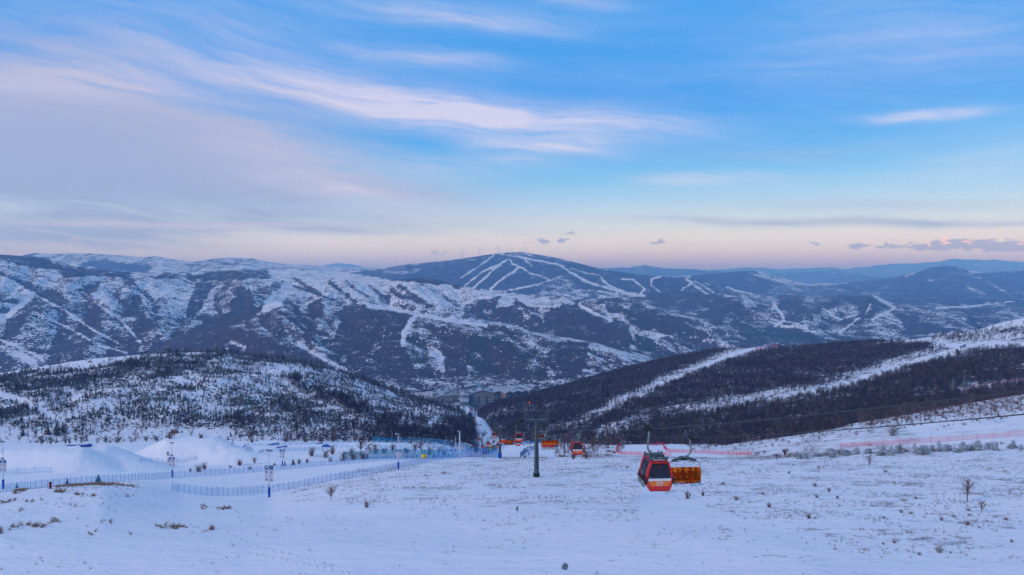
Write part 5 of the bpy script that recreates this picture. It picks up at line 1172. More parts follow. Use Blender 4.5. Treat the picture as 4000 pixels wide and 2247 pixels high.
def make_cabin(label, detail=True):
    r = empty('gondola_cabin', (0, 0, 0), 0, label, 'gondola cabin', 'red gondola cabins on the lift')
    sh = MB()
    for y in (-1, 1):
        zz = np.linspace(.0, 2.2, 9); o_ = [(halfw(z), z) for z in zz]; o_ = o_ + [(-a, b) for a, b in o_[::-1]]
        zi = np.linspace(.34, 2.10, 9); i_ = [(halfw(z) - .15, z) for z in zi]; i_ = i_ + [(-a, b) for a, b in i_[::-1]]
        ring(sh, o_, i_, y * .93, y * 1.06); ring(sh, [(a * 1.0, b) for a, b in o_], [(a - .05 if a > 0 else a + .05, b) for a, b in o_], y * .75, y * .93)
    for s in (-1, 1):
        for a, b in ((0, .32), (.78, .84)):
            sh.add([(s * halfw(a), -.93, a), (s * halfw(a), .93, a), (s * halfw(b), .93, b), (s * halfw(b), -.93, b), (s * (halfw(a) - .05), -.93, a), (s * (halfw(a) - .05), .93, a), (s * (halfw(b) - .05), .93, b), (s * (halfw(b) - .05), -.93, b)],
                   [(0, 1, 2, 3), (4, 7, 6, 5), (0, 3, 7, 4), (1, 5, 6, 2), (3, 2, 6, 7), (0, 4, 5, 1)])
        sh.box((s * .98, 0, .82), (.06, 1.9, .06))
    sh.build('body', M_redp, r)
    MB().prism([(-.78, 0), (.78, 0), (.70, -.07), (-.70, -.07)], -.98, .98).build('floor', M_blk, r)
    rf = panel(2.16, 2.27, 0, -1.0, 1.0); rf.build('roof', M_dred, r)
    MB().prism([(-.5, 2.275), (.5, 2.275), (.42, 2.30), (-.42, 2.30)], -.85, .85).build('roof_snow', paint('packed_snow', (.8, .8, .84), .8, .1), r)
    for y in (-1, 1):
        panel(.92, 2.08, .16, y * .985, y * 1.0).build('end_window', M_glass, r)
        panel(1.88, 2.08, .16, y * 1.002, y * 1.012).build('window_shade', M_blk, r)
        panel(.74, .92, .15, y * .99, y * 1.03).build('white_band', M_wht, r)
        ob = panel(.29, .74, .15, y * .99, y * 1.032).build('orange_band', M_org, r)
        rz = 0 if y < 0 else math.pi
        panel(.0, .29, .04, y * .99, y * 1.045).build('lower_panel', M_redp, r)
        for s in (-1, 1):
            MB().lathe([(.02, -.30), (.09, -.26), (.12, 0), (.09, .26), (.02, .30)], 8, (s * 1.02, y * .98, .80)).build('bumper', M_blk, r)
        if detail:
            glyphs('红旗', .27, M_wht, ob, (0, y * 1.04, .55), (math.pi / 2, 0, rz))
            st_ = MB()
            for k in range(6): st_.box((-.22 + k * .088, y * 1.038, .375), (.045, .006, .03))
            st_.build('small_print', M_wht, ob)
            sp = MB()
            for k in range(13):
                if k != 5: sp.box((-.56 + k * .094, y * 1.035, .83), (.055, .006, .035))
            sp.build('small_print', paint('grey_print', (.45, .5, .58), .6, .2), r)
            glyphs('77', .12, M_wht, r, (-.72 * -y * 1 if y > 0 else -.72, y * 1.008, .99), (math.pi / 2, 0, rz), 'number')
            lw = MB()
            for a, b, c_, d in ((-.12, 1.80, .10, .012), (-.06, 1.83, .012, .07), (-.16, 1.82, .012, .05), (.06, 1.80, .10, .012), (.06, 1.86, .08, .012), (.02, 1.83, .012, .06), (.10, 1.83, .012, .06), (.17, 1.81, .07, .012), (.17, 1.85, .012, .09), (.21, 1.83, .012, .06)):
                lw.box((a, y * 1.016, b), (c_, .006, d))
            tag(lw.build('red_mark', M_redp, r), kind='stuff')
            for a in (-1, 1):
                for z in (.45, 1.72): MB().tube([(a * (halfw(z) - .24), y * 1.0, z), (a * (halfw(z) - .24), y * 1.045, z)], .035, 8).build('bolt', M_blk, r)
    for s in (-1, 1):
        for y0, y1 in ((-.73, -.02), (.02, .73)):
            w = MB(); zz = [.86, 1.15, 1.6, 2.14]
            for a, b in zip(zz[:-1], zz[1:]):
                w.add([(s * (halfw(a) - .01), y0, a), (s * (halfw(a) - .01), y1, a), (s * (halfw(b) - .01), y1, b), (s * (halfw(b) - .01), y0, b), (s * (halfw(a) - .04), y0, a), (s * (halfw(a) - .04), y1, a), (s * (halfw(b) - .04), y1, b), (s * (halfw(b) - .04), y0, b)],
                      [(0, 1, 2, 3), (4, 7, 6, 5), (0, 3, 7, 4), (1, 5, 6, 2), (3, 2, 6, 7), (0, 4, 5, 1)])
            w.build('side_window', M_glass, r)
        MB().box((s * .99, 0, .57), (.05, 1.46, .42)).build('side_panel', M_blk, r)
        MB().tube([(s * (halfw(.85) + .01), 0, .85), (s * (halfw(1.2) + .01), 0, 1.2), (s * (halfw(1.65) + .01), 0, 1.65), (s * (halfw(2.15) + .01), 0, 2.15)], .025, 6).build('door_frame', M_gal, r)
    hb = MB()
    for y in (-.75, .75): hb.box((0, y, 2.36), (1.35, .07, .10)).box((-.66, y, 2.42), (.12, .12, .22)).box((.66, y, 2.42), (.12, .12, .22))
    for x in (-.62, .62): hb.box((x, 0, 2.34), (.07, 1.7, .08))
    hb.box((0, 0, 2.47), (1.15, .5, .16))
    for x in (-.3, .3): hb.box((x, -.1, 2.48), (.06, 1.5, .09)).box((x, -.35, 2.62), (.05, .05, .3)).box((x, .35, 2.62), (.05, .05, .3))
    hb.tube([(-.3, -.35, 2.76), (0, -.35, 2.70), (.3, -.35, 2.76)], .025, 6)
    hb.build('roof_rack', M_tow, r)
    a = MB(); g = MB(); grip(HC, g, a)
    a.tube([(-.12 - OFF, 0, HC - 1.2), (-.15 - OFF, 0, HC - 1.45), (-.04 - OFF, 0, HC - 1.72), (.18 - OFF, 0, HC - 1.92), (.1, 0, HC - 2.02)], .085, 8)
    a.build('hanger_arm', M_gal, r, smooth=True); g.build('grip', M_blk, r)
    bk = MB(); bk.box((-1.12, -.25, .42), (.12, .75, .55)).box((-1.2, .45, .52), (.10, .55, .5)); bo = bk.build('ski_basket', M_gal, r, bevel=.02)
    MB().box((-1.13, -.25, .75), (.2, .85, .1)).box((-1.2, .45, .82), (.18, .6, .08)).box((-1.16, -.45, .9), (.05, .1, .3)).build('basket_rim', M_blk, bo)
    return r
cab0 = make_cabin('nearest red gondola cabin with tinted windows and orange band, beside the orange chair')
HB = 4.28
def make_chair(closed, label):
    r = empty('lift_chair', (0, 0, 0), 0, label, 'chairlift chair', 'orange bubble chairs on the lift')
    a = MB(); g = MB(); grip(HB, g, a)
    a.tube([(-.12 - OFF, 0, HB - 1.2), (-.12 - OFF, 0, HB - 1.3), (.0 - OFF, 0, HB - 1.50), (.22 - OFF, 0, HB - 1.64), (.05, 0, HB - 1.74)], .08, 8)
    a.build('hanger_arm', M_gal, r, smooth=True); g.build('grip', M_blk, r)
    y = MB(); ytop = HB - 1.68
    y.prism([(-1.15, ytop - .42), (-1.12, ytop - .30), (-.55, ytop - .12), (-.4, ytop), (0, ytop + .03), (.4, ytop), (.55, ytop - .12), (1.12, ytop - .30), (1.15, ytop - .42), (.9, ytop - .45), (.45, ytop - .36), (.3, ytop - .40), (-.3, ytop - .40), (-.45, ytop - .36), (-.9, ytop - .45)], -.05, .05)
    y.build('yoke', M_tow, r)
    MB().prism([(-.32, ytop - .30), (.32, ytop - .30), (.22, ytop - .16), (-.22, ytop - .16)], -.065, .065).box((-.68, 0, ytop - .29), (.26, .13, .05)).box((.68, 0, ytop - .29), (.26, .13, .05)).build('yoke_opening', M_blk, r)
    fr = MB(); zt = ytop - .48
    for s in (-1, 1): fr.tube([(s * .4, 0, zt), (s * 1.3, 0, zt), (s * 1.42, .02, zt - .08), (s * 1.47, .05, zt - .6), (s * 1.48, .1, zt - 1.3), (s * 1.4, .15, zt - 1.62), (s * 1.3, -.25, zt - 1.70)], .038, 8)
    fr.build('side_frame', M_gal, r, smooth=True)
    MB().box((0, .18, .86), (2.7, .07, .30)).build('seat_back', M_gal, r, bevel=.02)
    MB().box((0, -.12, .58), (2.7, .52, .10)).build('seat', M_blk, r, bevel=.02)
    sb = MB().tube([(-1.4, -.45, .95), (1.4, -.45, .95)], .025, 6)
    for x in (-1, -.33, .33, 1): sb.tube([(x, -.45, .95), (x, -.5, .35), (x, -.6, .3)], .02, 5)
    sb.build('safety_bar', M_tow, r)
    if closed:
        bb = MB(); prof = [(.0, 1.62), (-.32, 1.60), (-.5, 1.48), (-.62, 1.15), (-.64, .75), (-.56, .45), (-.42, .33)]
        n = 9; vs = []; fs = []
        for j in range(n):
            x = -1.42 + 2.84 * j / (n - 1); k = 1 - .22 * abs(x / 1.42) ** 4
            vs += [(x, py_ * k, pz) for py_, pz in prof]
        m = len(prof); N_ = len(vs); vs += [(vx, vy + .02, vz - .01) for vx, vy, vz in vs]
        for j in range(n - 1):
            for q in range(m - 1):
                i = j * m + q; fs += [(i, i + 1, i + m + 1, i + m), (N_ + i, N_ + i + m, N_ + i + m + 1, N_ + i + 1)]
        bb.add(vs, fs).build('bubble', M_bub, r, smooth=True, fix=False)
        MB().tube([(-1.42, -.36, .33), (-1.2, -.42, .30), (1.2, -.42, .30), (1.42, -.36, .33), (1.45, -.1, .5)], .035, 6).build('bubble_rim', M_blk, r)
    else:
        bb = MB(); prof = [(-.5, 1.30), (-.30, 1.62), (.05, 1.80), (.42, 1.78), (.62, 1.62), (.72, 1.36)]
        n = 9; vs = []; fs = []; m = len(prof)
        for j in range(n):
            x = -1.38 + 2.76 * j / (n - 1); vs += [(x, py_, pz - .08 * abs(x / 1.38) ** 4) for py_, pz in prof]
        N_ = len(vs); vs += [(vx, vy, vz - .025) for vx, vy, vz in vs]
        for j in range(n - 1):
            for q in range(m - 1):
                i = j * m + q; fs += [(i, i + 1, i + m + 1, i + m), (N_ + i, N_ + i + m, N_ + i + m + 1, N_ + i + 1)]
        bb.add(vs, fs).build('bubble', M_bub, r, smooth=True, fix=False)
        for yy in (-.02, .24):
            sgn = -1 if yy < 0 else 1
            MB().box((-.28, yy + sgn * .03 + .11, .98), (2.1, .02, .22)).build('pink_banner', M_pink, r); MB().box((1.05, yy + sgn * .03 + .11, 1.0), (.45, .02, .18)).build('blue_banner', M_bb, r)
            lt = MB()
            for k in range(2): lt.box((-.35 + k * .16, yy + sgn * .045 + .11, .98), (.09, .008, .1))
            lt.build('lettering', M_wht, r)
        MB().box((0, -.05, .66), (2.7, .6, .09)).build('seat_snow', paint('packed_snow', (.8, .8, .84), .8, .1), r)
    return r
chairC = make_chair(True, 'nearest orange bubble chair with its cover down over five riders'); chairO = make_chair(False, 'empty orange chair with raised cover right of the first tower')
used = set()
def hang(proto, px, side, label, sag=0):
    """put a carrier on its rope where it is seen in the photograph"""
    k = (px - 2000) / F; D = (17.3 + side * GA) / (k + .0755)
    return hang_at(proto, D, side, label)
def hang_at(proto, D, side, label):
    o = proto if proto.name not in used else copy_tree(proto); used.add(proto.name)
    h = HC if proto is cab0 else HB; p = rope_pt(side, D)
    sc_ = .96 if proto is cab0 else 1.0; o.scale = (sc_,) * 3; k_ = OFF * sc_ * (1 if side < 0 else -1)
    o.location = (p.x + k_ * math.cos(LIFT_RZ), p.y + k_ * math.sin(LIFT_RZ), p.z - h * sc_); o.rotation_euler = (0, 0, LIFT_RZ + (math.pi if side > 0 else 0)); o['label'] = label
    return o
hang(cab0, 2540, -1, cab0['label'])
CH = hang(chairC, 2698, 1, chairC['label'])
hang(chairO, 2137, -1, chairO['label'])
hang(cab0, 2265, 1, 'red cabin with skis in its basket, right of the first tower')
hang(chairC, 2113, 1, 'orange bubble chair half hidden behind the first tower mast')
hang(cab0, 2018, -1, 'red cabin left of the first tower, above a smaller one')
hang(cab0, 2028, 1, 'smaller red cabin directly below the cabin left of the first tower')
hang(chairC, 1981, -1, 'orange chair with its cover down, right of the second tower')
hang(chairO, 1960, -1, 'orange chair with raised cover in front of the second tower')
hang(cab0, 1926, -1, 'dark red cabin just left of the second tower mast')
hang(chairO, 1904, -1, 'orange chair with raised cover between the second and third towers')
hang(chairC, 1926, 1, 'lowest orange chair between the second and third towers')
for D, s, pr, lb in ((365, 1, cab0, 'tiny cabin just below the orange chair by the second tower'), (395, -1, chairC, 'small orange chair right above the third tower arms'), (455, -1, cab0, 'small red cabin right of the third tower mast'),
                     (500, 1, cab0, 'small cabin right of the third tower, over the white park'), (520, -1, chairO, 'small orange chair left of the third tower mast'), (600, -1, cab0, 'dark small cabin over the narrow snow strip'),
                     (585, 1, cab0, 'small cabin just above the third tower arms'), (650, -1, chairO, 'orange chair over the top of the narrow strip, left side'), (700, 1, chairO, 'orange chair midway up the narrow snow strip'),
                     (740, -1, cab0, 'cabin against the brush left of the narrow strip'), (850, -1, chairO, 'orange chair just beside the farthest tower foot'), (865, 1, cab0, 'lowest cabin right of the farthest tower'),
                     (905, 1, chairO, 'red orange chair right of the farthest tower'), (925, -1, cab0, 'left cabin near the farthest tower'), (950, 1, chairO, 'chair behind the farthest tower'), (970, -1, chairO, 'leftmost far chair near the lift station'), (1000, -1, cab0, 'farthest cabin arriving at the valley station')):
    hang_at(pr, D, s, lb)
# ---- people
def skin_body(name, joints, edges, radii, cuts, mats):
    me = bpy.data.meshes.new(name); me.from_pydata(joints, edges, []); o = bpy.data.objects.new(name + '_rig', me); C.objects.link(o)
    sk = o.modifiers.new('s', 'SKIN'); sk.use_smooth_shade = True
    for v_, r_ in zip(me.skin_vertices[0].data, radii): v_.radius = (r_, r_)
    me.skin_vertices[0].data[0].use_root = True
    ss_ = o.modifiers.new('u', 'SUBSURF'); ss_.levels = 1; ss_.render_levels = 1
    m2 = bpy.data.meshes.new_from_object(o.evaluated_get(bpy.context.evaluated_depsgraph_get())); bpy.data.objects.remove(o); m2.name = name
    m2.materials.clear()
    for m in mats: m2.materials.append(m)
    for p in m2.polygons: p.material_index = cuts(p.center)
    return m2
M_skin = paint('skin', (.45, .26, .19), .6, .3)
cloth = {k: paint('cloth_' + k, c, .8, .1) for k, c in dict(black=(.015, .015, .02), navy=(.02, .03, .09), red=(.5, .02, .03), purple=(.20, .10, .35), teal=(.03, .22, .28), white=(.6, .62, .65), orange=(.7, .2, .03), green=(.25, .4, .1), grey=(.12, .13, .15), pink=(.6, .12, .3)).items()}
def pose(kind):
    # root pelvis; standing figure 1.75 tall, faces -y
    if kind == 'sit':
        J = [(0, 0, .0), (0, .04, .28), (0, .03, .50), (0, .0, .60), (0, -.02, .74), (.20, .03, .48), (.27, -.08, .24), (.16, -.34, .20), (-.20, .03, .48), (-.27, -.08, .24), (-.16, -.34, .20), (.10, -.05, -.02), (.13, -.46, .02), (.13, -.44, -.36), (.13, -.58, -.40), (-.10, -.05, -.02), (-.13, -.46, .02), (-.13, -.44, -.36), (-.13, -.58, -.40)]
    elif kind == 'walk':
        J = [(0, 0, .92), (0, -.03, 1.18), (0, -.06, 1.42), (0, -.07, 1.51), (0, -.09, 1.64), (.20, -.06, 1.40), (.27, .10, 1.15), (.24, -.02, .92), (-.20, -.06, 1.40), (-.26, -.22, 1.18), (-.2, -.42, 1.1), (.1, 0, .86), (.12, -.24, .50), (.12, -.34, .10), (.12, -.50, .05), (-.1, 0, .86), (-.11, .12, .48), (-.11, .36, .14), (-.11, .26, .04)]
    else:
        J = [(0, 0, .92), (0, 0, 1.18), (0, 0, 1.42), (0, 0, 1.52), (0, -.02, 1.65), (.21, 0, 1.41), (.29, .0, 1.14), (.26, -.16, .95), (-.21, 0, 1.41), (-.29, .0, 1.14), (-.26, -.16, .95), (.1, 0, .86), (.13, -.03, .48), (.15, 0, .09), (.17, -.16, .04), (-.1, 0, .86), (-.13, -.03, .48), (-.15, 0, .09), (-.17, -.16, .04)]
    E = [(0, 1), (1, 2), (2, 3), (3, 4), (2, 5), (5, 6), (6, 7), (2, 8), (8, 9), (9, 10), (0, 11), (11, 12), (12, 13), (13, 14), (0, 15), (15, 16), (16, 17), (17, 18)]
    Rr = [.15, .15, .16, .06, .105, .085, .065, .045, .085, .065, .045, .11, .085, .07, .055, .11, .085, .07, .055]
    return J, E, Rr
_pm = {}
def person(kind, top, legs, loc, rz, label, helmet='black', scale=1.0, board=None, group=None, pole=False):
    key = (kind, top, legs)
    if key not in _pm:
        J, E, Rr = pose(kind); hz_ = J[0][2]; hd = J[3][2]
        def cut(c): return 2 if c.z > hd + .02 else (1 if (c.z < hz_ + .02 and (kind != 'sit' or c.y < -.1 or c.z < 0) and abs(c.x) < .2 or c.z < hz_ - .25) else 0)
        _pm[key] = skin_body('body', J, E, Rr, cut, [cloth[top], cloth[legs], M_skin])
    r = empty('person', loc, rz, label, 'person', group); r.scale = (scale,) * 3
    b = link('body', _pm[key], r); J = pose(kind)[0]; hx, hy, hz_ = J[4]
    MB().lathe([(.128, -.02), (.135, .04), (.11, .11), (.05, .145)], 10, (hx, hy + .015, hz_)).build('helmet', cloth[helmet], r, smooth=True)
    MB().box((hx, hy - .11, hz_ + .01), (.19, .05, .075)).build('goggles', cloth['navy'], r, bevel=.015)
    if board:
        z = -.45 if kind == 'sit' else 0.0; y = -.55 if kind == 'sit' else -.05
        if kind == 'sit' and board != 'ski': MB().box((0, y, z), (1.35, .26, .03)).build('snowboard', cloth[board], r, bevel=.01)
        else:
            for s in (-.13, .13): MB().box((s, y, z), (.09, 1.6, .03)).build('ski', cloth['teal' if board == 'ski' else board], r, bevel=.01)
    if pole: MB().tube([(.24, -.2, 1.0), (.9, -.5, .0), (1.6, -.8, -.75)], .03, 5).build('shovel', cloth['grey'], r)
    return r
seats = [(-1.12, 'black', 'navy', 'ski', 'seated rider in black beside the red cabin, behind the orange cover'), (-.58, 'purple', 'grey', 'white', 'seated rider second from the red cabin, lower head behind the orange cover'),
         (-.02, 'navy', 'black', 'pink', 'seated rider in the middle of the bubble chair'), (.52, 'grey', 'red', 'ski', 'seated rider with bright red trousers on the bubble chair'), (1.10, 'teal', 'green', 'ski', 'seated rider in green trousers at the right end of the bubble chair')]
for i, (x, t, l, bd, lb) in enumerate(seats):
    cz, sz = math.cos(LIFT_RZ), math.sin(LIFT_RZ)
    x += (0, .04, -.07, .05, 0)[i]; p = CH.location + Vector((x * cz, x * sz, .74))
    person('sit', t, l, p, LIFT_RZ + (.1, -.15, .2, -.05, .12)[i], lb, scale=(.92, .80, .97, .98, .90)[i], board=bd, group='riders on the bubble chair')
CH.rotation_euler = (0, 0, LIFT_RZ + math.pi)
for ch in CH.children:          # this chair's cover faces uphill, toward the viewer, on the arm that comes from the right
    if ch.name.split('.')[0] in ('bubble', 'bubble_rim', 'seat_back', 'seat', 'safety_bar'): ch.rotation_euler = (0, 0, math.pi)
# ================================================================== nets
def net_mat(name, col, alpha):
    m, n_, b = new_mat(name, .8, .1); tcn = n_.nodes.new('ShaderNodeNewGeometry')
    f = noise(n_, tcn.outputs['Position'], .6, 3); b.inputs['Base Color'].default_value = (*col, 1)
    tr = n_.nodes.new('ShaderNodeBsdfTransparent'); mx = n_.nodes.new('ShaderNodeMixShader'); o = [x for x in n_.nodes if x.type == 'OUTPUT_MATERIAL'][0]
    n_.links.new((f * .35 + (alpha - .17)).clamp().k, mx.inputs[0]); n_.links.new(tr.outputs[0], mx.inputs[1]); n_.links.new(b.outputs[0], mx.inputs[2]); n_.links.new(mx.outputs[0], o.inputs[0]); return m
NB = net_mat('blue_net', (.06, .40, .75), .26); NP = net_mat('pale_blue_net', (.16, .50, .78), .22); NT = net_mat('teal_net', (.01, .22, .38), .62); ND = net_mat('deep_blue_net', (.01, .20, .52), .60); NR = net_mat('red_net', (.72, .03, .08), .40); NR2 = net_mat('faded_red_net', (.72, .05, .1), .26)
MPo = paint('blue_post', (.03, .14, .38), .6, .2); MPd = paint('dark_post', (.02, .04, .10), .6, .2); MPr = paint('red_post', (.5, .03, .06), .6, .2); MPg = paint('grey_post', (.10, .10, .11), .7, .2)
def fence(pts, H, step, net, post, label, group=None, pr=.035, D1=3000, D0=20, lean=.08, name='safety_net', wide=None):
    hs = [hit(px, py, [near, hill2] if px > 2900 else [near], D1=D1, D0=D0) for px, py in pts]
    # walk the line on the ground
    seg = [0]
    for a, b in zip(hs[:-1], hs[1:]): seg.append(seg[-1] + math.hypot(b.x - a.x, b.y - a.y))
    n = max(2, min(290, int(seg[-1] / step) + 1)); rnd = random.Random(int(pts[0][0]))
    P_ = []
    for i in range(n):
        d = seg[-1] * i / (n - 1); k = max(j for j in range(len(seg)) if seg[j] <= d + 1e-6); k = min(k, len(hs) - 2); t = (d - seg[k]) / max(1e-6, seg[k + 1] - seg[k])
        q = hs[k].lerp(hs[k + 1], t); zz = max(float(near.h(q.x, q.y)), float(hill2.h(q.x, q.y)) if q.x / q.y > .3 and q.y > 440 else -1e9); P_.append(Vector((q.x, q.y, zz)))
    r = empty(name, P_[0], 0, label, 'safety net', group); o0 = P_[0]
    fat = max(pr, .55 * P_[n // 2].y / F * .9)
    pm_ = MB().tube([(0, 0, -.3), (0, 0, H * 1.04)], fat, 4).mesh('post', post)
    tops = []
    for i, p in enumerate(P_):
        po = link('post', pm_, r); po.location = p - o0; po.rotation_euler = (rnd.uniform(-.05, .05), rnd.uniform(-.03, lean), 0); hh = rnd.uniform(.95, 1.06); po.scale = (1, 1, hh)
        tops.append(po.rotation_euler.to_matrix() @ Vector((0, 0, H * hh)))
    if net is not None:
        vs = []; fs = []
        for i, p in enumerate(P_):
            vs += [p - o0 + Vector((0, 0, .04)), p - o0 + tops[i] * .97]
            if i < n - 1:
                m = (p + P_[i + 1]) / 2 - o0; vs += [m + Vector((0, 0, .05)), m + (tops[i] + tops[i + 1]) * .5 * .90]
        for i in range(len(vs) // 2 - 1): fs.append((2 * i, 2 * i + 2, 2 * i + 3, 2 * i + 1))
        MB().add(vs, fs).build('net', net, r, fix=False)
    return r
fence([(-80, 1930), (30, 1920), (120, 1913), (350, 1890), (520, 1879), (670, 1868), (840, 1857), (1000, 1845), (1120, 1834), (1250, 1822), (1370, 1812), (1500, 1800), (1640, 1794)], 2.2, 1.7, NB, MPo, 'long upper blue safety net between the snow park and the piste', 'nets along the piste', D0=165)
fence([(672, 1918), (700, 1922), (793, 1935), (865, 1938), (915, 1936), (1011, 1927), (1107, 1916), (1198, 1899), (1260, 1886), (1387, 1865), (1500, 1843), (1540, 1834), (1611, 1819), (1683, 1803), (1736, 1795), (1790, 1790)], 1.95, 1.35, NB, MPo, 'long lower blue safety net curving up from the near slope', 'nets along the piste', pr=.03)
fence([(1690, 1790), (1760, 1789), (1830, 1787), (1900, 1786), (1950, 1789)], 4.0, 3.2, ND, MPd, 'dark blue net below the second tower', 'dark blue nets')
fence([(1884, 1776), (1905, 1772), (1925, 1764), (1945, 1752), (1960, 1742)], 4.2, 4.0, ND, MPd, 'blue net running up to the second tower mast', 'dark blue nets')
fence([(1340, 1797), (1400, 1795), (1460, 1793), (1540, 1791), (1620, 1790), (1700, 1790)], 4.2, 4, NT, MPd, 'dark teal net behind the standing people', 'teal nets')
fence([(1455, 1728), (1500, 1729), (1560, 1729), (1620, 1729), (1680, 1732), (1740, 1741), (1800, 1745), (1868, 1747)], 3.6, 5, NT, MPd, 'teal net under the brown brush at the hill foot', 'teal nets')
fence([(1465, 1762), (1540, 1759), (1600, 1760), (1690, 1757), (1745, 1757), (1808, 1760), (1879, 1762)], 3.2, 3.0, NP, MPo, 'pale blue net across the snow park beside the third tower', 'pale nets in the snow park')
fence([(905, 1742), (960, 1742), (1030, 1742), (1089, 1741), (1160, 1738), (1229, 1736), (1300, 1732), (1400, 1730)], 1.7, 3.6, NP, MPo, 'faint pale net along the far side of the snow park', 'pale nets in the snow park')
fence([(961, 1766), (1030, 1767), (1100, 1766), (1182, 1761), (1254, 1758), (1303, 1748), (1340, 1748), (1378, 1750)], 2.0, 3.2, NP, MPo, 'faint pale net behind the second kicker', 'pale nets in the snow park')
fence([(-60, 1851), (0, 1851), (62, 1852), (121, 1851), (163, 1850), (200, 1849)], 2.2, 5, NP, MPo, 'short pale net at the foot of the first kicker', 'pale nets in the snow park')
fence([(550, 1804), (610, 1806), (690, 1804), (740, 1804), (768, 1801)], 1.6, 4.2, NP, MPo, 'pale net at the foot of the second kicker', 'pale nets in the snow park')
fence([(2032, 1787), (2049, 1774), (2072, 1760), (2090, 1756)], 2.6, 3.5, ND, MPd, 'blue net on the right edge of the lower piste', 'dark blue nets')
fence([(1955, 1741), (2000, 1738), (2044, 1735), (2090, 1733), (2190, 1733)], 2.6, 5, ND, MPd, 'blue net along the far edge of the lower piste', 'dark blue nets')
fence([(2427, 1740), (2412, 1750), (2407, 1760), (2412, 1770), (2433, 1777), (2493, 1779), (2560, 1780), (2620, 1781)], 2.0, 3.5, NR, MPr, 'red net around the left end of the small white run-out', 'red nets')
fence([(2540, 1742), (2563, 1741), (2589, 1737), (2593, 1751), (2604, 1764), (2645, 1769), (2715, 1771), (2770, 1773), (2853, 1776), (2936, 1779)], 2.0, 3.5, NR, MPr, 'red net running right from the small white run-out', 'red nets', lean=.03)
fence([(3283, 1750), (3408, 1744), (3500, 1739), (3582, 1734), (3660, 1729), (3737, 1723), (3835, 1715), (3970, 1706), (4070, 1700)], 2.6, 6, NR2, MPr, 'faded red net crossing the snow at the right edge', 'red nets', lean=.03)
fence([(3012, 1357), (3040, 1356), (3074, 1353), (3110, 1352), (3160, 1350)], 5.0, 9, NR, MPr, 'red net on the crest of the wooded hill', 'red nets')
fence([(2950, 1368), (2985, 1366), (2997, 1360)], 4.5, 8, NR, MPr, 'short red net at the top of the first forest piste', 'red nets')
fence([(3760, 1526), (3840, 1512), (3920, 1500), (4010, 1490)], 3.0, 8, NR2, MPr, 'thin red net beside the upper right piste', 'red nets')
fence([(3423, 1330), (3500, 1324), (3580, 1319), (3660, 1313)], 3.0, 5.0, None, MPg, 'row of short dark posts on the crest, left part', 'dark posts on the crest', pr=.5, name='post_row')
fence([(3683, 1311), (3760, 1305), (3820, 1298), (3885, 1293)], 3.0, 4.6, None, MPg, 'row of short dark posts on the crest, right part', 'dark posts on the crest', pr=.5, name='post_row')
# ================================================================== lamp poles
M_lampg = paint('lamp_glass', (.55, .6, .65), .2, .5); M_ban = paint('banner_cloth', (.62, .60, .66), .8, .1, 0, .1, .6); M_bant = paint('banner_top', (.10, .20, .36), .8, .1)
M_pole = paint('white_pole', (.62, .66, .72), .5, .3)
def pole(px, py, ytop, label, banners=None, heads=2, pad=True, thick=.13, hw=None, group='lamp poles in the snow park', sheets=None, D1=3000):
    p = hit(px, py, sheets or [near], D1=D1); s = p.y / F; H = (py - ytop) * s; th = max(thick, .55 * s)
    r = empty('lamp_pole', p, 0, label, 'lamp pole', group)
    MB().tube([(0, 0, -1), (0, 0, H * .5), (0, 0, H)], [th, th * .9, th * .75], 8).build('mast', M_pole, r, smooth=True)
    if pad: MB().lathe([(max(.27, 1.3 * s), -.3), (max(.27, 1.3 * s), 2.1 * min(1.2, H / 10)), (.15, 2.15 * min(1.2, H / 10))], 10).build('blue_pad', M_blue, r)
    if banners:
        b0, b1 = [(py - b) * s for b in banners]
        for k, (sx, tilt) in enumerate(((-1, .06), (1, -.03))):
            x0, x1 = sx * (th + .05), sx * (th + .85); zt, zb = b0, b1 - (.15 if k else 0)
            bo = MB().add([(x0, 0, zb), ((x0 + x1) / 2, .08, zb + .03), (x1 + tilt, -.04, zb - .02), (x1, .0, zt), ((x0 + x1) / 2, .05, zt), (x0, 0, zt)], [(0, 1, 4, 5), (1, 2, 3, 4)]).add([(x0, .02, zb), ((x0 + x1) / 2, .10, zb + .03), (x1 + tilt, -.02, zb - .02), (x1, .02, zt), ((x0 + x1) / 2, .07, zt), (x0, .02, zt)], [(0, 5, 4, 1), (1, 4, 3, 2)]).build('banner', M_ban, r, fix=False)
            MB().box(((x0 + x1) / 2, -.03, zt - (zt - zb) * .12), (.74, .16, (zt - zb) * .24)).build('blue_top', M_bant, bo); MB().lathe([(.09, -.1), (.09, .1)], 8, ((x0 + x1) / 2, -.05, zb + .45)).build('round_mark', MPd, bo)
            mk = MB()
            for j in range(4): mk.box(((x0 + x1) / 2 - .2 + j * .12, -.07, zt - (zt - zb) * .42 + (.06 if j % 2 else 0)), (.07, .02, .16))
            mk.build('lettering', MPd, bo)
    for k in range(heads):
        z = H * (1 - .36 * k); hd = MB(); hwid = 1.6 if k == 0 else 1.1
        hd.box((0, -.1, z - .1), (hwid, .08, .08))
        ho = hd.build('lamp_bracket', M_pole, r)
        for j in range(3):
            x = -hwid / 2 + .25 + j * (hwid - .5) / 2; M_ = Matrix.Rotation(.6, 3, 'X') @ Matrix.Rotation(-.35, 3, 'Z')
            l = MB().box((x, -.3, z + .1 - j * .05), (.5, .2, .42), M=M_).build('floodlight', M_gal if j else M_lampg, r, bevel=.02)
            MB().box((x + .02, -.42, z + .12 - j * .05), (.36, .04, .28), M=M_).build('lens', MPd, l)
    return r
pole(1052, 1943, 1757, 'nearest banner pole with blue padded foot by the lower net', (1817, 1880))
pole(1103, 1823, 1712, 'banner pole with blue padded foot right behind the upper net', (1755, 1789), 1)
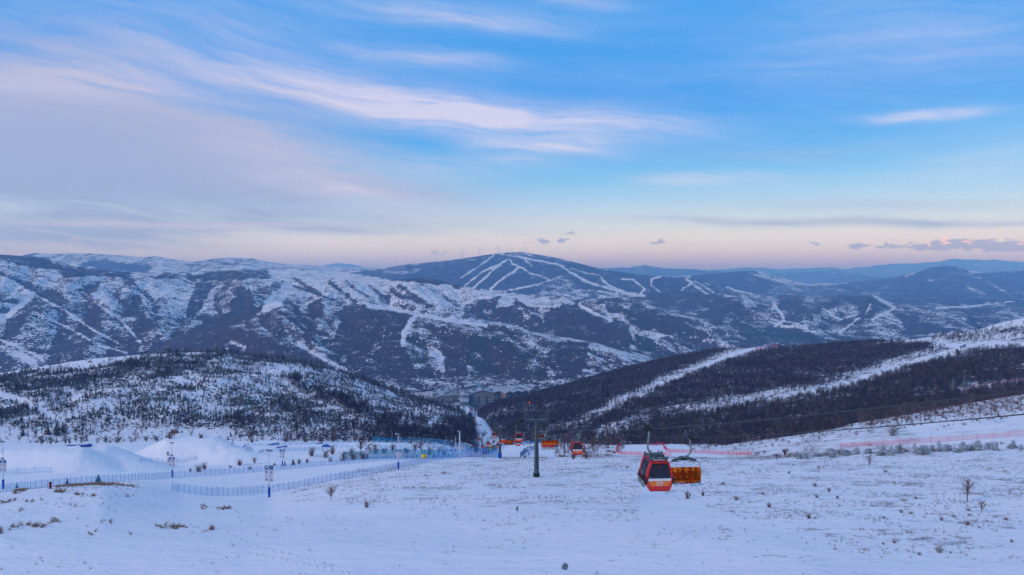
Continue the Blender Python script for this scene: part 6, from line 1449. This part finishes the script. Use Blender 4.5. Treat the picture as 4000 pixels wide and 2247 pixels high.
pole(673, 1866, 1728, 'banner pole in front of the second kicker', (1785, 1821))
pole(13, 1910, 1722, 'banner pole with blue foot at the left picture edge', (1796, 1842))
pole(1556, 1835, 1694, 'thin banner pole by the standing people', (1756, 1786), 1)
pole(1435, 1794, 1712, 'banner pole in front of the red brown clump', (1749, 1772), 1)
pole(1796, 1792, 1684, 'thick banner pole with blue foot between second and third towers', (1734, 1757), 1, thick=.3)
pole(1780, 1765, 1706, 'short lamp pole left of the thick banner pole', None, 1)
pole(1655, 1790, 1728, 'lamp pole with a yellow board at its foot', (1757, 1776), 1, pad=False)
pole(1563, 1762, 1708, 'lamp pole just behind the thin banner pole', None, 1, pad=False)
pole(2047, 1735, 1688, 'lamp pole left of the first tower behind the cabins', None, 1, pad=False)
pole(2066, 1778, 1722, 'banner pole on the right side of the lower piste', (1744, 1757), 1)
pole(2129, 1770, 1693, 'lamp pole right of the first tower mast', None, 1, pad=False)
pole(2168, 1770, 1701, 'lamp pole above the empty orange chair', None, 1, pad=False)
pole(2187, 1772, 1715, 'lamp pole at the right end of the empty orange chair', None, 1, pad=False)
pole(2257, 1768, 1696, 'lamp pole behind the red cabin with skis', None, 1, pad=False)
for i, (x, y, t) in enumerate(((2431, 1743, 1725), (2441, 1743, 1724), (2464, 1743, 1726))):
    pole(x, y, t, ('left', 'middle', 'right')[i] + ' one of three small lamps behind the white run-out', None, 1, pad=False, thick=.05, group='small lamps at the run-out')
SH2 = [near, hill2]
for x, y, t, lb in ((2431, 1668, 1640, 'lamp pole on the lower forest piste'), (3543, 1424, 1393, 'lamp pole on the long forest piste, right'), (3118, 1540, 1510, 'lamp pole at the thin part of the long forest piste'), (2941, 1568, 1545, 'small lamp pole left along the long forest piste'),
                    (3331, 1490, 1462, 'lamp pole halfway along the long forest piste'), (3074, 1350, 1333, 'first lamp pole on the hill crest'), (3132, 1350, 1332, 'second lamp pole on the hill crest'), (3203, 1346, 1322, 'third lamp pole on the hill crest'), (3275, 1341, 1316, 'fourth lamp pole on the hill crest'),
                    (3458, 1333, 1322, 'short lamp pole by the row of dark posts'), (3753, 1345, 1325, 'lamp pole above the junction of the pistes'), (3875, 1335, 1315, 'lamp pole right of the piste junction'), (2345, 1528, 1505, 'lone lamp pole deep in the birch wood')):
    pole(x, y, t, lb, None, 1, pad=False, group='lamp poles on the wooded hill', sheets=SH2)
# snow lances near the camera
def lance(px, py, ytop, label):
    p = hit(px, py, [near]); s = p.y / F; H = (py - ytop) * s
    r = empty('spotlight_pole', p, 0, label, 'spotlight', 'thin spotlight poles on the slope')
    MB().tube([(0, 0, -.5), (0, 0, H)], [.03, .025], 6).build('mast', M_pole, r)
    h = MB().box((0, 0, H + .18), (.62, .28, .5), M=Matrix.Rotation(.35, 3, 'X') @ Matrix.Rotation(.3, 3, 'Y')).build('lamp_head', M_gal, r, bevel=.05)
    MB().box((0, -.16, H + .28), (.48, .04, .16), M=Matrix.Rotation(.35, 3, 'X') @ Matrix.Rotation(.3, 3, 'Y')).build('lens', M_blk, h)
    MB().box((.1, 0, H + .5), (.42, .3, .1), M=Matrix.Rotation(.3, 3, 'Y')).build('hood', M_gal, h)
    return r
lance(2206, 2275, 2222, 'grey spotlight head on a thin pole at the bottom picture edge')
o = lance(2020, 2067, 1993, 'small spotlight on a thin white pole on the middle slope'); 
for ch in o.children:
    if ch.name.startswith('lamp_head'): ch.scale = (.55, .55, 1); 
# yellow board and bin, padded post
def thing1(px, py, name, label, cat, fn, sheets=None, rz=0, group=None):
    p = hit(px, py, sheets or [near]); r = empty(name, p, rz, label, cat, group); fn(r, p.y / F); return r
def f_yel(r, s): MB().lathe([(.3, 0), (1.15, .3), (1.3, 1.1), (1.1, 1.8), (.3, 2.0)], 12).build('cushion', M_yel, r, smooth=True); MB().tube([(0, 0, -.3), (0, 0, .3)], .15, 6).build('stand', MPg, r)
thing1(1656, 1792, 'padded_marker', 'round yellow padding at the foot of a lamp pole', 'padding', f_yel)
def f_bin(r, s): MB().lathe([(.20, -.2), (.20, 1.0), (.16, 1.0)], 12).build('barrel', paint('dark_red_bin', (.20, .01, .02), .6, .3), r); MB().lathe([(.26, .96), (.26, 1.2), (.2, 1.24)], 12).build('lid', paint('dark_red_lid', (.14, .02, .02), .6, .3), r)
thing1(197, 1910, 'waste_bin', 'dark red bin standing on the near knoll by the upper net', 'bin', f_bin)
def f_gir(r, s):
    b = MB().lathe([(.9, 0), (.85, 1.2), (.7, 2.4), (.5, 3.0), (.7, 3.3), (.65, 3.9), (.25, 4.2)], 12).build('body', M_yel, r, smooth=True)
    sp = MB(); rr = random.Random(4)
    for k in range(26):
        z = rr.uniform(.2, 3.6); a = rr.uniform(0, 6.28); q = float(np.interp(z, [0, 1.2, 2.4, 3, 3.3, 3.9], [.9, .85, .7, .5, .7, .65])); sp.lathe([(.16, -.16), (.16, .16)], 6, (math.cos(a) * q * .88, math.sin(a) * q * .88, z))
    sp.build('spots', paint('brown_spots', (.3, .12, .03), .7, .1), r)
    for s_ in (-.25, .25): MB().tube([(s_, 0, 4.0), (s_ * 1.3, 0, 4.6)], .1, 5).build('horn', M_yel, r)
thing1(1916, 1768, 'inflatable_figure', 'yellow inflatable figure with brown spots near the second tower', 'inflatable', f_gir)
# park boxes
def box_feature(pxa, pya, pxb, pyb, label, h=.7, name='slide_box', wd=.6):
    a = hit(pxa, pya, [near], D0=200); b = P(pxb, pyb, a.y); d = b - Vector((a.x, a.y, 0)); L = math.hypot(d.x, d.y); r = empty(name, a, math.atan2(d.y, d.x), label, 'park feature', 'blue rails and boxes in the snow park')
    s = a.y / F; dz = (pya - pyb) * s
    MB().prism([(0, 0), (L, dz), (L, dz + h), (0, h * .7)], -wd, wd).build('box', M_blue if 'long' in label or 'rail' in label else paint('blue_box', (.01, .13, .42), .6, .2), r)
    MB().prism([(0, h * .7), (L, dz + h), (L, dz + h + .06), (0, h * .7 + .06)], -wd * .5, wd * .5).build('slide_surface', MPd, r)
    for x in (.2, L - .4): MB().box((x, 0, dz * x / L - .4), (.3, wd * 1.2, .9)).build('leg', MPd, r)
box_feature(1051, 1740, 1088, 1735, 'blue box in the snow park, upper one of two', .9); box_feature(1079, 1751, 1121, 1745, 'long blue rail box, lower one of two in the snow park', .6)
box_feature(261, 1743, 315, 1742, 'left half of the flat blue rail box on the first kicker', .7); box_feature(318, 1745, 356, 1742, 'right half of the flat blue rail box on the first kicker', .7); box_feature(1233, 1735, 1261, 1732, 'thin rail beyond the rainbow box', .35)
def f_rain(r, s):
    L = 37 * s; n = 12; pts = [(-L / 2 + L * i / n, 9.5 * s * math.sin(math.pi * i / n) ** .8) for i in range(n + 1)]; MB().prism(pts, -.8, .8).build('arch', paint('rainbow_blue', (.01, .08, .40), .5, .3), r)
    MB().prism([(x, z + .02) for x, z in pts] + [(x, z + .12) for x, z in pts[::-1]], -.4, .4).build('slide_surface', MPd, r)
thing1(1273, 1746, 'rainbow_box', 'arched blue rainbow box in the snow park', 'park feature', f_rain, group='blue rails and boxes in the snow park')
# snow guns
def gun(px, py, h, label, sheets=None, dark=True, face=0.5):
    p = hit(px, py, sheets or [near]); s = p.y / F; H = h * s; r = empty('snow_gun', p, face, label, 'snow gun', 'fan snow guns')
    MB().tube([(-.4 * H, 0, -.1), (0, 0, H * .5)], .05 * H, 5).tube([(.4 * H, .2 * H, -.1), (0, 0, H * .5)], .05 * H, 5).tube([(.3 * H, -.4 * H, -.1), (0, 0, H * .5)], .05 * H, 5).build('stand', MPd, r)
    MB().tube([(0, .3 * H, .55 * H), (0, -.1 * H, .75 * H), (0, -.38 * H, .88 * H)], [.18 * H, .26 * H, .24 * H], 10).build('fan_barrel', paint('gun_blue', (.02, .06, .16), .5, .3) if dark else M_gal, r)
    return r
gun(1760, 1768, 12, 'snow gun with dark blue disc in the snow park'); gun(1752, 1788, 14, 'pale snow gun near the dark blue net', dark=False); gun(3753, 1364, 12, 'left snow gun at the piste junction', SH2); gun(3766, 1362, 15, 'larger snow gun at the piste junction', SH2); gun(3738, 1374, 9, 'low snow gun at the piste edge', SH2)
gun(776, 1374, 10, 'white snow gun on top of the left hill', [near, hill1], dark=False); gun(2048, 1762, 12, 'pale snow gun on the lower piste', dark=False)
# people on the snow
def stand_at(px, py, hp, kind, top, legs, label, rz=0, pole_=False, sheets=None, board=None):
    p = hit(px, py, sheets or [near]); sc_ = hp * p.y / F / 1.75
    return person(kind, top, legs, p, rz, label, scale=sc_, pole=pole_, group='people on the snow', board=board)
stand_at(656, 1784, 18, 'stand', 'black', 'black', 'person in black holding a long shovel on the second kicker', .3, True)
stand_at(657, 1809, 18, 'walk', 'red', 'black', 'person in a red jacket walking left below the second kicker', 1.2)
stand_at(1591, 1794, 16, 'stand', 'purple', 'grey', 'standing person in light purple, leftmost of three on the piste', .2, board='ski')
stand_at(1611, 1795, 16, 'walk', 'black', 'black', 'person in black with arm out, middle of three on the piste', 1.4)
stand_at(1628, 1793, 16, 'stand', 'black', 'grey', 'person in a black jacket and beige trousers, rightmost of three on the piste', -.2)
stand_at(1726, 1790, 10, 'stand', 'purple', 'pink', 'small person in purple behind the blue net')
stand_at(1710, 1743, 9, 'walk', 'grey', 'white', 'small skier riding the far park line', -1.2, board='ski'); stand_at(3661, 1684, 8, 'stand', 'orange', 'orange', 'tiny person in orange high on the right snowfield')
stand_at(1892, 1790, 11, 'stand', 'white', 'navy', 'small person in pale clothes at the blue net corner'); stand_at(3716, 1292, 8, 'stand', 'orange', 'navy', 'tiny person in orange at the skyline piste', sheets=SH2)
# boulders
def boulder(px, py, w, h, label, sheets):
    p = hit(px, py, sheets); s = p.y / F; b = bmesh.new(); bmesh.ops.create_icosphere(b, subdivisions=3, radius=1)
    for v_ in b.verts:
        k = 1 + .35 * float(perlin(v_.co.x * 1.7 + px, v_.co.y * 1.7 + v_.co.z * 1.3, 3)); v_.co = Vector((v_.co.x * w * s / 2 * k, v_.co.y * w * s / 2.2 * k, v_.co.z * h * s * .8 * k))
    me = bpy.data.meshes.new('boulder'); b.to_mesh(me); b.free(); me.materials.append(paint('brown_rock', (.22, .14, .09), .9, .1, 0, .3, .3))
    o = link('boulder', me); o.location = p; tag(o, label, 'rock', 'brown rocks')
for x, y, w, h, lb in ((425, 1394, 26, 16, 'largest brown rock on the left hill crest'), (350, 1404, 22, 8, 'flat brown rock left of the largest crest rock'), (312, 1404, 22, 10, 'leftmost brown rock on the hill crest'), (352, 1415, 16, 7, 'small rock below the flat crest rock'), (470, 1386, 50, 5, 'long low rock ledge right of the largest crest rock'), (390, 1398, 24, 8, 'rock touching the largest crest rock')):
    boulder(x, y, w, h, lb, [near, hill1])
boulder(680, 1690, 36, 14, 'pale brown rock at the foot of the left hill', [near, hill1])
# ================================================================== wind turbines
M_turb = paint('turbine_white', (.72, .74, .76), .5, .3)
def turbine(px, hy, by, D, rot, label, blades=True):
    a = P(px, by, D); s = D / F; H = (by - hy) * s; r = empty('wind_turbine', a, 0, label, 'wind turbine', 'wind turbines on the far ridges')
    th = max(1.9, .42 * s)
    MB().tube([(0, 0, -H * .2), (0, 0, H)], [th * 1.15, th * .7], 8).build('tower', M_turb, r)
    MB().box((0, 0, H + 1), (3.6, 9, 3.6)).build('nacelle', M_turb, r)
    if blades:
        L = max(34, H * .62)
        for k in range(3):
            a_ = rot + k * 2.0944; d = Vector((math.sin(a_), 0, math.cos(a_))); q = Vector((math.cos(a_), 0, -math.sin(a_)))
            c = Vector((0, -6, H + 1)); MB().add([c - q * 1.0 + d * 2, c + q * 1.6 + d * 6, c + d * L + q * .3, c + d * L * .5 - q * .6, c - q * 1.0 + d * 2 + Vector((0, .9, 0)), c + q * 1.6 + d * 6 + Vector((0, .6, 0)), c + d * L + q * .3 + Vector((0, .2, 0)), c + d * L * .5 - q * .6 + Vector((0, .5, 0))],
                [(0, 1, 2, 3), (4, 7, 6, 5), (0, 4, 5, 1), (1, 5, 6, 2), (2, 6, 7, 3), (3, 7, 4, 0)]).build('blade', M_turb, r)
TB = [(27, 970, 1000, 8200, .4, 'leftmost wind turbine, at the picture edge'), (382, 966, 989, 8200, 1.7, 'wind turbine left of the tallest one on the left ridge'), (495, 964, 998, 8200, 1.9, 'tallest wind turbine on the left ridge, over its middle'), (580, 981, 1003, 8200, .1, 'faint turbine right of the tallest left one'),
      (717, 988, 1018, 8200, 1.0, 'turbine standing alone in the dip of the left ridge'), (873, 981, 1007, 8200, .6, 'clear turbine on the second rise of the left ridge'), (925, 993, 1008, 8200, -.4, 'tiny turbine right of the clear one'), (1035, 999, 1026, 8200, .4, 'bright turbine at the right shoulder of the second rise'),
      (1047, 1001, 1018, 9000, 0, 'thin turbine just right of the bright one'), (1126, 1010, 1030, 8300, -.4, 'turbine left of the faint pair partner'), (1156, 1005, 1030, 8400, .05, 'faint turbine right of its brighter neighbour'), (1250, 1016, 1040, 8600, -.1, 'small turbine left of the far pale hill'),
      (1333, 1024, 1046, 8700, .9, 'faint turbine in front of the far pale hill'), (1428, 1026, 1047, 8800, 0, 'faint turbine right of the far pale hill'), (1592, 1005, 1031, 7600, .5, 'first turbine on the left shoulder of the ski mountain'), (1700, 995, 1021, 7500, -.1, 'second turbine on the left shoulder of the ski mountain'),
      (1797, 987, 1008, 7600, 1.0, 'left one of three close turbines'), (1803, 986, 1008, 7700, 0, 'middle one of three close turbines'), (1812, 981, 1005, 7500, .7, 'right and tallest one of three close turbines'), (1871, 973, 998, 7600, 1.4, 'left one of a crossed pair below the summit'), (1876, 975, 998, 7500, -.5, 'right one of a crossed pair below the summit'),
      (1942, 973, 991, 7500, .3, 'turbine left in the summit group'), (1947, 966, 989, 7600, -.3, 'highest turbine in the summit group'), (1954, 974, 1000, 7400, 1.9, 'turbine with its foot lowest in the summit group'), (1985, 980, 994, 7600, -.4, 'small turbine between the summit group and its right neighbour'), (2003, 970, 992, 7500, -.2, 'turbine left of the summit'),
      (2033, 983, 1004, 7300, -.7, 'turbine below the summit line'), (2050, 967, 984, 7500, -.6, 'turbine on the right of the summit'), (2147, 999, 1023, 7300, -.3, 'turbine alone on the right shoulder of the ski mountain'), (3058, 1051, 1088, 8500, 1.6, 'lone turbine between the right hand hills')]
for t in TB: turbine(*t)
MB_ = turbine(2012, 1004, 1025, 7200, 0, 'bare white tower without visible blades on the upper pistes', False)
# ================================================================== village
M_wall = paint('taupe_render', (.23, .22, .225), .8, .1, 0, .1, .05); M_wall2 = paint('blue_grey_render', (.16, .21, .24), .8, .1, 0, .1, .05); M_tan = paint('tan_render', (.26, .20, .175), .8, .1, 0, 0, .05); M_roofg = paint('grey_roof', (.14, .19, .22), .6, .3, 0, .1, .05)
M_rsnow = paint('snowy_roof', (.36, .42, .48), .8, .1, 0, .2, .06); M_win = paint('dark_window', (.03, .06, .09), .2, .5); M_fr = paint('pale_frames', (.50, .60, .62), .6, .2); M_gold = paint('ochre_band', (.26, .22, .15), .7, .2)
def block(name, label, px0, px1, pyb, Hl, Hr, Hm, depth, yaw, wall, roof='gable', cat='building', D=None, floors=None, boxes=3, group='buildings of the resort village', gold=True):
    depth = depth * 1.7; pc = (px0 + px1) / 2; p = hit(pc, pyb, [near]); D = D or p.y; p = P(pc, pyb, D); w = (px1 - px0) * D / F / max(.35, math.cos(yaw)); r = empty(name, p, yaw, label, cat, group)
    if roof == 'gable': top = [(-w / 2, Hl), (w * .12, Hm), (w / 2, Hr)]
    else: top = [(-w / 2 + w * i / 8, Hl + (Hm - Hl) * math.sin(math.pi * i / 8)) for i in range(9)]
    pts = [(-w / 2, -14)] + top + [(w / 2, -14)]
    MB().prism(pts, 0, depth).build('wall', wall, r)
    ro = MB(); rp = [(x * 1.03, z + .15) for x, z in top] + [(x * 1.03, z + .9) for x, z in top[::-1]]; rf = ro.prism(rp, -1.2, depth + 1).build('roof', M_rsnow, r)
    ee = [(x * 1.035, z - .35) for x, z in top] + [(x * 1.035, z + .2) for x, z in top[::-1]]; MB().prism(ee, -1.35, -.9).build('eaves', M_roofg, rf)
    if gold:
        gz = [(x * .97, z - 2.8) for x, z in top] + [(x * .97, z - .7) for x, z in top[::-1]]; MB().prism(gz, -.25, -.05).build('gable_band', M_gold if roof == 'gable' else M_tan, r)
    rr = random.Random(int(px0))
    for k in range(boxes):
        x = -w * .42 + w * .84 * k / max(1, boxes - 1) if boxes > 1 else 0; z = float(np.interp(x, [t[0] for t in top], [t[1] for t in top])); MB().box((x, depth * rr.uniform(.25, .5), z + 2), (5.5, 5, 4.2)).build('chimney', M_roofg, rf)
    fl = floors or int(min(Hl, Hr) / 3.1); wn = MB(); bl = MB(); pf = MB()
    nx = int(w / 4.2)
    for f_ in range(fl):
        z = 1.5 + f_ * 3.1
        for k in range(nx):
            x = -w / 2 + (k + .5) * w / nx
            if z + 1.5 > np.interp(x, [t[0] for t in top], [t[1] for t in top]) - 3: continue
            if rr.random() < .93: wn.box((x, -.12, z + .2), (2.3, .2, 1.9))
            if k % 3 != 2: bl.box((x, -.75, z - 1.05), (3.3, 1.3, .9))
            else: pf.box((x, -.2, z + .1), (.35, .3, 2.8))
    for nm, m_, mt in (('window', wn, M_win), ('balcony', bl, M_fr), ('pilaster', pf, M_tan)):
        if m_.v: m_.build(nm, mt, r)['kind'] = 'stuff'
    sw = MB()
    for f_ in range(max(1, fl - 1)):
        for k in range(int(depth / 5)): 
            for s in (-1, 1): sw.box((s * (w / 2 + .06), 2.5 + k * 5, 2 + f_ * 3.1), (.2, 2.2, 1.8))
    if sw.v: sw.build('side_window', M_win, r)['kind'] = 'stuff'
    for x in (-w * .2, w * .22): MB().box((x, -.5, min(Hl, Hr) * .5), (.9, .8, min(Hl, Hr) * .98)).build('stair_shaft', M_wall2, r)
    return r
block('hotel', 'big gabled hotel with seven floors in the middle of the village', 1812, 1930, 1577, 14.5, 17.5, 22.0, 17, .10, M_wall, D=1130, boxes=4)
block('hotel_wing', 'narrow blue grey wing at the left side of the big hotel', 1806, 1830, 1577, 13.5, 14.2, 14.5, 20, -.5, M_wall2, D=1122, boxes=1, gold=False)
block('apartment_house', 'left gabled apartment house half behind the tree covered hill', 1704, 1746, 1578, 11.5, 14.0, 14.8, 16, .12, M_wall, D=1160, boxes=2)
block('apartment_house', 'second gabled apartment house left of the big hotel', 1747, 1792, 1578, 14.0, 14.3, 16.2, 16, .04, M_wall2, D=1155, boxes=3)
block('apartment_house', 'low roofed apartment house behind the left ones', 1690, 1760, 1558, 9, 9.5, 12, 22, .0, M_wall, D=1230, boxes=3, gold=False)
block('apartment_house', 'blue grey apartment house rising behind the big hotel', 1814, 1884, 1540, 13.0, 9.0, 17.0, 26, .05, M_wall2, D=1290, boxes=3, gold=False)
block('link_building', 'small connecting building between the two hotel blocks', 1790, 1812, 1580, 7.5, 7.5, 8.2, 12, .0, M_wall2, D=1140, boxes=0, gold=False)
block('terrace_house', 'longest pale terrace behind the big hotel', 1926, 1986, 1556, 11, 9, 12.5, 13, .45, M_tan, 'arch', D=1225, boxes=0)
block('terrace_house', 'gable end terrace with pink front right of the longest one', 1976, 2001, 1553, 8, 8, 10.5, 22, .6, M_tan, 'arch', D=1215, boxes=0)
block('terrace_house', 'arched roof house with a reddish front in the second row', 2004, 2036, 1549, 7.5, 7.5, 9.5, 22, .55, paint('brick_red_render', (.34, .14, .11), .8, .1), 'arch', D=1235, boxes=0)
for px0, px1, pyb, D, lb in ((1928, 1950, 1532, 1350, 'arched roof house at the left of the back row'), (1950, 1970, 1534, 1340, 'pale house with windows next to the longest terrace'), (1969, 1998, 1537, 1320, 'arched roof house above the pink gable end'), (2004, 2042, 1530, 1370, 'long arched roof in the third row'),
                             (2036, 2063, 1544, 1260, 'arched roof house touching the forest edge'), (2044, 2070, 1525, 1400, 'arched roof house high in the back row'), (2068, 2095, 1536, 1330, 'rightmost front arched roof house'), (2083, 2107, 1522, 1430, 'farthest arched roof house at the right end')):
    block('terrace_house', lb, px0, px1, pyb, 5.5, 5.5, 7.8, 15, .5, M_wall, 'arch', D=D, boxes=0, gold=False)
block('snow_shed', 'low shed with reddish walls at the lift bottom', 1780, 1797, 1590, 2.6, 2.6, 3.2, 8, .1, paint('brick_red_render', (.34, .14, .11), .8, .1), D=1030, boxes=0, floors=1, gold=False)
block('lift_station', 'low glass fronted valley station of the lift', 1797, 1830, 1584, 5.0, 5.0, 6.0, 14, .05, M_wall2, D=1075, boxes=0, floors=1, gold=False)
# parked cars at the bottom
def car(px, py, col, label):
    p = hit(px, py, [near]); r = empty('parked_car', p, R.uniform(-.5, .5), label, 'car', 'parked cars by the lift station')
    MB().prism([(-2.2, .35), (2.2, .35), (2.25, .9), (1.3, 1.0), (.7, 1.5), (-1.3, 1.5), (-2.1, 1.0)], -.85, .85).build('body', paint('car_' + col[0], col[1], .3, .5), r, bevel=.06)
    MB().prism([(-1.6, 1.02), (1.1, 1.02), (.6, 1.42), (-1.2, 1.42)], -.87, .87).build('windows', M_glass, r)
    for x in (-1.4, 1.4):
        for y in (-.85, .85): MB().tube([(x, y - .1, .33), (x, y + .1, .33)], .33, 10).build('wheel', M_blk, r)
car(1826, 1590, ('white', (.7, .7, .72)), 'white car parked left of the lift line at the valley bottom'); car(1835, 1594, ('red', (.45, .02, .03)), 'red car parked right beside the lift line'); car(1812, 1592, ('grey', (.2, .21, .24)), 'grey car parked near the low glass station')
